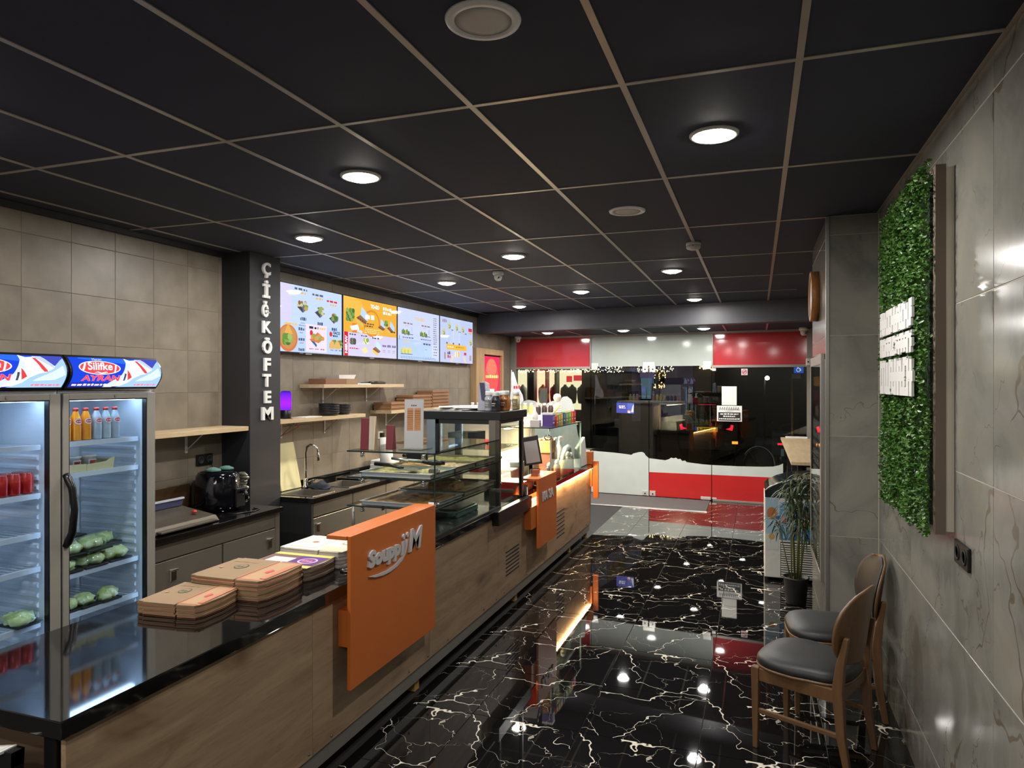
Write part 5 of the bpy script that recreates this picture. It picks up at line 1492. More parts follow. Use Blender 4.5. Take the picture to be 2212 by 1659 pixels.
b = B(); b.box(GX1 + .0015, GX1 + .011, GY0 - .003, GY0 + .0, .90, 1.44); b.obj('pane_edge', pbr('dark_green_edge', (22, 36, 34), .2), gc)
for x, y in ((GX0 + .03, GY0 + .03), (GX0 + .03, GY1 - .03)):
    b = B(); b.cyl((x, y, .895), (x, y, 1.075), .011, n=12); b.obj('leg', STEELD, gc)
for (x, y) in ((GX0 + .10, GY0 + .03), (GX1 - .09, GY0 + .03), (GX0 + .10, GY1 - .05), (GX1 - .09, GY1 - .05)):
    for z in (1.44, 1.265, 1.075):
        b = B(); b.cyl((x, y, z - .03), (x, y, z), .014, n=14); b.lathe((x, y, z - .03), [(0, -.006), (.014, -.004), (.016, .004), (.013, .010)], 14); b.obj('clamp', CHROME, gc)
for z in (1.33, 1.12):
    b = B(); b.lathe((GX1 + .010, GY0 + .035, z), [(.018, -.0), (.018, .008), (.010, .014), (0, .015)], 14, axis='X'); b.box(GX1 - .05, GX1 + .002, GY0 + .022, GY0 + .048, z - .012, z + .012); b.obj('clamp', CHROME, gc)
b = B(); b.box(GX0, GX1 + .012, GY0, GY1, .8955, .903); b.obj('case_floor', pbr('dark_base', (70, 82, 82), .12), gc)
b = B(); b.box(GX1 + .001, GX1 + .016, GY0, GY1, .8955, .915); b.obj('bottom_rail', BLACK, gc)
# trays with food
PIST = mat_food('pistachio_top', (122, 122, 54), (168, 156, 90), (200, 174, 116), 45)
BAKL = mat_food('baklava_top', (150, 104, 52), (186, 140, 78), (206, 170, 110), 38)
CIGK = mat_food('bulgur_top', (118, 84, 50), (160, 122, 74), (186, 156, 104), 30)
TRAYM = pbr('tray_metal', (166, 174, 176), .35, .3); TRAYK = pbr('tray_dark', (142, 132, 116), .4, .2)
def food_tray(x0, x1, y0, y1, z, h, tm, food, lab, flab, cat, seed, sl=6):
    t = thing('food_tray', lab, 'tray', ((x0 + x1) / 2, (y0 + y1) / 2, z), 'trays in the glass food case')
    b = B(); e = .010
    b.box(x0, x1, y0, y1, z, z + .003)
    for q in ((x0, x1, y0, y0 + .003), (x0, x1, y1 - .003, y1), (x0, x0 + .003, y0, y1), (x1 - .003, x1, y0, y1)): b.box(*q, z, z + h)
    b.box(x0 - e, x1 + e, y0 - e, y0, z + h - .004, z + h); b.box(x0 - e, x1 + e, y1, y1 + e, z + h - .004, z + h); b.box(x0 - e, x0, y0, y1, z + h - .004, z + h); b.box(x1, x1 + e, y0, y1, z + h - .004, z + h)
    b.obj('pan', tm, t)
    nx, ny = 24, 18
    vs, fs = [], []
    for j in range(ny + 1):
        for i in range(nx + 1):
            u, v = i / nx, j / ny
            zz = z + h * .72 + .010 * noise.noise(Vector((u * 7 + seed, v * 7, seed))) - (.006 if (i % sl == 0 or j % sl == 0) else 0)
            vs.append((x0 + .005 + u * (x1 - x0 - .01), y0 + .005 + v * (y1 - y0 - .01), zz))
    k = nx + 1
    for j in range(ny):
        for i in range(nx): fs.append((j * k + i, j * k + i + 1, (j + 1) * k + i + 1, (j + 1) * k + i))
    bt = len(vs)
    vs += [(x0 + .005, y0 + .005, z + .004), (x1 - .005, y0 + .005, z + .004), (x1 - .005, y1 - .005, z + .004), (x0 + .005, y1 - .005, z + .004)]
    fs += [(bt, bt + 3, bt + 2, bt + 1), tuple([bt, bt + 1] + [i for i in range(nx, -1, -1)]), tuple([bt + 2, bt + 3] + [ny * k + i for i in range(nx + 1)]),
           tuple([bt + 3, bt] + [j * k for j in range(ny + 1)]), tuple([bt + 1, bt + 2] + [j * k + nx for j in range(ny, -1, -1)])]
    b = B(); b.add(vs, fs, 0, True)
    tag(b.obj('pastry_slab', food, fix=True), flab, cat)
food_tray(-2.50, -1.985, 4.06, 4.42, 1.276, .035, TRAYM, PIST, 'steel tray nearest the camera on the middle glass shelf', 'green pistachio pastry in the nearest middle tray', 'pastry', 1)
food_tray(-2.50, -1.985, 4.445, 4.80, 1.276, .038, TRAYK, BAKL, 'dark tray in the middle of the middle glass shelf', 'golden baklava between the two green pastries', 'pastry', 2)
food_tray(-2.50, -1.985, 4.825, 5.20, 1.276, .040, TRAYK, PIST, 'dark tray at the far end of the middle glass shelf', 'green pistachio pastry at the far end of the middle shelf', 'pastry', 3)
food_tray(-2.50, -1.985, 4.06, 4.56, 1.086, .030, TRAYM, CIGK, 'steel tray nearest the camera on the lowest glass shelf', 'brown pastry in the nearest low tray', 'pastry', 4)
food_tray(-2.50, -1.985, 4.60, 5.20, 1.086, .040, TRAYK, CIGK, 'dark tray at the far end of the lowest glass shelf', 'brown pastry in the far low tray', 'pastry', 5)
t = thing('stacked_slice', 'thick cut pastry piece standing on the low far tray', 'pastry', (-2.16, 4.66, 1.12))
b = B(); b.box(-2.28, -2.06, 4.60, 4.78, 1.118, 1.175); b.obj('layers', CIGK, t, bevel=.012)
b = B(); b.blob((-2.17, 4.69, 1.176), .11, .085, .022, 0, 7, .3, 16, 8, flat=-.002); b.obj('crumb_top', PIST, t)
# spatulas, tongs
b = B(); t = thing('pastry_spatula', 'black handled spatula with pale blade lying on the nearest pastry', 'spatula', (-2.3, 4.25, 1.32))
b.hexa([(-2.30, 4.16, 1.318), (-2.16, 4.12, 1.318), (-2.12, 4.20, 1.318), (-2.24, 4.26, 1.318)], [(-2.30, 4.16, 1.322), (-2.16, 4.12, 1.322), (-2.12, 4.20, 1.322), (-2.24, 4.26, 1.322)]); b.obj('blade', pbr('blade_steel', (190, 192, 186), .2, .8), t)
b = B(); b.tube([(-2.27, 4.21, 1.323), (-2.38, 4.24, 1.336), (-2.52, 4.27, 1.338)], [.009, .014, .014], 8); b.obj('handle', BLACK, t)
t = thing('serving_tongs', 'steel serving tongs with black tips resting across the trays', 'tongs', (-2.25, 4.4, 1.33))
b = B(); b.tube([(-2.44, 4.36, 1.37), (-2.33, 4.37, 1.355), (-2.23, 4.42, 1.345)], .010, 8); b.tube([(-2.44, 4.36, 1.37), (-2.34, 4.41, 1.355), (-2.22, 4.46, 1.345)], .010, 8); b.obj('arms', ALU, t)
b = B(); b.tube([(-2.23, 4.42, 1.345), (-2.17, 4.45, 1.335), (-2.11, 4.48, 1.33)], [.010, .018, .012], 8); b.tube([(-2.22, 4.46, 1.345), (-2.16, 4.50, 1.335), (-2.10, 4.52, 1.33)], [.010, .018, .012], 8); b.obj('tips', BLACK, t)
t = thing('dough_knife', 'flat black scraper hanging above the middle tray', 'scraper', (-2.35, 4.7, 1.34))
b = B(); b.box(-2.46, -2.30, 4.62, 4.66, 1.33, 1.385); b.obj('plate', BLACK, t, bevel=.008); b = B(); b.cyl((-2.5, 4.64, 1.36), (-2.46, 4.64, 1.36), .012, n=10); b.obj('grip', BLACK, t)
# weighing plate under the shelves
t = thing('steel_scale', 'low steel weighing plate on the floor of the glass case', 'scale', (-2.25, 4.85, .903))
b = B(); b.box(-2.42, -2.08, 4.7, 5.1, .9035, .95); b.obj('body', pbr('teal_plastic', (96, 126, 124), .3), t, bevel=.01); b = B(); b.box(-2.40, -2.10, 4.72, 5.08, .9505, .962); b.obj('plate', STEEL, t, bevel=.004)
t = thing('steel_basin', 'round steel basin in the bottom of the glass case', 'basin', (-2.3, 4.4, .903))
b = B(); b.lathe((-2.30, 4.40, .9035), [(0, .002), (.12, .002), (.16, .06), (.165, .06), (.165, .055), (.125, 0), (0, 0)], 24); b.obj('basin_body', STEELD, t)

# on the top glass shelf
MAR = pbr('maroon_pack', (98, 30, 36), .4)
def foil_bag(x, y, w, h, lab, foil):
    t = thing('coffee_pack', lab, 'pack', (x, y, 1.45), None)
    def pk(x0, x1, d, top, m, nm):
        b = B(); b.hexa([(x0, y - d, 1.4505), (x1, y - d, 1.4505), (x1, y + d, 1.4505), (x0, y + d, 1.4505)], [(x0 - .006, y - .006, top), (x1 + .002, y - .006, top), (x1 + .002, y + .006, top), (x0 - .006, y + .006, top)]); b.obj(nm, m, t, bevel=.004)
    pk(x - w / 2, x + w / 2, .030, 1.45 + h, MAR, 'pack_body')
    if foil: pk(x + w / 2 + .001, x + w / 2 + .045, .028, 1.462 + h, pbr('gold_foil', (224, 206, 168), .22, .7), 'foil_side')
foil_bag(-2.50, 4.12, .062, .215, 'tall maroon pack with shiny foil side on the top glass shelf', True)
foil_bag(-2.35, 4.19, .052, .165, 'shorter maroon pack on the top glass shelf', False)
t = thing('menu_stand', 'white upright menu card in a clear stand on the top glass shelf', 'menu stand', (-2.2, 4.24, 1.45))
b = B(); b.box(-2.29, -2.12, 4.18, 4.36, 1.4505, 1.456); b.obj('foot', glass('acrylic', (240, 244, 244), .08), t)
b = B(); b.hexa([(-2.275, 4.235, 1.456), (-2.155, 4.285, 1.456), (-2.157, 4.291, 1.456), (-2.277, 4.241, 1.456)], [(-2.275, 4.245, 1.79), (-2.155, 4.295, 1.79), (-2.157, 4.301, 1.79), (-2.277, 4.251, 1.79)]); b.obj('card', pbr('card_grey_white', (160, 160, 160), .5), t)
p = Print(plane_map((-2.275, 4.2345, 1.456), (.12, .05, 0), (0, .01, .334)), rough=.6)
p.rect(.04, .02, .96, .97, (166, 166, 166)); p.rect(.14, .36, .47, .82, (168, 118, 76)); p.rect(.52, .36, .86, .82, (168, 118, 76)); p.bars(.35, .86, .3, .03, (70, 66, 66), 3)
for k in range(9): p.bars(.17, .40 + .045 * k, .26, .018, (150, 104, 70), 4, k); p.bars(.55, .40 + .045 * k, .26, .018, (150, 104, 70), 4, k + 20)
p.obj('print', t)
# white tall canister behind, left part of case
t = thing('paper_roll', 'upright white paper roll behind the glass case', 'roll', (-3.85, 6.78, .90))
b = B(); b.lathe((-3.86, 6.78, .9), [(.02, .001), (.07, .001), (.07, .40), (.02, .40), (.02, .001)], 22); b.obj('roll_body', WHITE, t)

# ================================================================== TALL CABINET
tc = thing('tall_glass_cabinet', 'tall glass cabinet with a thick black top at the end of the food case', 'cabinet', (-2.32, 5.6, .9))
TY0, TY1, TX0, TX1 = 5.27, 5.95, -2.67, -1.955
b = B(); b.box(TX0, TX1, TY0, TY1, 1.60, 1.668); b.obj('top_slab', BLACK, tc, bevel=.004)
POST = pbr('brown_metal_post', (92, 82, 76), .35, .4); POSTS = pbr('steel_post', (130, 140, 146), .35, .5)
for (x0, x1, y0, y1, m) in ((-2.06, -2.0, TY0 + .004, TY0 + .05, STEEL), (-2.0, -1.966, TY0 + .004, TY0 + .04, POST), (-2.0, -1.966, TY1 - .10, TY1 - .06, POST), (TX0 + .05, TX0 + .13, TY0 + .004, TY0 + .05, POSTS), (TX0 + .05, TX0 + .10, TY1 - .1, TY1 - .06, POST)):
    b = B(); b.box(x0, x1, y0, y1, .897, 1.60); b.obj('post', m, tc, bevel=.003)
b = B(); b.box(TX0 + .13, TX0 + .16, TY0 + .01, TY0 + .03, 1.0, 1.60); b.box(TX0 + .13, -2.06, TY0 + .01, TY0 + .03, 1.565, 1.60); b.obj('near_frame', BLACK, tc)
b = B(); b.box(-2.0, -1.97, TY0 + .04, TY1 - .06, 1.57, 1.60); b.box(-1.99, -1.972, TY1 - .115, TY1 - .10, .92, 1.60); b.obj('side_frame', BLACK, tc)
pane(tc, TX0 + .16, -2.06, TY0 + .016, TY0 + .022, .90, 1.565, 'end_pane', GLASSG)
pane(tc, -1.986, -1.980, TY0 + .04, TY1 - .10, .90, 1.57, 'front_pane', GLASSG)
for z in (1.36, 1.15):
    pane(tc, TX0 + .12, -2.0, TY0 + .05, TY1 - .1, z - .008, z, 'glass_shelf', GLASSG)
for z in (1.30, 1.09):
    b = B(); b.lathe((-1.966, TY0 + .022, z), [(.012, 0), (.012, .010), (.006, .014), (0, .014)], 12, axis='X'); b.obj('clamp', CHROME, tc)
b = B(); b.box(-2.035, -2.02, TY0 - .008, TY0 + .004, 1.27, 1.29); b.obj('catch', CHROME, tc)
t = thing('tissue_pack', 'red and white pack inside the tall glass cabinet', 'pack', (-2.2, 5.5, 1.15))
b = B(); b.box(-2.30, -2.16, 5.42, 5.56, 1.1505, 1.24); b.obj('pack_body', pbr('pack_red', (206, 40, 60), .4), t, bevel=.006); b = B(); b.box(-2.25, -2.158, 5.418, 5.50, 1.19, 1.225); b.obj('pack_label', PAPER, t)
t = thing('paper_bag_stack', 'pale box with dark blue stripe inside the tall glass cabinet', 'box', (-2.4, 5.65, 1.36))
b = B(); b.box(-2.55, -2.30, 5.55, 5.8, 1.3605, 1.47); b.obj('box_body', CARD, t); b = B(); b.box(-2.36, -2.298, 5.548, 5.8, 1.3605, 1.475); b.obj('stripe', pbr('navy', (36, 40, 76), .5), t)
# on top of the tall cabinet
b = B()
rnd = random.Random(3)
for k in range(7):
    x, y = -2.42 + rnd.uniform(-.12, .12), 5.55 + rnd.uniform(-.08, .08)
    t = B(); w, l = .13, .10
    R = Matrix.Translation((x, y, 1.669 + .0045 * k)) @ Matrix.Rotation(rnd.uniform(-.6, .6), 4, 'Z')
    t.xf = R; t.hexa([(-w, -l, 0), (w, -l, 0), (w, l, 0), (-w, l, 0)], [(-w, -l, .003), (w, -l, .004), (w * .9, l, .012), (-w, l, .006)])
    tag(t.obj('paper_bag', PAPER), 'flat white paper bag on the tall cabinet, %s of the pile' % nth(k, 7), 'paper bag', 'paper bags on the tall cabinet')
b = B(); b.box(-2.36, -2.24, 5.70, 5.76, 1.669, 1.70); tag(b.obj('red_clip', pbr('red_plastic', (206, 60, 40), .4), bevel=.004), 'small red plastic clip behind the paper bags', 'clip')
def jar(x, y, z, r, h, col, lab, grp, cap=WHITE):
    t = thing('spice_jar', lab, 'jar', (x, y, z), grp)
    b = B(); b.lathe((x, y, z), [(0, .001), (r * .93, .001), (r, .008), (r, h * .66), (r * .72, h * .76), (r * .70, h * .80)], 18); b.obj('jar_body', pbr('jar_%d_%d_%d' % col, col, .2), t)
    b = B(); b.lathe((x, y, z), [(r * .84, h * .79), (r * .86, h * .80), (r * .86, h * .98), (r * .8, h), (0, h)], 18); b.obj('lid', cap, t)
    p = Print(lambda a, c, d: Vector((x + (r + .0008 + d) * math.sin(-.9 + a * 1.6), y - (r + .0008 + d) * math.cos(-.9 + a * 1.6), z + h * (.15 + .42 * c))), rough=.5)
    k2 = tuple(max(0, v - 60) for v in col); p.rect(0, 0, 1, 1, k2); p.bars(.1, .55, .6, .12, (206, 196, 190), 3); p.bars(.1, .3, .5, .1, (206, 196, 190), 3); p.obj('label', t, sub=2)
jar(-2.105, 5.40, 1.669, .038, .165, (178, 180, 184), 'grey jar with white lid, leftmost on the tall cabinet', 'jars on the tall cabinet')
jar(-2.03, 5.36, 1.669, .036, .16, (60, 58, 70), 'dark blue grey jar with white lid on the tall cabinet', 'jars on the tall cabinet')
jar(-2.05, 5.50, 1.669, .034, .165, (150, 70, 50), 'red brown spice jar with white lid on the tall cabinet', 'jars on the tall cabinet')
jar(-1.995, 5.49, 1.669, .038, .168, (176, 118, 60), 'amber jar with white lid on the tall cabinet', 'jars on the tall cabinet')
jar(-2.0, 5.78, 1.669, .034, .165, (200, 190, 150), 'pale yellow jar, rightmost on the tall cabinet', 'jars on the tall cabinet')
t = thing('tote_bag', 'standing grey and white paper carrier behind the jars', 'bag', (-2.16, 5.48, 1.668))
b = B(); b.hexa([(-2.22, 5.42, 1.669), (-2.13, 5.42, 1.669), (-2.13, 5.54, 1.669), (-2.22, 5.54, 1.669)], [(-2.215, 5.44, 1.90), (-2.16, 5.44, 1.92), (-2.15, 5.52, 1.90), (-2.21, 5.52, 1.90)]); b.obj('bag_body', pbr('bag_grey', (168, 166, 178), .6, bump=.3), t, bevel=.006)
b = B(); b.hexa([(-2.18, 5.415, 1.76), (-2.135, 5.415, 1.76), (-2.135, 5.42, 1.76), (-2.18, 5.42, 1.76)], [(-2.205, 5.43, 1.905), (-2.165, 5.43, 1.905), (-2.165, 5.436, 1.905), (-2.205, 5.436, 1.905)]); b.obj('blue_fold', pbr('bag_navy', (52, 52, 86), .6), t)

# ================================================================== CASH DESK
b = B(); b.box(-1.953, -1.895, 5.07, 5.915, .785, .897)
t = thing('cash_ledge', 'thick black customer ledge fixed to the counter by the cash desk', 'ledge', (-1.92, 5.5, .785)); b.obj('ledge_body', pbr('deep_black', (5, 5, 6), .3), t, bevel=.006)
t = thing('card_terminal', 'black and white card terminal on the cash ledge', 'payment terminal', (-1.99, 5.98, .895))
b = B(); b.hexa([(-2.05, 5.90, .8955), (-1.945, 5.90, .8955), (-1.945, 5.985, .8955), (-2.05, 5.985, .8955)], [(-2.04, 5.91, .945), (-1.955, 5.91, .935), (-1.955, 5.98, .985), (-2.04, 5.98, .99)]); b.obj('body', BLACK, t, bevel=.008)
b = B(); b.hexa([(-1.944, 5.915, .90), (-1.940, 5.915, .90), (-1.940, 5.93, .90), (-1.944, 5.93, .90)], [(-1.953, 5.935, .965), (-1.949, 5.935, .965), (-1.949, 5.955, .965), (-1.953, 5.955, .965)]); b.obj('white_trim', WHITE, t)
t = thing('cash_screen', 'black touch screen till on a stand seen from behind', 'monitor', (-2.25, 6.35, .895))
b = B(); b.lathe((-2.07, 6.42, .895), [(.07, 0.001), (.07, .012), (.025, .02), (.02, .24)], 20); b.obj('stand', BLACK, t)
b = B(); b.hexa([(-2.115, 6.36, 1.10), (-1.955, 6.43, 1.125), (-1.965, 6.46, 1.13), (-2.125, 6.39, 1.105)], [(-2.165, 6.38, 1.37), (-2.01, 6.45, 1.40), (-2.02, 6.48, 1.40), (-2.175, 6.41, 1.37)]); b.obj('housing', BLACK, t, bevel=.006)
b = B(); b.hexa([(-2.095, 6.3665, 1.125), (-1.972, 6.4205, 1.145), (-1.973, 6.4225, 1.145), (-2.096, 6.3685, 1.125)], [(-2.130, 6.3825, 1.33), (-2.015, 6.4335, 1.35), (-2.016, 6.4355, 1.35), (-2.131, 6.3845, 1.33)])
b.obj('rear_plate', pbr('rear_grey', (150, 144, 142), .5), t)
t = thing('till_drawer', 'brown black till box beneath the touch screen', 'cash box', (-2.2, 6.2, .895))
b = B(); b.box(-2.40, -2.02, 6.02, 6.32, .8955, .99); b.obj('box_body', pbr('till_brown', (74, 46, 36), .35), t, bevel=.004); b = B(); b.box(-2.38, -2.04, 6.01, 6.02, .91, .965); b.obj('drawer_front', BLACK, t)
t = thing('card_dispenser', 'small reddish card rack standing on the second orange sign', 'card rack', (-1.955, 6.22, 1.035))
b = B(); b.box(-1.99, -1.92, 6.18, 6.25, 1.0355, 1.10); b.obj('rack', glass('acrylic2', (236, 210, 200), .1), t); b = B(); b.box(-1.985, -1.925, 6.19, 6.24, 1.037, 1.092); b.obj('cards', pbr('card_red', (206, 160, 140), .5), t)
t = thing('lime_bag', 'pale yellow green plastic bag behind the second orange sign', 'bag', (-2.05, 6.55, .895))
b = B(); b.blob((-2.09, 6.60, .96), .06, .07, .075, 0, 12, .4, 16, 10, flat=-.064); b.obj('bag_body', pbr('lime_plastic', (214, 218, 120), .3), t)

# ================================================================== SECOND GLASS CASE
g2 = thing('topping_case', 'second glass case with sauces at the far end of the counter', 'display case', (-2.28, 7.5, .9))
HY0, HY1 = 6.75, 8.0
pane(g2, -2.60, -1.955, HY0, HY1, 1.441, 1.45, 'glass_shelf', GLASSG)
b = B(); b.box(-2.60, -1.955, HY0 - .0015, HY0, 1.4412, 1.4498); b.box(-1.955, -1.9535, HY0, HY1, 1.4412, 1.4498); b.obj('polished_edge', pbr('dark_green_edge', (22, 36, 34), .2), g2)
pane(g2, -1.968, -1.960, HY0, HY1, .897, 1.441, 'front_pane')
pane(g2, -2.60, -1.97, HY0 + .002, HY0 + .010, .99, 1.441, 'end_pane')
pane(g2, -2.60, -1.97, HY1 - .010, HY1 - .002, .90, 1.441, 'end_pane')
PE = pbr('pale_glass_edge', (176, 196, 186), .2)
for y in (HY0, HY1 - .004):
    b = B(); b.box(-1.972, -1.958, y, y + .006, .897, 1.441); b.obj('glass_edge', PE, g2)
for (x, y) in ((-1.985, HY0 + .05), (-1.985, HY1 - .05), (-2.56, HY0 + .05)):
    b = B(); b.cyl((x, y, 1.41), (x, y, 1.441), .016, n=14); b.obj('clamp', CHROME, g2)
b = B(); b.tube([(-1.995 + .036 * math.cos(a * math.pi / 10), HY0 - .002, 1.352 + .024 * math.sin(a * math.pi / 10)) for a in range(21)], .006, 8); b.obj('finger_ring', CHROME, g2)
# warm light inside
b = B(); b.box(-2.50, -2.46, HY0 + .1, 8.35, 1.418, 1.428); b.obj('light_bar', emit('case_led', (255, 222, 170), 22.0), g2)
la = bpy.data.lights.new('lamp', 'AREA'); la.shape = 'RECTANGLE'; la.size = 0.03; la.size_y = 1.1; la.energy = 55; la.color = (1.0, .80, .55)
lo = bpy.data.objects.new('lamp', la); COL.objects.link(lo); lo.location = (-2.48, 7.4, 1.415); put(lo, g2)
# lit white back panel with low wall
b = B(); b.box(-2.60, -2.585, HY0 + .1, 8.45, .896, 1.16); b.obj('back_panel', WHITE, g2)
# sauces on the worktop in the case
def sauce(x, y, r, h, col, lab, grp=None, cap=WHITE):
    t = thing('sauce_bottle', lab, 'bottle', (x, y, .895), grp)
    b = B(); b.lathe((x, y, .8955), [(0, 0), (r, .0), (r, h * .62), (r * .8, h * .72), (r * .55, h * .76)], 16); b.obj('bottle_body', pbr('sauce_%d_%d_%d' % col, col, .3), t)
    b = B(); b.lathe((x, y, .8955), [(r * .72, h * .75), (r * .75, h * .78), (r * .7, h * .9), (r * .2, h), (0, h)], 16); b.obj('cap', cap, t)
sauce(-2.07, 7.05, .034, .17, (90, 84, 96), 'dark sauce bottle with white cap, nearest in the second case')
sauce(-2.02, 7.18, .036, .19, (206, 170, 120), 'tan sauce bottle with white cap in the second case')
sauce(-2.02, 7.42, .042, .22, (232, 222, 150), 'pale yellow sauce bottle in the second case')
sauce(-2.03, 7.68, .042, .23, (240, 232, 200), 'cream sauce bottle in the second case')
sauce(-2.05, 7.88, .036, .20, (160, 140, 120), 'brown grey sauce bottle at the far end of the second case')
for k in range(4):
    x, y = -2.40 + .0 * k, 7.0 + .22 * k
    t = thing('topping_tub', ('nearest', 'second nearest', 'third nearest', 'farthest')[k] + ' pale topping tub at the back of the second case', 'tub', (x, y, .895), 'topping tubs in the second case')
    b = B(); b.lathe((x, y, .8955), [(0, 0), (.075, 0), (.09, .16), (.094, .165)], 18); b.obj('tub', pbr('tub_cream', (236, 228, 196), .4), t)
    b = B(); b.lathe((x, y, .8955), [(.094, .166), (.094, .176), (0, .18)], 18); b.obj('lid', WHITE, t)
t = thing('bread_basket', 'orange crate of rolls raised inside the second case', 'basket', (-2.25, 7.5, 1.17))
b = B(); b.box(-2.30, -2.16, 7.42, 7.58, .8955, 1.12); b.obj('pedestal', pbr('pedestal_brown', (120, 70, 50), .6), t); b = B(); b.box(-2.31, -2.15, 7.40, 7.60, 1.121, 1.26); b.obj('crate', pbr('crate_orange', (178, 116, 66), .5), t, bevel=.012)
b = B()
for k in range(7): b.blob((-2.29 + .02 * k, 7.44 + .05 * (k % 3), 1.268), .026, .026, .02, 0, k, .3, 8, 6)
b.obj('rolls', pbr('roll_crust', (206, 140, 80), .6), t)
for k, (y, lab) in enumerate(((7.72, 'clear pump bottle near the middle of the second case'), (7.9, 'clear pump bottle at the far glass of the second case'))):
    t = thing('pump_bottle', lab, 'bottle', (-2.2, y, 1.0), None)
    b = B(); b.lathe((-2.2, y, .8955), [(0, 0), (.032, 0), (.032, .25), (.016, .30), (.012, .33)], 16); b.obj('bottle_body', pbr('pump_clear', (206, 210, 204), .15), t); b = B(); b.cyl((-2.2, y, 1.225), (-2.2, y, 1.27), .008, n=8); b.tube([(-2.2, y, 1.27), (-2.16, y - .01, 1.272)], .007, 6); b.obj('pump', WHITE, t)
t = thing('cling_wrap', 'clear bag of flatbread leaning at the far end of the counter', 'bag', (-2.03, 8.25, .895))
b = B(); b.hexa([(-2.06, 8.03, .8955), (-1.98, 8.03, .8955), (-1.98, 8.42, .8955), (-2.06, 8.42, .8955)], [(-2.05, 8.05, 1.13), (-2.01, 8.05, 1.13), (-2.01, 8.42, 1.24), (-2.05, 8.42, 1.24)]); b.obj('bag_body', pbr('film_grey', (204, 204, 196), .3, bump=.8, bscale=40), t, bevel=.01)
t = thing('napkin_arch', 'white napkin holder arch in the far part of the second case', 'napkin holder', (-2.12, 8.05, .895))
b = B(); b.tube([(-2.12, 7.78, .91), (-2.12, 7.80, 1.05), (-2.12, 7.90, 1.13), (-2.12, 8.02, 1.14), (-2.12, 8.10, 1.08)], [.03, .032, .034, .034, .03], 10); b.obj('arch', WHITE, t)

# things on the second case
def carton(x, y, w, d, h, col, lab, top=None, z=1.4505):
    t = thing('tea_carton', lab, 'carton', (x, y, z), 'cartons on the second case')
    b = B(); b.box(x - w / 2, x + w / 2, y - d / 2, y + d / 2, z, z + h); b.obj('carton_body', pbr('ct_%d_%d_%d' % col, col, .45), t, bevel=.002)
    p = Print(plane_map((x + w / 2 + .0004, y - d / 2, z), (0, d, 0), (0, 0, h))); p.rect(.1, .55, .9, .9, tuple(min(255, v + 60) for v in col)); p.bars(.15, .3, .7, .12, (240, 236, 226), 3); p.obj('print', t)
carton(-2.03, 6.89, .11, .085, .125, (86, 62, 132), 'purple carton nearest on the second case')
b = B(); b.box(-2.086, -1.974, 6.846, 6.934, 1.5755, 1.596); b.obj('lid', WHITE, bpy.data.objects['tea_carton'])
carton(-2.16, 6.86, .10, .08, .07, (206, 196, 192), 'low pale carton left of the purple one')
carton(-2.03, 7.05, .10, .07, .105, (190, 70, 56), 'red carton behind the purple one')
carton(-2.03, 7.14, .10, .07, .12, (140, 156, 66), 'olive green carton on the second case')
carton(-2.03, 7.23, .10, .07, .125, (206, 152, 50), 'mustard yellow carton on the second case')
carton(-2.03, 7.33, .10, .07, .13, (44, 84, 130), 'blue carton on the second case')
carton(-2.03, 7.45, .10, .10, .125, (120, 130, 96), 'grey green carton on the second case')
carton(-2.03, 7.57, .10, .08, .13, (110, 176, 70), 'bright green carton on the second case')
carton(-2.03, 7.68, .10, .08, .13, (222, 110, 46), 'orange carton on the second case')
carton(-2.03, 7.79, .10, .09, .13, (196, 36, 48), 'dark red carton, farthest on the second case')
b = B(); b.tube([(-2.02, 7.02, 1.585), (-2.03, 7.18, 1.615), (-2.04, 7.36, 1.66)], .009, 8); tag(b.obj('yellow_straw', pbr('flap_yellow', (226, 192, 84), .5)), 'slanted yellow straw lying across the cartons', 'straw')
for k in range(7):
    b = B(); z = 1.4505 + .026 * k; b.lathe((-2.17, 7.72, z), [(0, .005), (.032, .005), (.046, .05), (.048, .05), (.034, 0), (0, 0)], 16); tag(b.obj('paper_cup', WHITE), 'white paper cup, %s in the stack behind the cartons' % nth(k, 7), 'cup', 'stacked paper cups')
b = B(); b.lathe((-2.17, 7.72, 1.68), [(0, 0), (.03, .01), (.048, .05), (.04, .085), (.015, .10), (0, .10)], 16); tag(b.obj('dome_lid', WHITE), 'white domed lid on top of the paper cup stack', 'lid')
t = thing('spray_bottle', 'white spray bottle standing among the cartons', 'bottle', (-2.24, 7.1, 1.45))
b = B(); b.lathe((-2.22, 7.02, 1.4505), [(0, 0), (.035, 0), (.035, .12), (.014, .16), (.012, .20)], 16); b.obj('bottle_body', WHITE, t); b = B(); b.box(-2.235, -2.18, 7.01, 7.03, 1.65, 1.675); b.obj('trigger', WHITE, t)

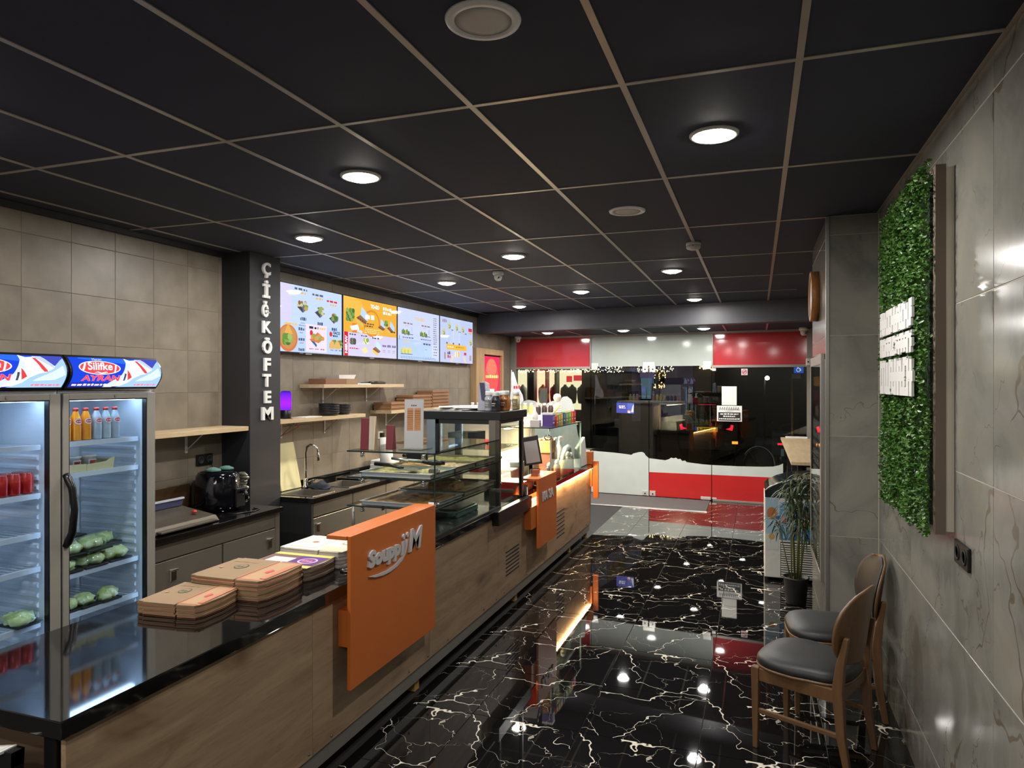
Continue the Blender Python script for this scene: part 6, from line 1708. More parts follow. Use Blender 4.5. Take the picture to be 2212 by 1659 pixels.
# juice row on a cooler behind
t = thing('drinks_cooler', 'white topped drinks cooler behind the second case', 'cooler', (-2.95, 8.25, 0))
b = B(); b.box(-3.50, -2.72, 8.06, 8.6, 0, 1.46); b.obj('body', pbr('cooler_beige', (176, 164, 148), .4), t); b = B(); b.box(-3.53, -2.19, 8.03, 8.63, 1.46, 1.515); b.obj('top', WHITE, t, bevel=.008)
b = B(); b.box(-3.4, -2.3, 8.04, 8.06, 1.435, 1.46); b.obj('light_bar', emit('cooler_led', (255, 240, 214), 3), t)
cols_ = [((226, 214, 130), 'yellow juice bottle with white cap on the cooler', 'yellow juice bottles'), ((74, 60, 60), 'dark berry drink bottle with white cap on the cooler', 'dark drink bottles'), ((214, 150, 120), 'peach drink bottle with white cap on the cooler', 'peach drink bottles')]
_jc = {}
def juice(x, y, ci):
    col, lab, grp = cols_[ci]
    _jc[ci] = _jc.get(ci, 0) + 1
    lab = ('first', 'second', 'third', 'fourth', 'fifth')[_jc[ci] - 1] + ' ' + lab.replace(' with white cap on the cooler', ' from the left on the cooler')
    t = thing('juice_bottle', lab, 'bottle', (x, y, 1.5155), grp)
    b = B(); b.lathe((x, y, 1.5155), [(0, 0), (.03, 0), (.032, .01), (.032, .085), (.022, .11), (.017, .118)], 14); b.obj('bottle_body', pbr('juice_%d' % ci, col, .2), t)
    b = B(); b.lathe((x, y, 1.5155), [(.021, .115), (.021, .142), (0, .143)], 14); b.obj('cap', WHITE, t)
seq = [(-3.40, 0), (-3.32, 0), (-3.24, 2), (-2.86, 2), (-2.78, 0), (-2.70, 0), (-2.62, 0), (-2.53, 1), (-2.45, 1), (-2.37, 1), (-2.29, 2)]
for x, c in seq: juice(x, 8.14, c)
# hanging white banner by the shop front
t = thing('pennant', 'white pennant with red print hanging by the left window', 'flag', (-3.45, 9.9, 1.55))
b = B(); b.prism([(-3.50, 2.07), (-3.47, 2.07), (-3.40, 1.86), (-3.325, 1.72), (-3.31, 1.64), (-3.345, 1.595), (-3.42, 1.62), (-3.52, 1.66), (-3.515, 1.75), (-3.49, 1.85)], (0, 9.9, 0), (1, 0, 0), (0, 0, 1), (0, .012, 0)); b.obj('cloth', pbr('pennant_white', (226, 222, 226), .7), t)
p = Print(plane_map((-3.48, 9.8995, 1.68), (.14, 0, 0), (0, 0, .25))); p.bars(.1, .55, .75, .22, (196, 70, 80), 3, 2); p.bars(.6, .05, .3, .2, (196, 60, 70), 1, 3); p.obj('print', t)
b = B(); b.cyl((-3.505, 9.91, .3), (-3.505, 9.91, 2.10), .010, n=10); b.lathe((-3.505, 9.91, 0), [(.13, 0), (.13, .02), (.02, .04), (.012, .32)], 18); b.obj('pole', ALU, t)

# ================================================================== GREEN WALL PANEL
t = thing('hedge_panel', 'artificial boxwood hedge panel with white lettering on the marble wall', 'hedge panel', (.69, 3.85, 1.28))
b = B(); b.box(.668, .705, 3.17, 4.22, 1.30, 2.77); b.obj('board', pbr('board_brown2', (118, 104, 92), .7), t)
b = B(); b.box(.705, WR - .001, 3.18, 4.21, 1.31, 2.76); b.obj('gap_filler', pbr('filler_pale', (222, 214, 196), .6), t)  # added strip hiding the shadowed gap behind the board, toned pale against the shade
rnd = random.Random(11)
vs, fs, ms = [], [], []
def leaf(c, d, u, s, mi):
    """small folded boxwood leaf"""
    w = d.cross(u).normalized()
    k = len(vs)
    a = c; bq = c + d * (s * .5) + w * (s * .33) + u * (s * .10); cq = c + d * s; dq = c + d * (s * .5) - w * (s * .33) + u * (s * .10)
    vs.extend([a, bq, cq, dq]); fs.append((k, k + 1, k + 2)); fs.append((k, k + 2, k + 3)); ms.extend([mi, mi])
for i in range(17000):
    y = rnd.uniform(3.155, 4.235); z = rnd.uniform(1.285, 2.785)
    h = .016 + .022 * noise.noise(Vector((y * 6, z * 6, 3))) + rnd.uniform(-.008, .012)
    x = .664 - max(0.0, h) - rnd.uniform(0, .008)
    d = Vector((-rnd.uniform(.35, 1.0), rnd.gauss(0, .6), rnd.gauss(0, .6))).normalized()
    u = Vector((rnd.gauss(0, 1), rnd.gauss(0, 1), rnd.gauss(0, 1))).normalized()
    leaf(Vector((x, y, z)), d, u, rnd.uniform(.014, .023), 0 if rnd.random() < .6 else 1)
bd = B(); bd.add(vs, fs); bd.m = ms
fo = bd.obj('foliage', [mat_leaf('boxwood_mid', (38, 76, 24), (74, 118, 42)), mat_leaf('boxwood_light', (46, 80, 26), (86, 122, 48))], t, fix=False)
fo['kind'] = 'stuff'
b = B(); b.box(.656, .668, 3.21, 4.19, 1.33, 2.74); b.obj('backing_mat', pbr('hedge_backing', (22, 44, 16), .9, bump=1.0, bscale=120), t)
# three rows of dense white letters standing proud of the leaves (illegible from this angle)
def lettermass(z0, z1, seed, y0=3.29, y1=4.11):
    r2 = random.Random(seed)
    b = B(); y = y1
    while y > y0 + .03:
        w = r2.uniform(.030, .055)
        top = z1 - r2.choice((0, 0, .004, .012)); bot = z0 + r2.choice((0, 0, 0, .006))
        b.box(.610, .620, y - w, y, bot, top)
        g = r2.uniform(.012, .026)
        for f in r2.sample((.10, .5, .9), r2.choice((1, 2, 2))):
            zc = z0 + (z1 - z0) * f; zz0, zz1 = max(z0, zc - .022), min(z1, zc + .022)
            b.box(.610, .620, y - w - g, y - w, zz0, zz1)
        y -= w + g
    for yy in (y0 + .12, y1 - .15): b.cyl((.62, yy, (z0 + z1) / 2), (.66, yy, (z0 + z1) / 2), .006, n=8)
    o = b.obj('letter_row', LETTERW, t); o['label'] = 'row of white acrylic letters'
lettermass(2.14, 2.262, 1); lettermass(2.032, 2.126, 2); lettermass(1.845, 2.016, 3)

# ================================================================== CHAIRS
def make_chair(label):
    t = thing('chair', label, 'chair', (0, 0, 0), 'wooden chairs by the marble wall')
    W, D = .20, .205
    for sx in (-1, 1):
        b = B(); x = sx * W
        b.hexa([(x - .013, D - .013, 0), (x + .013, D - .013, 0), (x + .013, D + .013, 0), (x - .013, D + .013, 0)], [(x - .020, D - .022, .425), (x + .020, D - .022, .425), (x + .020, D + .020, .425), (x - .020, D + .020, .425)]); b.obj('leg', CHAIRWOOD, t, bevel=.005)
        b = B()
        sec = [(0.0, -D - .05, .014, .014), (.20, -D - .015, .018, .020), (.42, -D, .020, .025), (.54, -D - .012, .018, .020), (.68, -D - .040, .013, .012)]
        for (z0, y0, a0, c0), (z1, y1, a1, c1) in zip(sec, sec[1:]):
            b.hexa([(x - a0, y0 - c0, z0), (x + a0, y0 - c0, z0), (x + a0, y0 + c0, z0), (x - a0, y0 + c0, z0)], [(x - a1, y1 - c1, z1), (x + a1, y1 - c1, z1), (x + a1, y1 + c1, z1), (x - a1, y1 + c1, z1)])
        b.obj('leg', CHAIRWOOD, t, bevel=.004)
        b = B(); b.box(x - .011, x + .011, -D - .01, D, .355, .42); b.obj('seat_rail', CHAIRWOOD, t, bevel=.003)
        b = B(); b.box(x - .009, x + .009, -D - .03, D, .185, .21); b.obj('stretcher', CHAIRWOOD, t, bevel=.004)
    b = B(); b.box(-W, W, D - .012, D + .010, .355, .42); b.obj('seat_rail', CHAIRWOOD, t, bevel=.003)
    b = B(); b.box(-W, W, -D - .012, -D + .010, .355, .42); b.obj('seat_rail', CHAIRWOOD, t, bevel=.003)
    # seat board and cushion (super-ellipse dome)
    n = 40
    def ring(sc, z, ex=3.2):
        r = []
        for i in range(n):
            a = 2 * math.pi * i / n
            cx, cy = math.cos(a), math.sin(a)
            w = (.232 if cy > 0 else .215) * sc
            r.append((math.copysign(abs(cx) ** (2 / ex), cx) * w, math.copysign(abs(cy) ** (2 / ex), cy) * .238 * sc + .005, z))
        return r
    def loft(rings, mat, nm):
        b = B(); k = len(rings); v = [p for r in rings for p in r]
        b.add(v, [(j * n + i, j * n + (i + 1) % n, (j + 1) * n + (i + 1) % n, (j + 1) * n + i) for j in range(k - 1) for i in range(n)], 0, True)
        b.add(rings[0], [tuple(range(n))[::-1]]); b.add(rings[-1], [tuple(range(n))])
        return b.obj(nm, mat, t)
    loft([ring(1.0, .42), ring(1.01, .426), ring(1.0, .434)], CHAIRWOOD, 'seat_board')
    loft([ring(.985, .434), ring(1.0, .445), ring(.99, .462), ring(.94, .478), ring(.82, .490), ring(.55, .497), ring(.2, .499)], LEATHER, 'seat_cushion')
    # curved oval backrest shell: wooden shell behind, padded front
    def shell(r0, r1, off0, off1, ex, mat, nm):
        cz = .70; rows_ = 16; colsn = 20
        front, back = [], []
        for j in range(rows_ + 1):
            v = -1 + 2 * j / rows_
            hw = max(.001, (1 - abs(v) ** 2.3)) ** (1 / 2.3) * r0
            for i in range(colsn + 1):
                u = -1 + 2 * i / colsn
                x = u * hw; z = cz + v * r1
                y = -D - .022 - (z - .47) * .14 + .16 * (x / r0) ** 2 * .42
                bul = off1 * (1 - (u * u)) * (1 - v * v)
                front.append((x, y + off0 + bul, z)); back.append((x, y + (off0 - .013 if off1 == 0 else 0.0), z))
        k = colsn + 1; b = B(); nv = len(front); v_ = front + back; f_ = []
        for j in range(rows_):
            for i in range(colsn):
                a = j * k + i; f_.append((a, a + 1, a + k + 1, a + k)); f_.append((nv + a, nv + a + k, nv + a + k + 1, nv + a + 1))
        edge = [i for i in range(k)] + [j * k + colsn for j in range(1, rows_ + 1)] + [rows_ * k + i for i in range(colsn - 1, -1, -1)] + [j * k for j in range(rows_ - 1, 0, -1)]
        for q in range(len(edge)): f_.append((edge[q], nv + edge[q], nv + edge[(q + 1) % len(edge)], edge[(q + 1) % len(edge)]))
        b.add(v_, f_, 0, True)
        return b.obj(nm, mat, t)
    shell(.240, .196, .0, .0, 2.3, CHAIRWOOD, 'backrest')
    shell(.226, .183, .006, .022, 2.3, LEATHER, 'back_pad')
    return t
c1 = make_chair('wooden chair with black seat nearest the camera beside the marble wall')
c1.location = (.262, 3.95, 0); c1.rotation_euler = (0, 0, math.radians(66))
c2 = copy_tree(c1, (.405, 4.53, 0), math.radians(95), 'wooden chair with black seat partly hidden behind the nearer chair')

# ================================================================== RIGHT WALL DETAILS
t = thing('wall_socket', 'black socket plate on the marble wall right of the hedge panel', 'socket', (WR, 3.04, 1.25))
b = B(); b.box(WR - .012, WR - .0005, 2.95, 3.14, 1.205, 1.295); b.obj('plate', BLACK, t, bevel=.004)
for y in (2.998, 3.092):
    b = B(); b.lathe((WR - .012, y, 1.25), [(.030, 0), (.030, .003), (.022, .003), (.02, -.004), (0, -.004)], 16, axis='-X'); b.obj('outlet', BLACKM, t)
t = thing('wall_clock', 'round wall clock with wooden rim on the marble pier', 'clock', (.43, 5.72, 2.56))
b = B(); b.lathe((.431, 5.72, 2.555), [(.188, .0005), (.188, .055), (.165, .055), (.163, .04)], 40, axis='-X'); b.obj('rim', mat_wood('clock_wood', (150, 96, 44), (172, 114, 56), (120, 76, 36), knots=False), t)
b = B(); b.lathe((.431, 5.72, 2.555), [(.165, .0), (.165, .042), (0, .042)], 40, axis='-X'); b.obj('dial', WHITE, t)
b = B(); b.box(.386, .388, 5.715, 5.725, 2.555, 2.66); b.box(.386, .388, 5.66, 5.72, 2.55, 2.56); b.obj('hands', BLACK, t)
t = thing('menu_case', 'narrow framed notice case with a long price list on the marble pier', 'notice case', (.42, 5.65, .9))
b = B(); b.box(.405, .430, 5.14, 5.20, .55, 2.10); b.box(.405, .430, 6.06, 6.12, .55, 2.10); b.box(.405, .430, 5.20, 6.06, 2.03, 2.10); b.box(.405, .430, 5.20, 6.06, .55, .60); b.obj('frame', ALU, t, bevel=.003)
b = B(); b.box(.418, .430, 5.20, 6.06, .60, 2.03); b.obj('back', BLACKM, t)
p = Print(plane_map((.4175, 6.05, .61), (0, -.84, 0), (0, 0, 1.41)), rough=.5)
p.rect(.04, .02, .96, .72, (206, 204, 200)); p.rect(.1, .90, .9, .95, (232, 170, 60)); p.rect(.1, .80, .9, .88, (110, 30, 36)); p.ell(.5, .77, .2, .03, (180, 150, 140))
for k in range(14): p.bars(.12, .06 + .046 * k, .76, .016, (120, 116, 116), 5, k)
p.obj('price_list', t)
b = B(); b.box(.407, .410, 5.20, 6.06, .60, 2.03); b.obj('cover_glass', glass('cover_glass', (245, 245, 245), .04), t)
t = thing('motion_sensor', 'small white sensor box on the window frame at the right', 'sensor', (.74, 11.5, 2.2))
b = B(); b.box(.70, .76, 11.48, 11.53, 2.17, 2.28); b.obj('box', WHITE, t, bevel=.008); b = B(); b.lathe((.73, 11.48, 2.225), [(.012, 0.0), (.010, -.006), (0, -.007)], 12, axis='Y'); b.obj('eye', BLACK, t)

# bar shelf by the window
t = thing('window_bar', 'pale wooden bar table along the right side by the window', 'bar table', (.6, 9.6, 0))
b = B(); b.box(.335, .895, 7.82, 11.35, 1.045, 1.08); b.obj('top', OAKSHELF, t, bevel=.003)
for y in (8.3, 9.7, 11.1):
    b = B(); b.box(.42, .47, y - .025, y + .025, 0, 1.045); b.obj('leg', BLACK, t)
b = B(); b.box(.42, .88, 8.25, 11.12, .98, 1.044); b.obj('apron', BLACK, t)
b = B(); b.box(.40, .70, 11.15, 11.30, 1.081, 1.10); tag(b.obj('leaflets', PAPER), 'white leaflets lying at the far end of the window bar', 'leaflets')

# ice cream freezer
t = thing('ice_cream_freezer', 'ice cream chest freezer with printed front and louvred grille behind the marble pier', 'freezer', (.45, 7.6, 0))
prof = [(7.15, .03), (8.25, .03), (8.25, .86), (7.15, .86)]
b = B(); b.box(.065, .88, 7.15, 7.80, .03, .80); b.obj('body', OFFW, t, bevel=.01)
LIDG = glass('lid_glass', (120, 130, 130), .12)
b = B()
arc = [(.07, .80), (.07, .86), (.11, .90), (.2, .945), (.34, .985), (.5, 1.0), (.66, .99), (.80, .955), (.875, .90), (.875, .80)]
b.prism(arc, (0, 7.15, 0), (1, 0, 0), (0, 0, 1), (0, .65, 0)); b.obj('curved_lid', pbr('lid_dark', (30, 36, 38), .08, 0, .7), t)
b = B(); b.tube([(.07, 7.148, .86), (.11, 7.148, .90), (.2, 7.148, .945), (.34, 7.148, .985), (.5, 7.148, 1.0), (.66, 7.148, .99), (.80, 7.148, .955)], .009, 6); b.tube([(.2, 7.146, .84), (.5, 7.146, .845), (.8, 7.146, .84)], .008, 6); b.obj('lid_rim', ALU, t)
p = Print(plane_map((.20, 7.1492, .40), (.66, 0, 0), (0, 0, .36)), rough=.35)
p.rect(0, 0, 1, 1, (96, 150, 190)); p.rect(0, .0, 1, .45, (70, 120, 168))
rnd = random.Random(5)
for k in range(26): p.ell(rnd.random(), rnd.uniform(.35, .9), rnd.uniform(.03, .08), rnd.uniform(.05, .12), rnd.choice([(226, 220, 210), (206, 110, 110), (60, 96, 150), (96, 130, 80), (206, 170, 120), (150, 60, 56)]), 10)
for k in range(8): p.rect(.05 + .12 * k, .04, .09 + .12 * k, .42, (150, 190, 214))
p.obj('front_print', t)
p = Print(plane_map((.075, 7.1492, .30), (.115, 0, 0), (0, 0, .50)), rough=.35); p.rect(0, .2, 1, 1, (150, 176, 190)); p.rect(0, 0, 1, .3, (190, 196, 190)); p.ell(.5, .25, .25, .06, (190, 140, 70), 12); p.ell(.5, .7, .4, .12, (170, 110, 70), 12); p.obj('side_print', t)
for k in range(15):
    b = B(); z = .055 + k * .0215; b.hexa([(.215, 7.136, z), (.86, 7.136, z), (.86, 7.15, z + .004), (.215, 7.15, z + .004)], [(.215, 7.136, z + .009), (.86, 7.136, z + .009), (.86, 7.15, z + .013), (.215, 7.15, z + .013)]); b.obj('grille_slat', OFFW, t)
b = B(); b.box(.21, .865, 7.145, 7.151, .05, .38); b.obj('grille_back', BLACKM, t)
for x in (.12, .82):
    for y in (7.25, 7.70):
        b = B(); b.cyl((x, y, 0), (x, y, .035), .025, n=10); b.obj('foot', BLACK, t)

# potted plant
t = thing('potted_plant', 'drooping umbrella plant in a black pot in front of the freezer', 'plant', (.315, 6.47, 0))
b = B(); b.lathe((.315, 6.47, 0), [(0, .001), (.075, .001), (.082, .012), (.10, .21), (.108, .225), (.108, .235), (.10, .235), (.096, .215), (0, .212)], 26); b.obj('pot', pbr('pot_black', (16, 16, 18), .45), t)
b = B(); b.lathe((.315, 6.47, 0), [(0, .214), (.05, .218), (.094, .212)], 20); b.obj('soil', SOIL, t)
rnd = random.Random(21)
LEAFV, LEAFF = [], []
def strap(p0, d, ln, droop, w):
    k = len(LEAFV); p = Vector(p0); d = Vector(d).normalized(); segs = 7
    side = d.cross(Vector((0, 0, 1)))
    side = side.normalized() if side.length > .01 else Vector((1, 0, 0))
    for i in range(segs + 1):
        s = i / segs; ww = w * (math.sin(math.pi * min(.97, s * .9 + .1)) ** .6)
        LEAFV.append(p - side * ww); LEAFV.append(p + Vector((0, 0, ww * .4))); LEAFV.append(p + side * ww)
        p = p + d * (ln / segs); d = (d + Vector((0, 0, -droop / segs))).normalized()
    for i in range(segs):
        a = k + 3 * i
        LEAFF.append((a, a + 1, a + 4, a + 3)); LEAFF.append((a + 1, a + 2, a + 5, a + 4))
stems = []
for s in range(15):
    a = rnd.uniform(0, 6.28); r = rnd.uniform(.0, .05); h = rnd.uniform(.40, .86) if s else .88
    lean = rnd.uniform(.02, .15)
    p0 = Vector((.315 + r * math.cos(a), 6.47 + r * math.sin(a), .21)); p1 = p0 + Vector((lean * math.cos(a) * .75, lean * math.sin(a), h))
    b = B(); b.tube([p0, (p0 + p1) / 2 + Vector((0, 0, .02)), p1], [.006, .005, .004], 6); b.obj('stem', pbr('stem_green', (96, 104, 52), .6), t)
    for k in range(22):
        aa = rnd.uniform(0, 6.28)
        base = p0.lerp(p1, rnd.uniform(.72, 1.0) if k > 7 else 1.0)
        dd = Vector((math.cos(aa) * .8, math.sin(aa), rnd.uniform(.1, .9)))
        if base.x > .40: dd.x -= .35
        strap(base, dd, rnd.uniform(.13, .24), rnd.uniform(1.6, 3.0), rnd.uniform(.004, .008))
strap((.24, 6.47, 1.0), (0, 0, 1), .16, .1, .005); strap((.26, 6.46, 1.0), (.35, 0, 1), .18, .3, .005); strap((.24, 6.47, 1.0), (-.4, 0, 1), .15, .4, .005)
for v in LEAFV:
    if v.y < 6.32 and v.x > .40: v.x = .40 + (v.x - .40) * .1
bd = B(); bd.add(LEAFV, LEAFF, 0, True); f = bd.obj('foliage', mat_leaf('plant_leaf', (28, 42, 20), (62, 78, 40), .5), t, fix=False); f['kind'] = 'stuff'

# ================================================================== STREET OUTSIDE
b = B(); b.box(-30, 30, 12.1, 60, -.25, -.08); struct(b.obj('ground_street', pbr('asphalt', (40, 38, 38), .55, bump=.3, bscale=40)), 'dark street outside the shop')
# lit clothes shop over the street
FY = 20.0
t = thing('shop_building', 'clothes shop across the street with brightly lit windows', 'building', (-6, FY, 0))
DARKW = pbr('dark_facade', (34, 32, 34), .6)
b = B(); b.box(-14, -4.8, FY, FY + .3, 2.30, 7); b.box(-14, -7.3, FY, FY + .3, 0, 2.3); b.box(-14, -4.8, FY, FY + .3, 0, .55); b.obj('wall', DARKW, t)
for x0, x1, m in ((-6.56, -6.35, pbr('blue_column', (44, 54, 84), .5)), (-5.99, -5.96, DARKW), (-5.70, -5.64, DARKW), (-4.87, -4.30, DARKW), (-7.3, -7.0, DARKW)):
    b = B(); b.box(x0, x1, FY - .02, FY + .32, 0, 2.32); b.obj('pier', m, t)
b = B(); b.box(-4.75, -4.6, FY, FY + 2.3, 0, 7); b.obj('side_wall', DARKW, t)
b = B(); b.box(-9.6, -4.75, FY + 2.2, FY + 2.3, 0, 2.6); b.obj('lit_back_wall', emit('shop_white', (255, 226, 186), 1.1), t)
b = B(); b.box(-5.66, -4.87, FY + 2.1, FY + 2.15, 1.98, 2.16); b.box(-5.9, -5.72, FY + 2.1, FY + 2.15, 1.94, 2.14); b.obj('red_band', emit('shop_red', (226, 50, 56), .9), t)
b = B(); b.box(-6.36, -5.98, FY - .03, FY + .02, .55, 1.13); b.box(-6.36, -5.98, FY - .03, FY + .02, 2.28, 2.46); b.obj('red_door_panel', pbr('red_paint', (190, 30, 36), .4), t)
for x0, x1 in ((-7.0, -6.56), (-6.35, -5.99), (-5.96, -5.70), (-5.64, -4.87)):
    b = B(); b.box(x0, x1, FY + .10, FY + .12, .55, 2.3); b.obj('window_pane', GLASS, t)
b = B(); b.box(-7.0, -4.87, FY + .2, FY + .7, .55, 1.10); b.obj('display_plinth', pbr('plinth_red', (120, 60, 40), .6), t)
l = bpy.data.lights.new('lamp', 'AREA'); l.shape = 'RECTANGLE'; l.size = 3.0; l.size_y = 1.2; l.energy = 60; l.color = (1, .88, .7)
o = bpy.data.objects.new('lamp', l); COL.objects.link(o); o.location = (-6.0, FY + 1.2, 2.28); put(o, t)
jk = [(-6.20, (206, 120, 66)), (-5.83, (120, 40, 50)), (-5.50, (74, 70, 54)), (-5.28, (60, 64, 48)), (-4.98, (70, 66, 50)), (-6.85, (206, 206, 196))]
for k, (x, col) in enumerate(jk):
    tt = thing('dressed_mannequin', ('orange', 'maroon', 'olive', 'dark green', 'khaki', 'white')[k] + ' jacket on a bust in the lit window across the street', 'mannequin', (x, FY + .45, 1.10))
    b = B(); b.lathe((x, FY + .45, 1.10), [(.02, 0), (.02, .18), (.11, .2), (.135, .32), (.15, .55), (.13, .66), (.05, .72), (.04, .76), (.0, .77)], 14); b.obj('jacket', pbr('jacket_%d' % k, col, .7), tt)
# fairy lights
rnd = random.Random(9)
b = B()
for k in range(420):
    x = rnd.uniform(-7.3, -3.6) if k < 340 else rnd.uniform(-3.2, -2.2)
    z = 2.20 + rnd.random() * .22
    b.cyl((x, FY - .25, z), (x, FY - .25, z + .018), .010, n=5, smooth=False)
fo = b.obj('fairy_lights', emit('fairy', (255, 226, 170), 6.0), t, fix=False); fo['kind'] = 'stuff'
# dark neighbouring facade with dim display
t = thing('dark_building', 'dark unlit building next to the clothes shop', 'building', (0, 21, 0))
b = B(); b.box(-4.8, 14, 26.0, 26.3, 0, 8); b.obj('wall', pbr('night_wall', (30, 28, 28), .8), t)
b = B(); b.box(-4.4, -2.2, 25.9, 26.02, .5, 2.9); b.obj('dim_window', emit('dim_glow', (56, 46, 60), .35), t)
b = B(); b.box(-4.0, -3.6, 25.86, 25.9, 1.9, 2.4); b.obj('blue_screen', emit('dim_blue', (70, 80, 150), .5), t)
tt = thing('dressed_mannequin', 'mannequin in pale blue jeans in a dim window across the street', 'mannequin', (-3.05, 20.4, 0))
for x in (-3.12, -2.97):
    b = B(); b.tube([(x, 20.4, 1.45), (x, 20.4, 2.05)], [.06, .085], 10); b.obj('jeans_leg', emit('jeans', (92, 116, 130), .5), tt)  # cloth glows faintly in place of light falling on it
b = B(); b.box(-3.22, -2.88, 20.35, 20.45, 2.06, 2.30); b.obj('shirt', emit('shirt_glow', (110, 90, 120), .4), tt)  # light on the shirt put in as a glow
b = B(); b.box(-3.2, -2.9, 20.3, 20.5, 0, 1.45); b.obj('stand', BLACKM, tt)
tt = thing('lit_tree', 'small tree wound with warm lights across the street', 'tree', (-2.68, 20.5, 0))
b = B(); b.cyl((-2.68, 20.5, -.08), (-2.68, 20.5, 1.7), .05, .03, 8); b.obj('trunk', pbr('bark', (50, 38, 28), .9), tt)
b = B()
for k in range(70):
    a = rnd.random() * 6.28; z = rnd.uniform(1.75, 2.25); r = .17 * rnd.random() ** .5
    b.cyl((-2.68 + r * math.cos(a), 20.5 + r * math.sin(a), z), (-2.68 + r * math.cos(a), 20.5 + r * math.sin(a), z + .03), .014, n=5, smooth=False)
fo = b.obj('light_string', emit('tree_glow', (255, 190, 120), 3.0), tt, fix=False); fo['kind'] = 'stuff'
b = B(); b.blob((-2.68, 20.5, 2.0), .16, .16, .26, 0, 3, .4); b.obj('crown', mat_leaf('tree_dark', (20, 26, 14), (36, 44, 22)), tt)
for k in range(9):
    b = B(); x = -1.95 + .065 * k; b.lathe((x, 25.9, 2.42 + .05 * math.sin(k * 1.9)), [(0, 0), (.025, .015), (.027, .04), (0, .07)], 8); b.cyl((x, 25.9, 2.48), (x, 26.0, 2.54), .006, n=5); b.obj('window_bulb', emit('bulb_warm', (255, 200, 130), 5), t)
tt = thing('street_lamp', 'street lamp shining white in the dark right of the notice', 'street lamp', (.22, 24, 0))
b = B(); b.cyl((.22, 24, -.08), (.22, 24, 2.02), .05, .03, 8); b.obj('post', BLACKM, tt)
b = B(); b.lathe((.30, 23.95, 2.06), [(0, -.06), (.06, -.04), (.075, .02), (.04, .07), (0, .08)], 12); b.obj('lantern', emit('lantern_white', (250, 246, 240), 9), tt)

# parked car
def car(cx, cy, s, label, platetext, lights):
    t = thing('car', label, 'car', (cx, cy, -.08))
    z = -.08
    side = [(-.85, .22), (-.88, .50), (-.86, .78), (-.80, .92), (-.62, 1.38), (-.52, 1.45), (.52, 1.45), (.62, 1.38), (.80, .92), (.86, .78), (.88, .50), (.85, .22)]
    b = B(); P = pbr('car_black', (10, 10, 12), .15, 0, .6)
    body = [(-.86, .20), (-.90, .45), (-.88, .80), (-.82, .93), (.82, .93), (.88, .80), (.90, .45), (.86, .20)]
    b.prism([(q[0] * s, q[1]) for q in body], (cx, cy, z), (1, 0, 0), (0, 0, 1), (0, 4.1, 0)); b.obj('body', P, t, bevel=.04)
    b = B(); b.hexa([(cx - .80 * s, cy + .12, z + .925), (cx + .80 * s, cy + .12, z + .925), (cx + .80 * s, cy + 2.9, z + .925), (cx - .80 * s, cy + 2.9, z + .925)], [(cx - .60 * s, cy + .45, z + 1.45), (cx + .60 * s, cy + .45, z + 1.45), (cx + .60 * s, cy + 2.2, z + 1.45), (cx - .60 * s, cy + 2.2, z + 1.45)]); b.obj('cabin', P, t, bevel=.05)
    b = B(); b.hexa([(cx - .66 * s, cy + .145, z + .98), (cx + .66 * s, cy + .145, z + .98), (cx + .66 * s, cy + .16, z + .98), (cx - .66 * s, cy + .16, z + .98)], [(cx - .54 * s, cy + .385, z + 1.38), (cx + .54 * s, cy + .385, z + 1.38), (cx + .54 * s, cy + .40, z + 1.38), (cx - .54 * s, cy + .40, z + 1.38)]); b.obj('rear_window', pbr('car_glass', (16, 18, 20), .05, 0, .7), t)
    for sx in (-1, 1):
        b = B(); b.prism([(sx * .60 * s, .78), (sx * .80 * s, .74), (sx * .84 * s, .88), (sx * .76 * s, .90), (sx * .74 * s, .82)], (cx, cy - .012, z), (1, 0, 0), (0, 0, 1), (0, .02, 0)); b.obj('tail_light', emit('tail_red', (230, 24, 50), lights), t)
        for yy in (.75, 3.3):
            b = B(); b.lathe((cx + sx * .78 * s, cy + yy, z + .30), [(0, -.1), (.30, -.1), (.31, -.06), (.31, .06), (.30, .1), (0, .1)], 20, axis='X'); b.obj('wheel', BLACKM, t)
        b = B(); b.box(cx + sx * .62 * s - .05, cx + sx * .62 * s + .05, cy - .012, cy, z + .36, z + .42); b.obj('reflector', pbr('reflector_red', (120, 14, 20), .3), t)
    b = B(); b.box(cx - .30, cx + .30, cy - .016, cy - .003, z + .70, z + .83); pl = b.obj('number_plate', pbr('plate_yellow', (226, 170, 40), .4), t)
    p = Print(plane_map((cx - .29, cy - .0165, z + .705), (.58, 0, 0), (0, 0, .12)), emis=.32, step=.0006)  # plate print glows in place of light falling on it
    p.rect(0, 0, 1, 1, (232, 172, 44)); p.rect(0, 0, .09, 1, (40, 60, 160)); p.text(platetext, .14, .18, .80, .64, (40, 30, 20), bold=.03); p.obj('plate_print', pl)
    b = B(); b.box(cx - .28 * s, cx + .28 * s, cy + .30, cy + .32, z + 1.40, z + 1.42); b.obj('brake_strip', emit('brake_red', (160, 20, 44), .7), t)
    b = B(); b.box(cx - .45 * s, cx + .45 * s, cy - .01, cy, z + .87, z + .885); b.obj('trim_strip', pbr('chrome_dim', (120, 120, 124), .2, .9), t)
car(-1.27, 19.0, .82, 'black car parked outside with lit tail lights and yellow plate', '3-ZTK-95', 1.6)
car(1.95, 19.6, .84, 'second dark car at the right edge of the window', '4-XJ-02', .9)
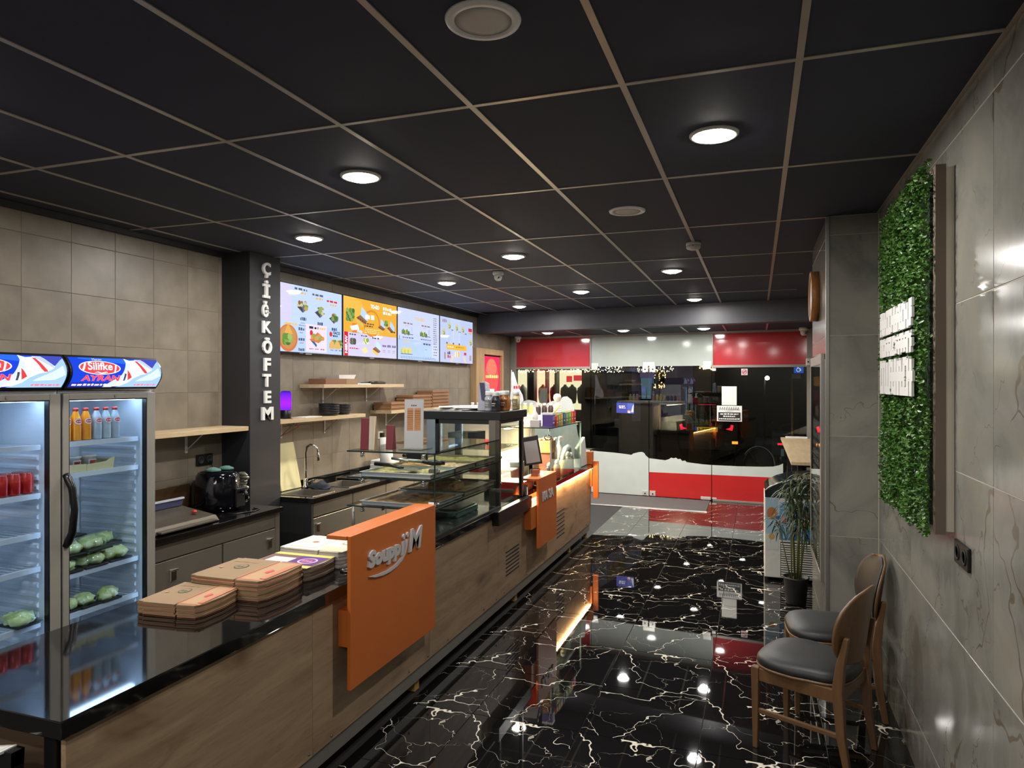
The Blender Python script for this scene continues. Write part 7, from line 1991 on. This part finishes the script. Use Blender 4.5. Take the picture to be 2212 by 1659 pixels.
# scooter
t = thing('scooter', 'dark delivery scooter with a tall rear box parked by the window', 'scooter', (.45, 14.2, -.08))
b = B(); b.box(.27, .62, 14.0, 14.4, .52, 1.0); b.obj('delivery_box', pbr('box_dark', (22, 24, 28), .45), t, bevel=.03)
b = B(); b.blob((.45, 14.55, .48), .17, .55, .22, 0, 2, .2); b.obj('body', pbr('scooter_black', (12, 12, 14), .3), t)
for y in (14.1, 15.05):
    b = B(); b.lathe((.45, y, .15), [(0, -.05), (.20, -.05), (.23, -.03), (.23, .03), (.20, .05), (0, .05)], 20, axis='X'); b.obj('wheel', BLACKM, t)
b = B(); b.box(.36, .53, 13.985, 14.0, .74, .775); b.obj('tail_light', emit('scooter_red', (230, 40, 50), 1.2), t)
b = B(); b.tube([(.45, 14.9, .5), (.45, 14.85, 1.05), (.28, 14.8, 1.12)], .016, 6); b.tube([(.45, 14.85, 1.05), (.62, 14.8, 1.12)], .016, 6); b.obj('handlebar', BLACK, t)
p = Print(plane_map((.40, 13.9985, .52), (.10, 0, 0), (0, 0, .20))); p.bars(.2, .05, .6, .9, (150, 170, 190), 1); p.obj('decal', t)
t = thing('bicycle', 'bicycle rear wheel with grey mudguard beside the scooter', 'bicycle', (.05, 13.9, -.08))
b = B(); b.tube([(.02 + .26 * math.cos(math.radians(a)), 13.9, .36 + .32 * math.sin(math.radians(a))) for a in range(0, 361, 15)], .014, 6); b.obj('wheel', BLACK, t)
b = B(); b.tube([(.02 + .29 * math.cos(math.radians(a)), 13.9, .36 + .35 * math.sin(math.radians(a))) for a in range(-10, 150, 12)], .012, 6); b.obj('mudguard', pbr('mudguard_grey', (140, 144, 146), .4), t)
b = B(); b.tube([(.02, 13.9, .36), (-.25, 14.1, .75), (-.45, 14.3, .40)], .014, 6); b.tube([(-.25, 14.1, .75), (-.25, 14.1, .95)], .012, 6); b.tube([(-.45, 14.3, -.05), (-.45, 14.3, .40)], .012, 6); b.obj('frame', BLACK, t)
b = B(); b.box(-.55, -.42, 16.8, 16.83, .50, .56, 1); b.box(-.50, -.47, 16.83, 16.9, -.08, .54); tag(b.obj('bollard_reflector', [BLACKM, emit('amber', (250, 140, 50), 1.6)]), 'small amber reflector glowing below the notice', 'reflector')
# street sign
t = thing('parking_sign', 'blue disabled parking sign on a yellow post outside at the right', 'sign', (.66, 13.6, 0))
b = B(); b.cyl((.60, 13.62, -.08), (.60, 13.62, 2.35), .022, n=10); b.obj('post', pbr('post_yellow', (170, 128, 40), .5), t)
b = B(); b.box(.62, .79, 13.58, 13.595, 2.08, 2.27); b.obj('plate', pbr('sign_blue', (24, 84, 190), .4), t, bevel=.004)
b = B(); b.box(.59, .74, 13.58, 13.592, 1.985, 2.07); b.obj('sub_plate', OFFW, t)
p = Print(plane_map((.62, 13.5795, 2.08), (.17, 0, 0), (0, 0, .19)), emis=.5); p.rect(.02, .02, .98, .98, (24, 92, 206)); p.ell(.42, .82, .09, .09, (236, 240, 246), 12); p.poly([(.36, .72), (.48, .72), (.5, .5), (.68, .48), (.76, .24), (.68, .22), (.60, .40), (.38, .44)], (236, 240, 246)); p.ell(.46, .32, .2, .2, (236, 240, 246), 16); p.ell(.46, .32, .14, .14, (24, 92, 206), 16); p.obj('symbol', t)  # sign face given a glow in place of outside light
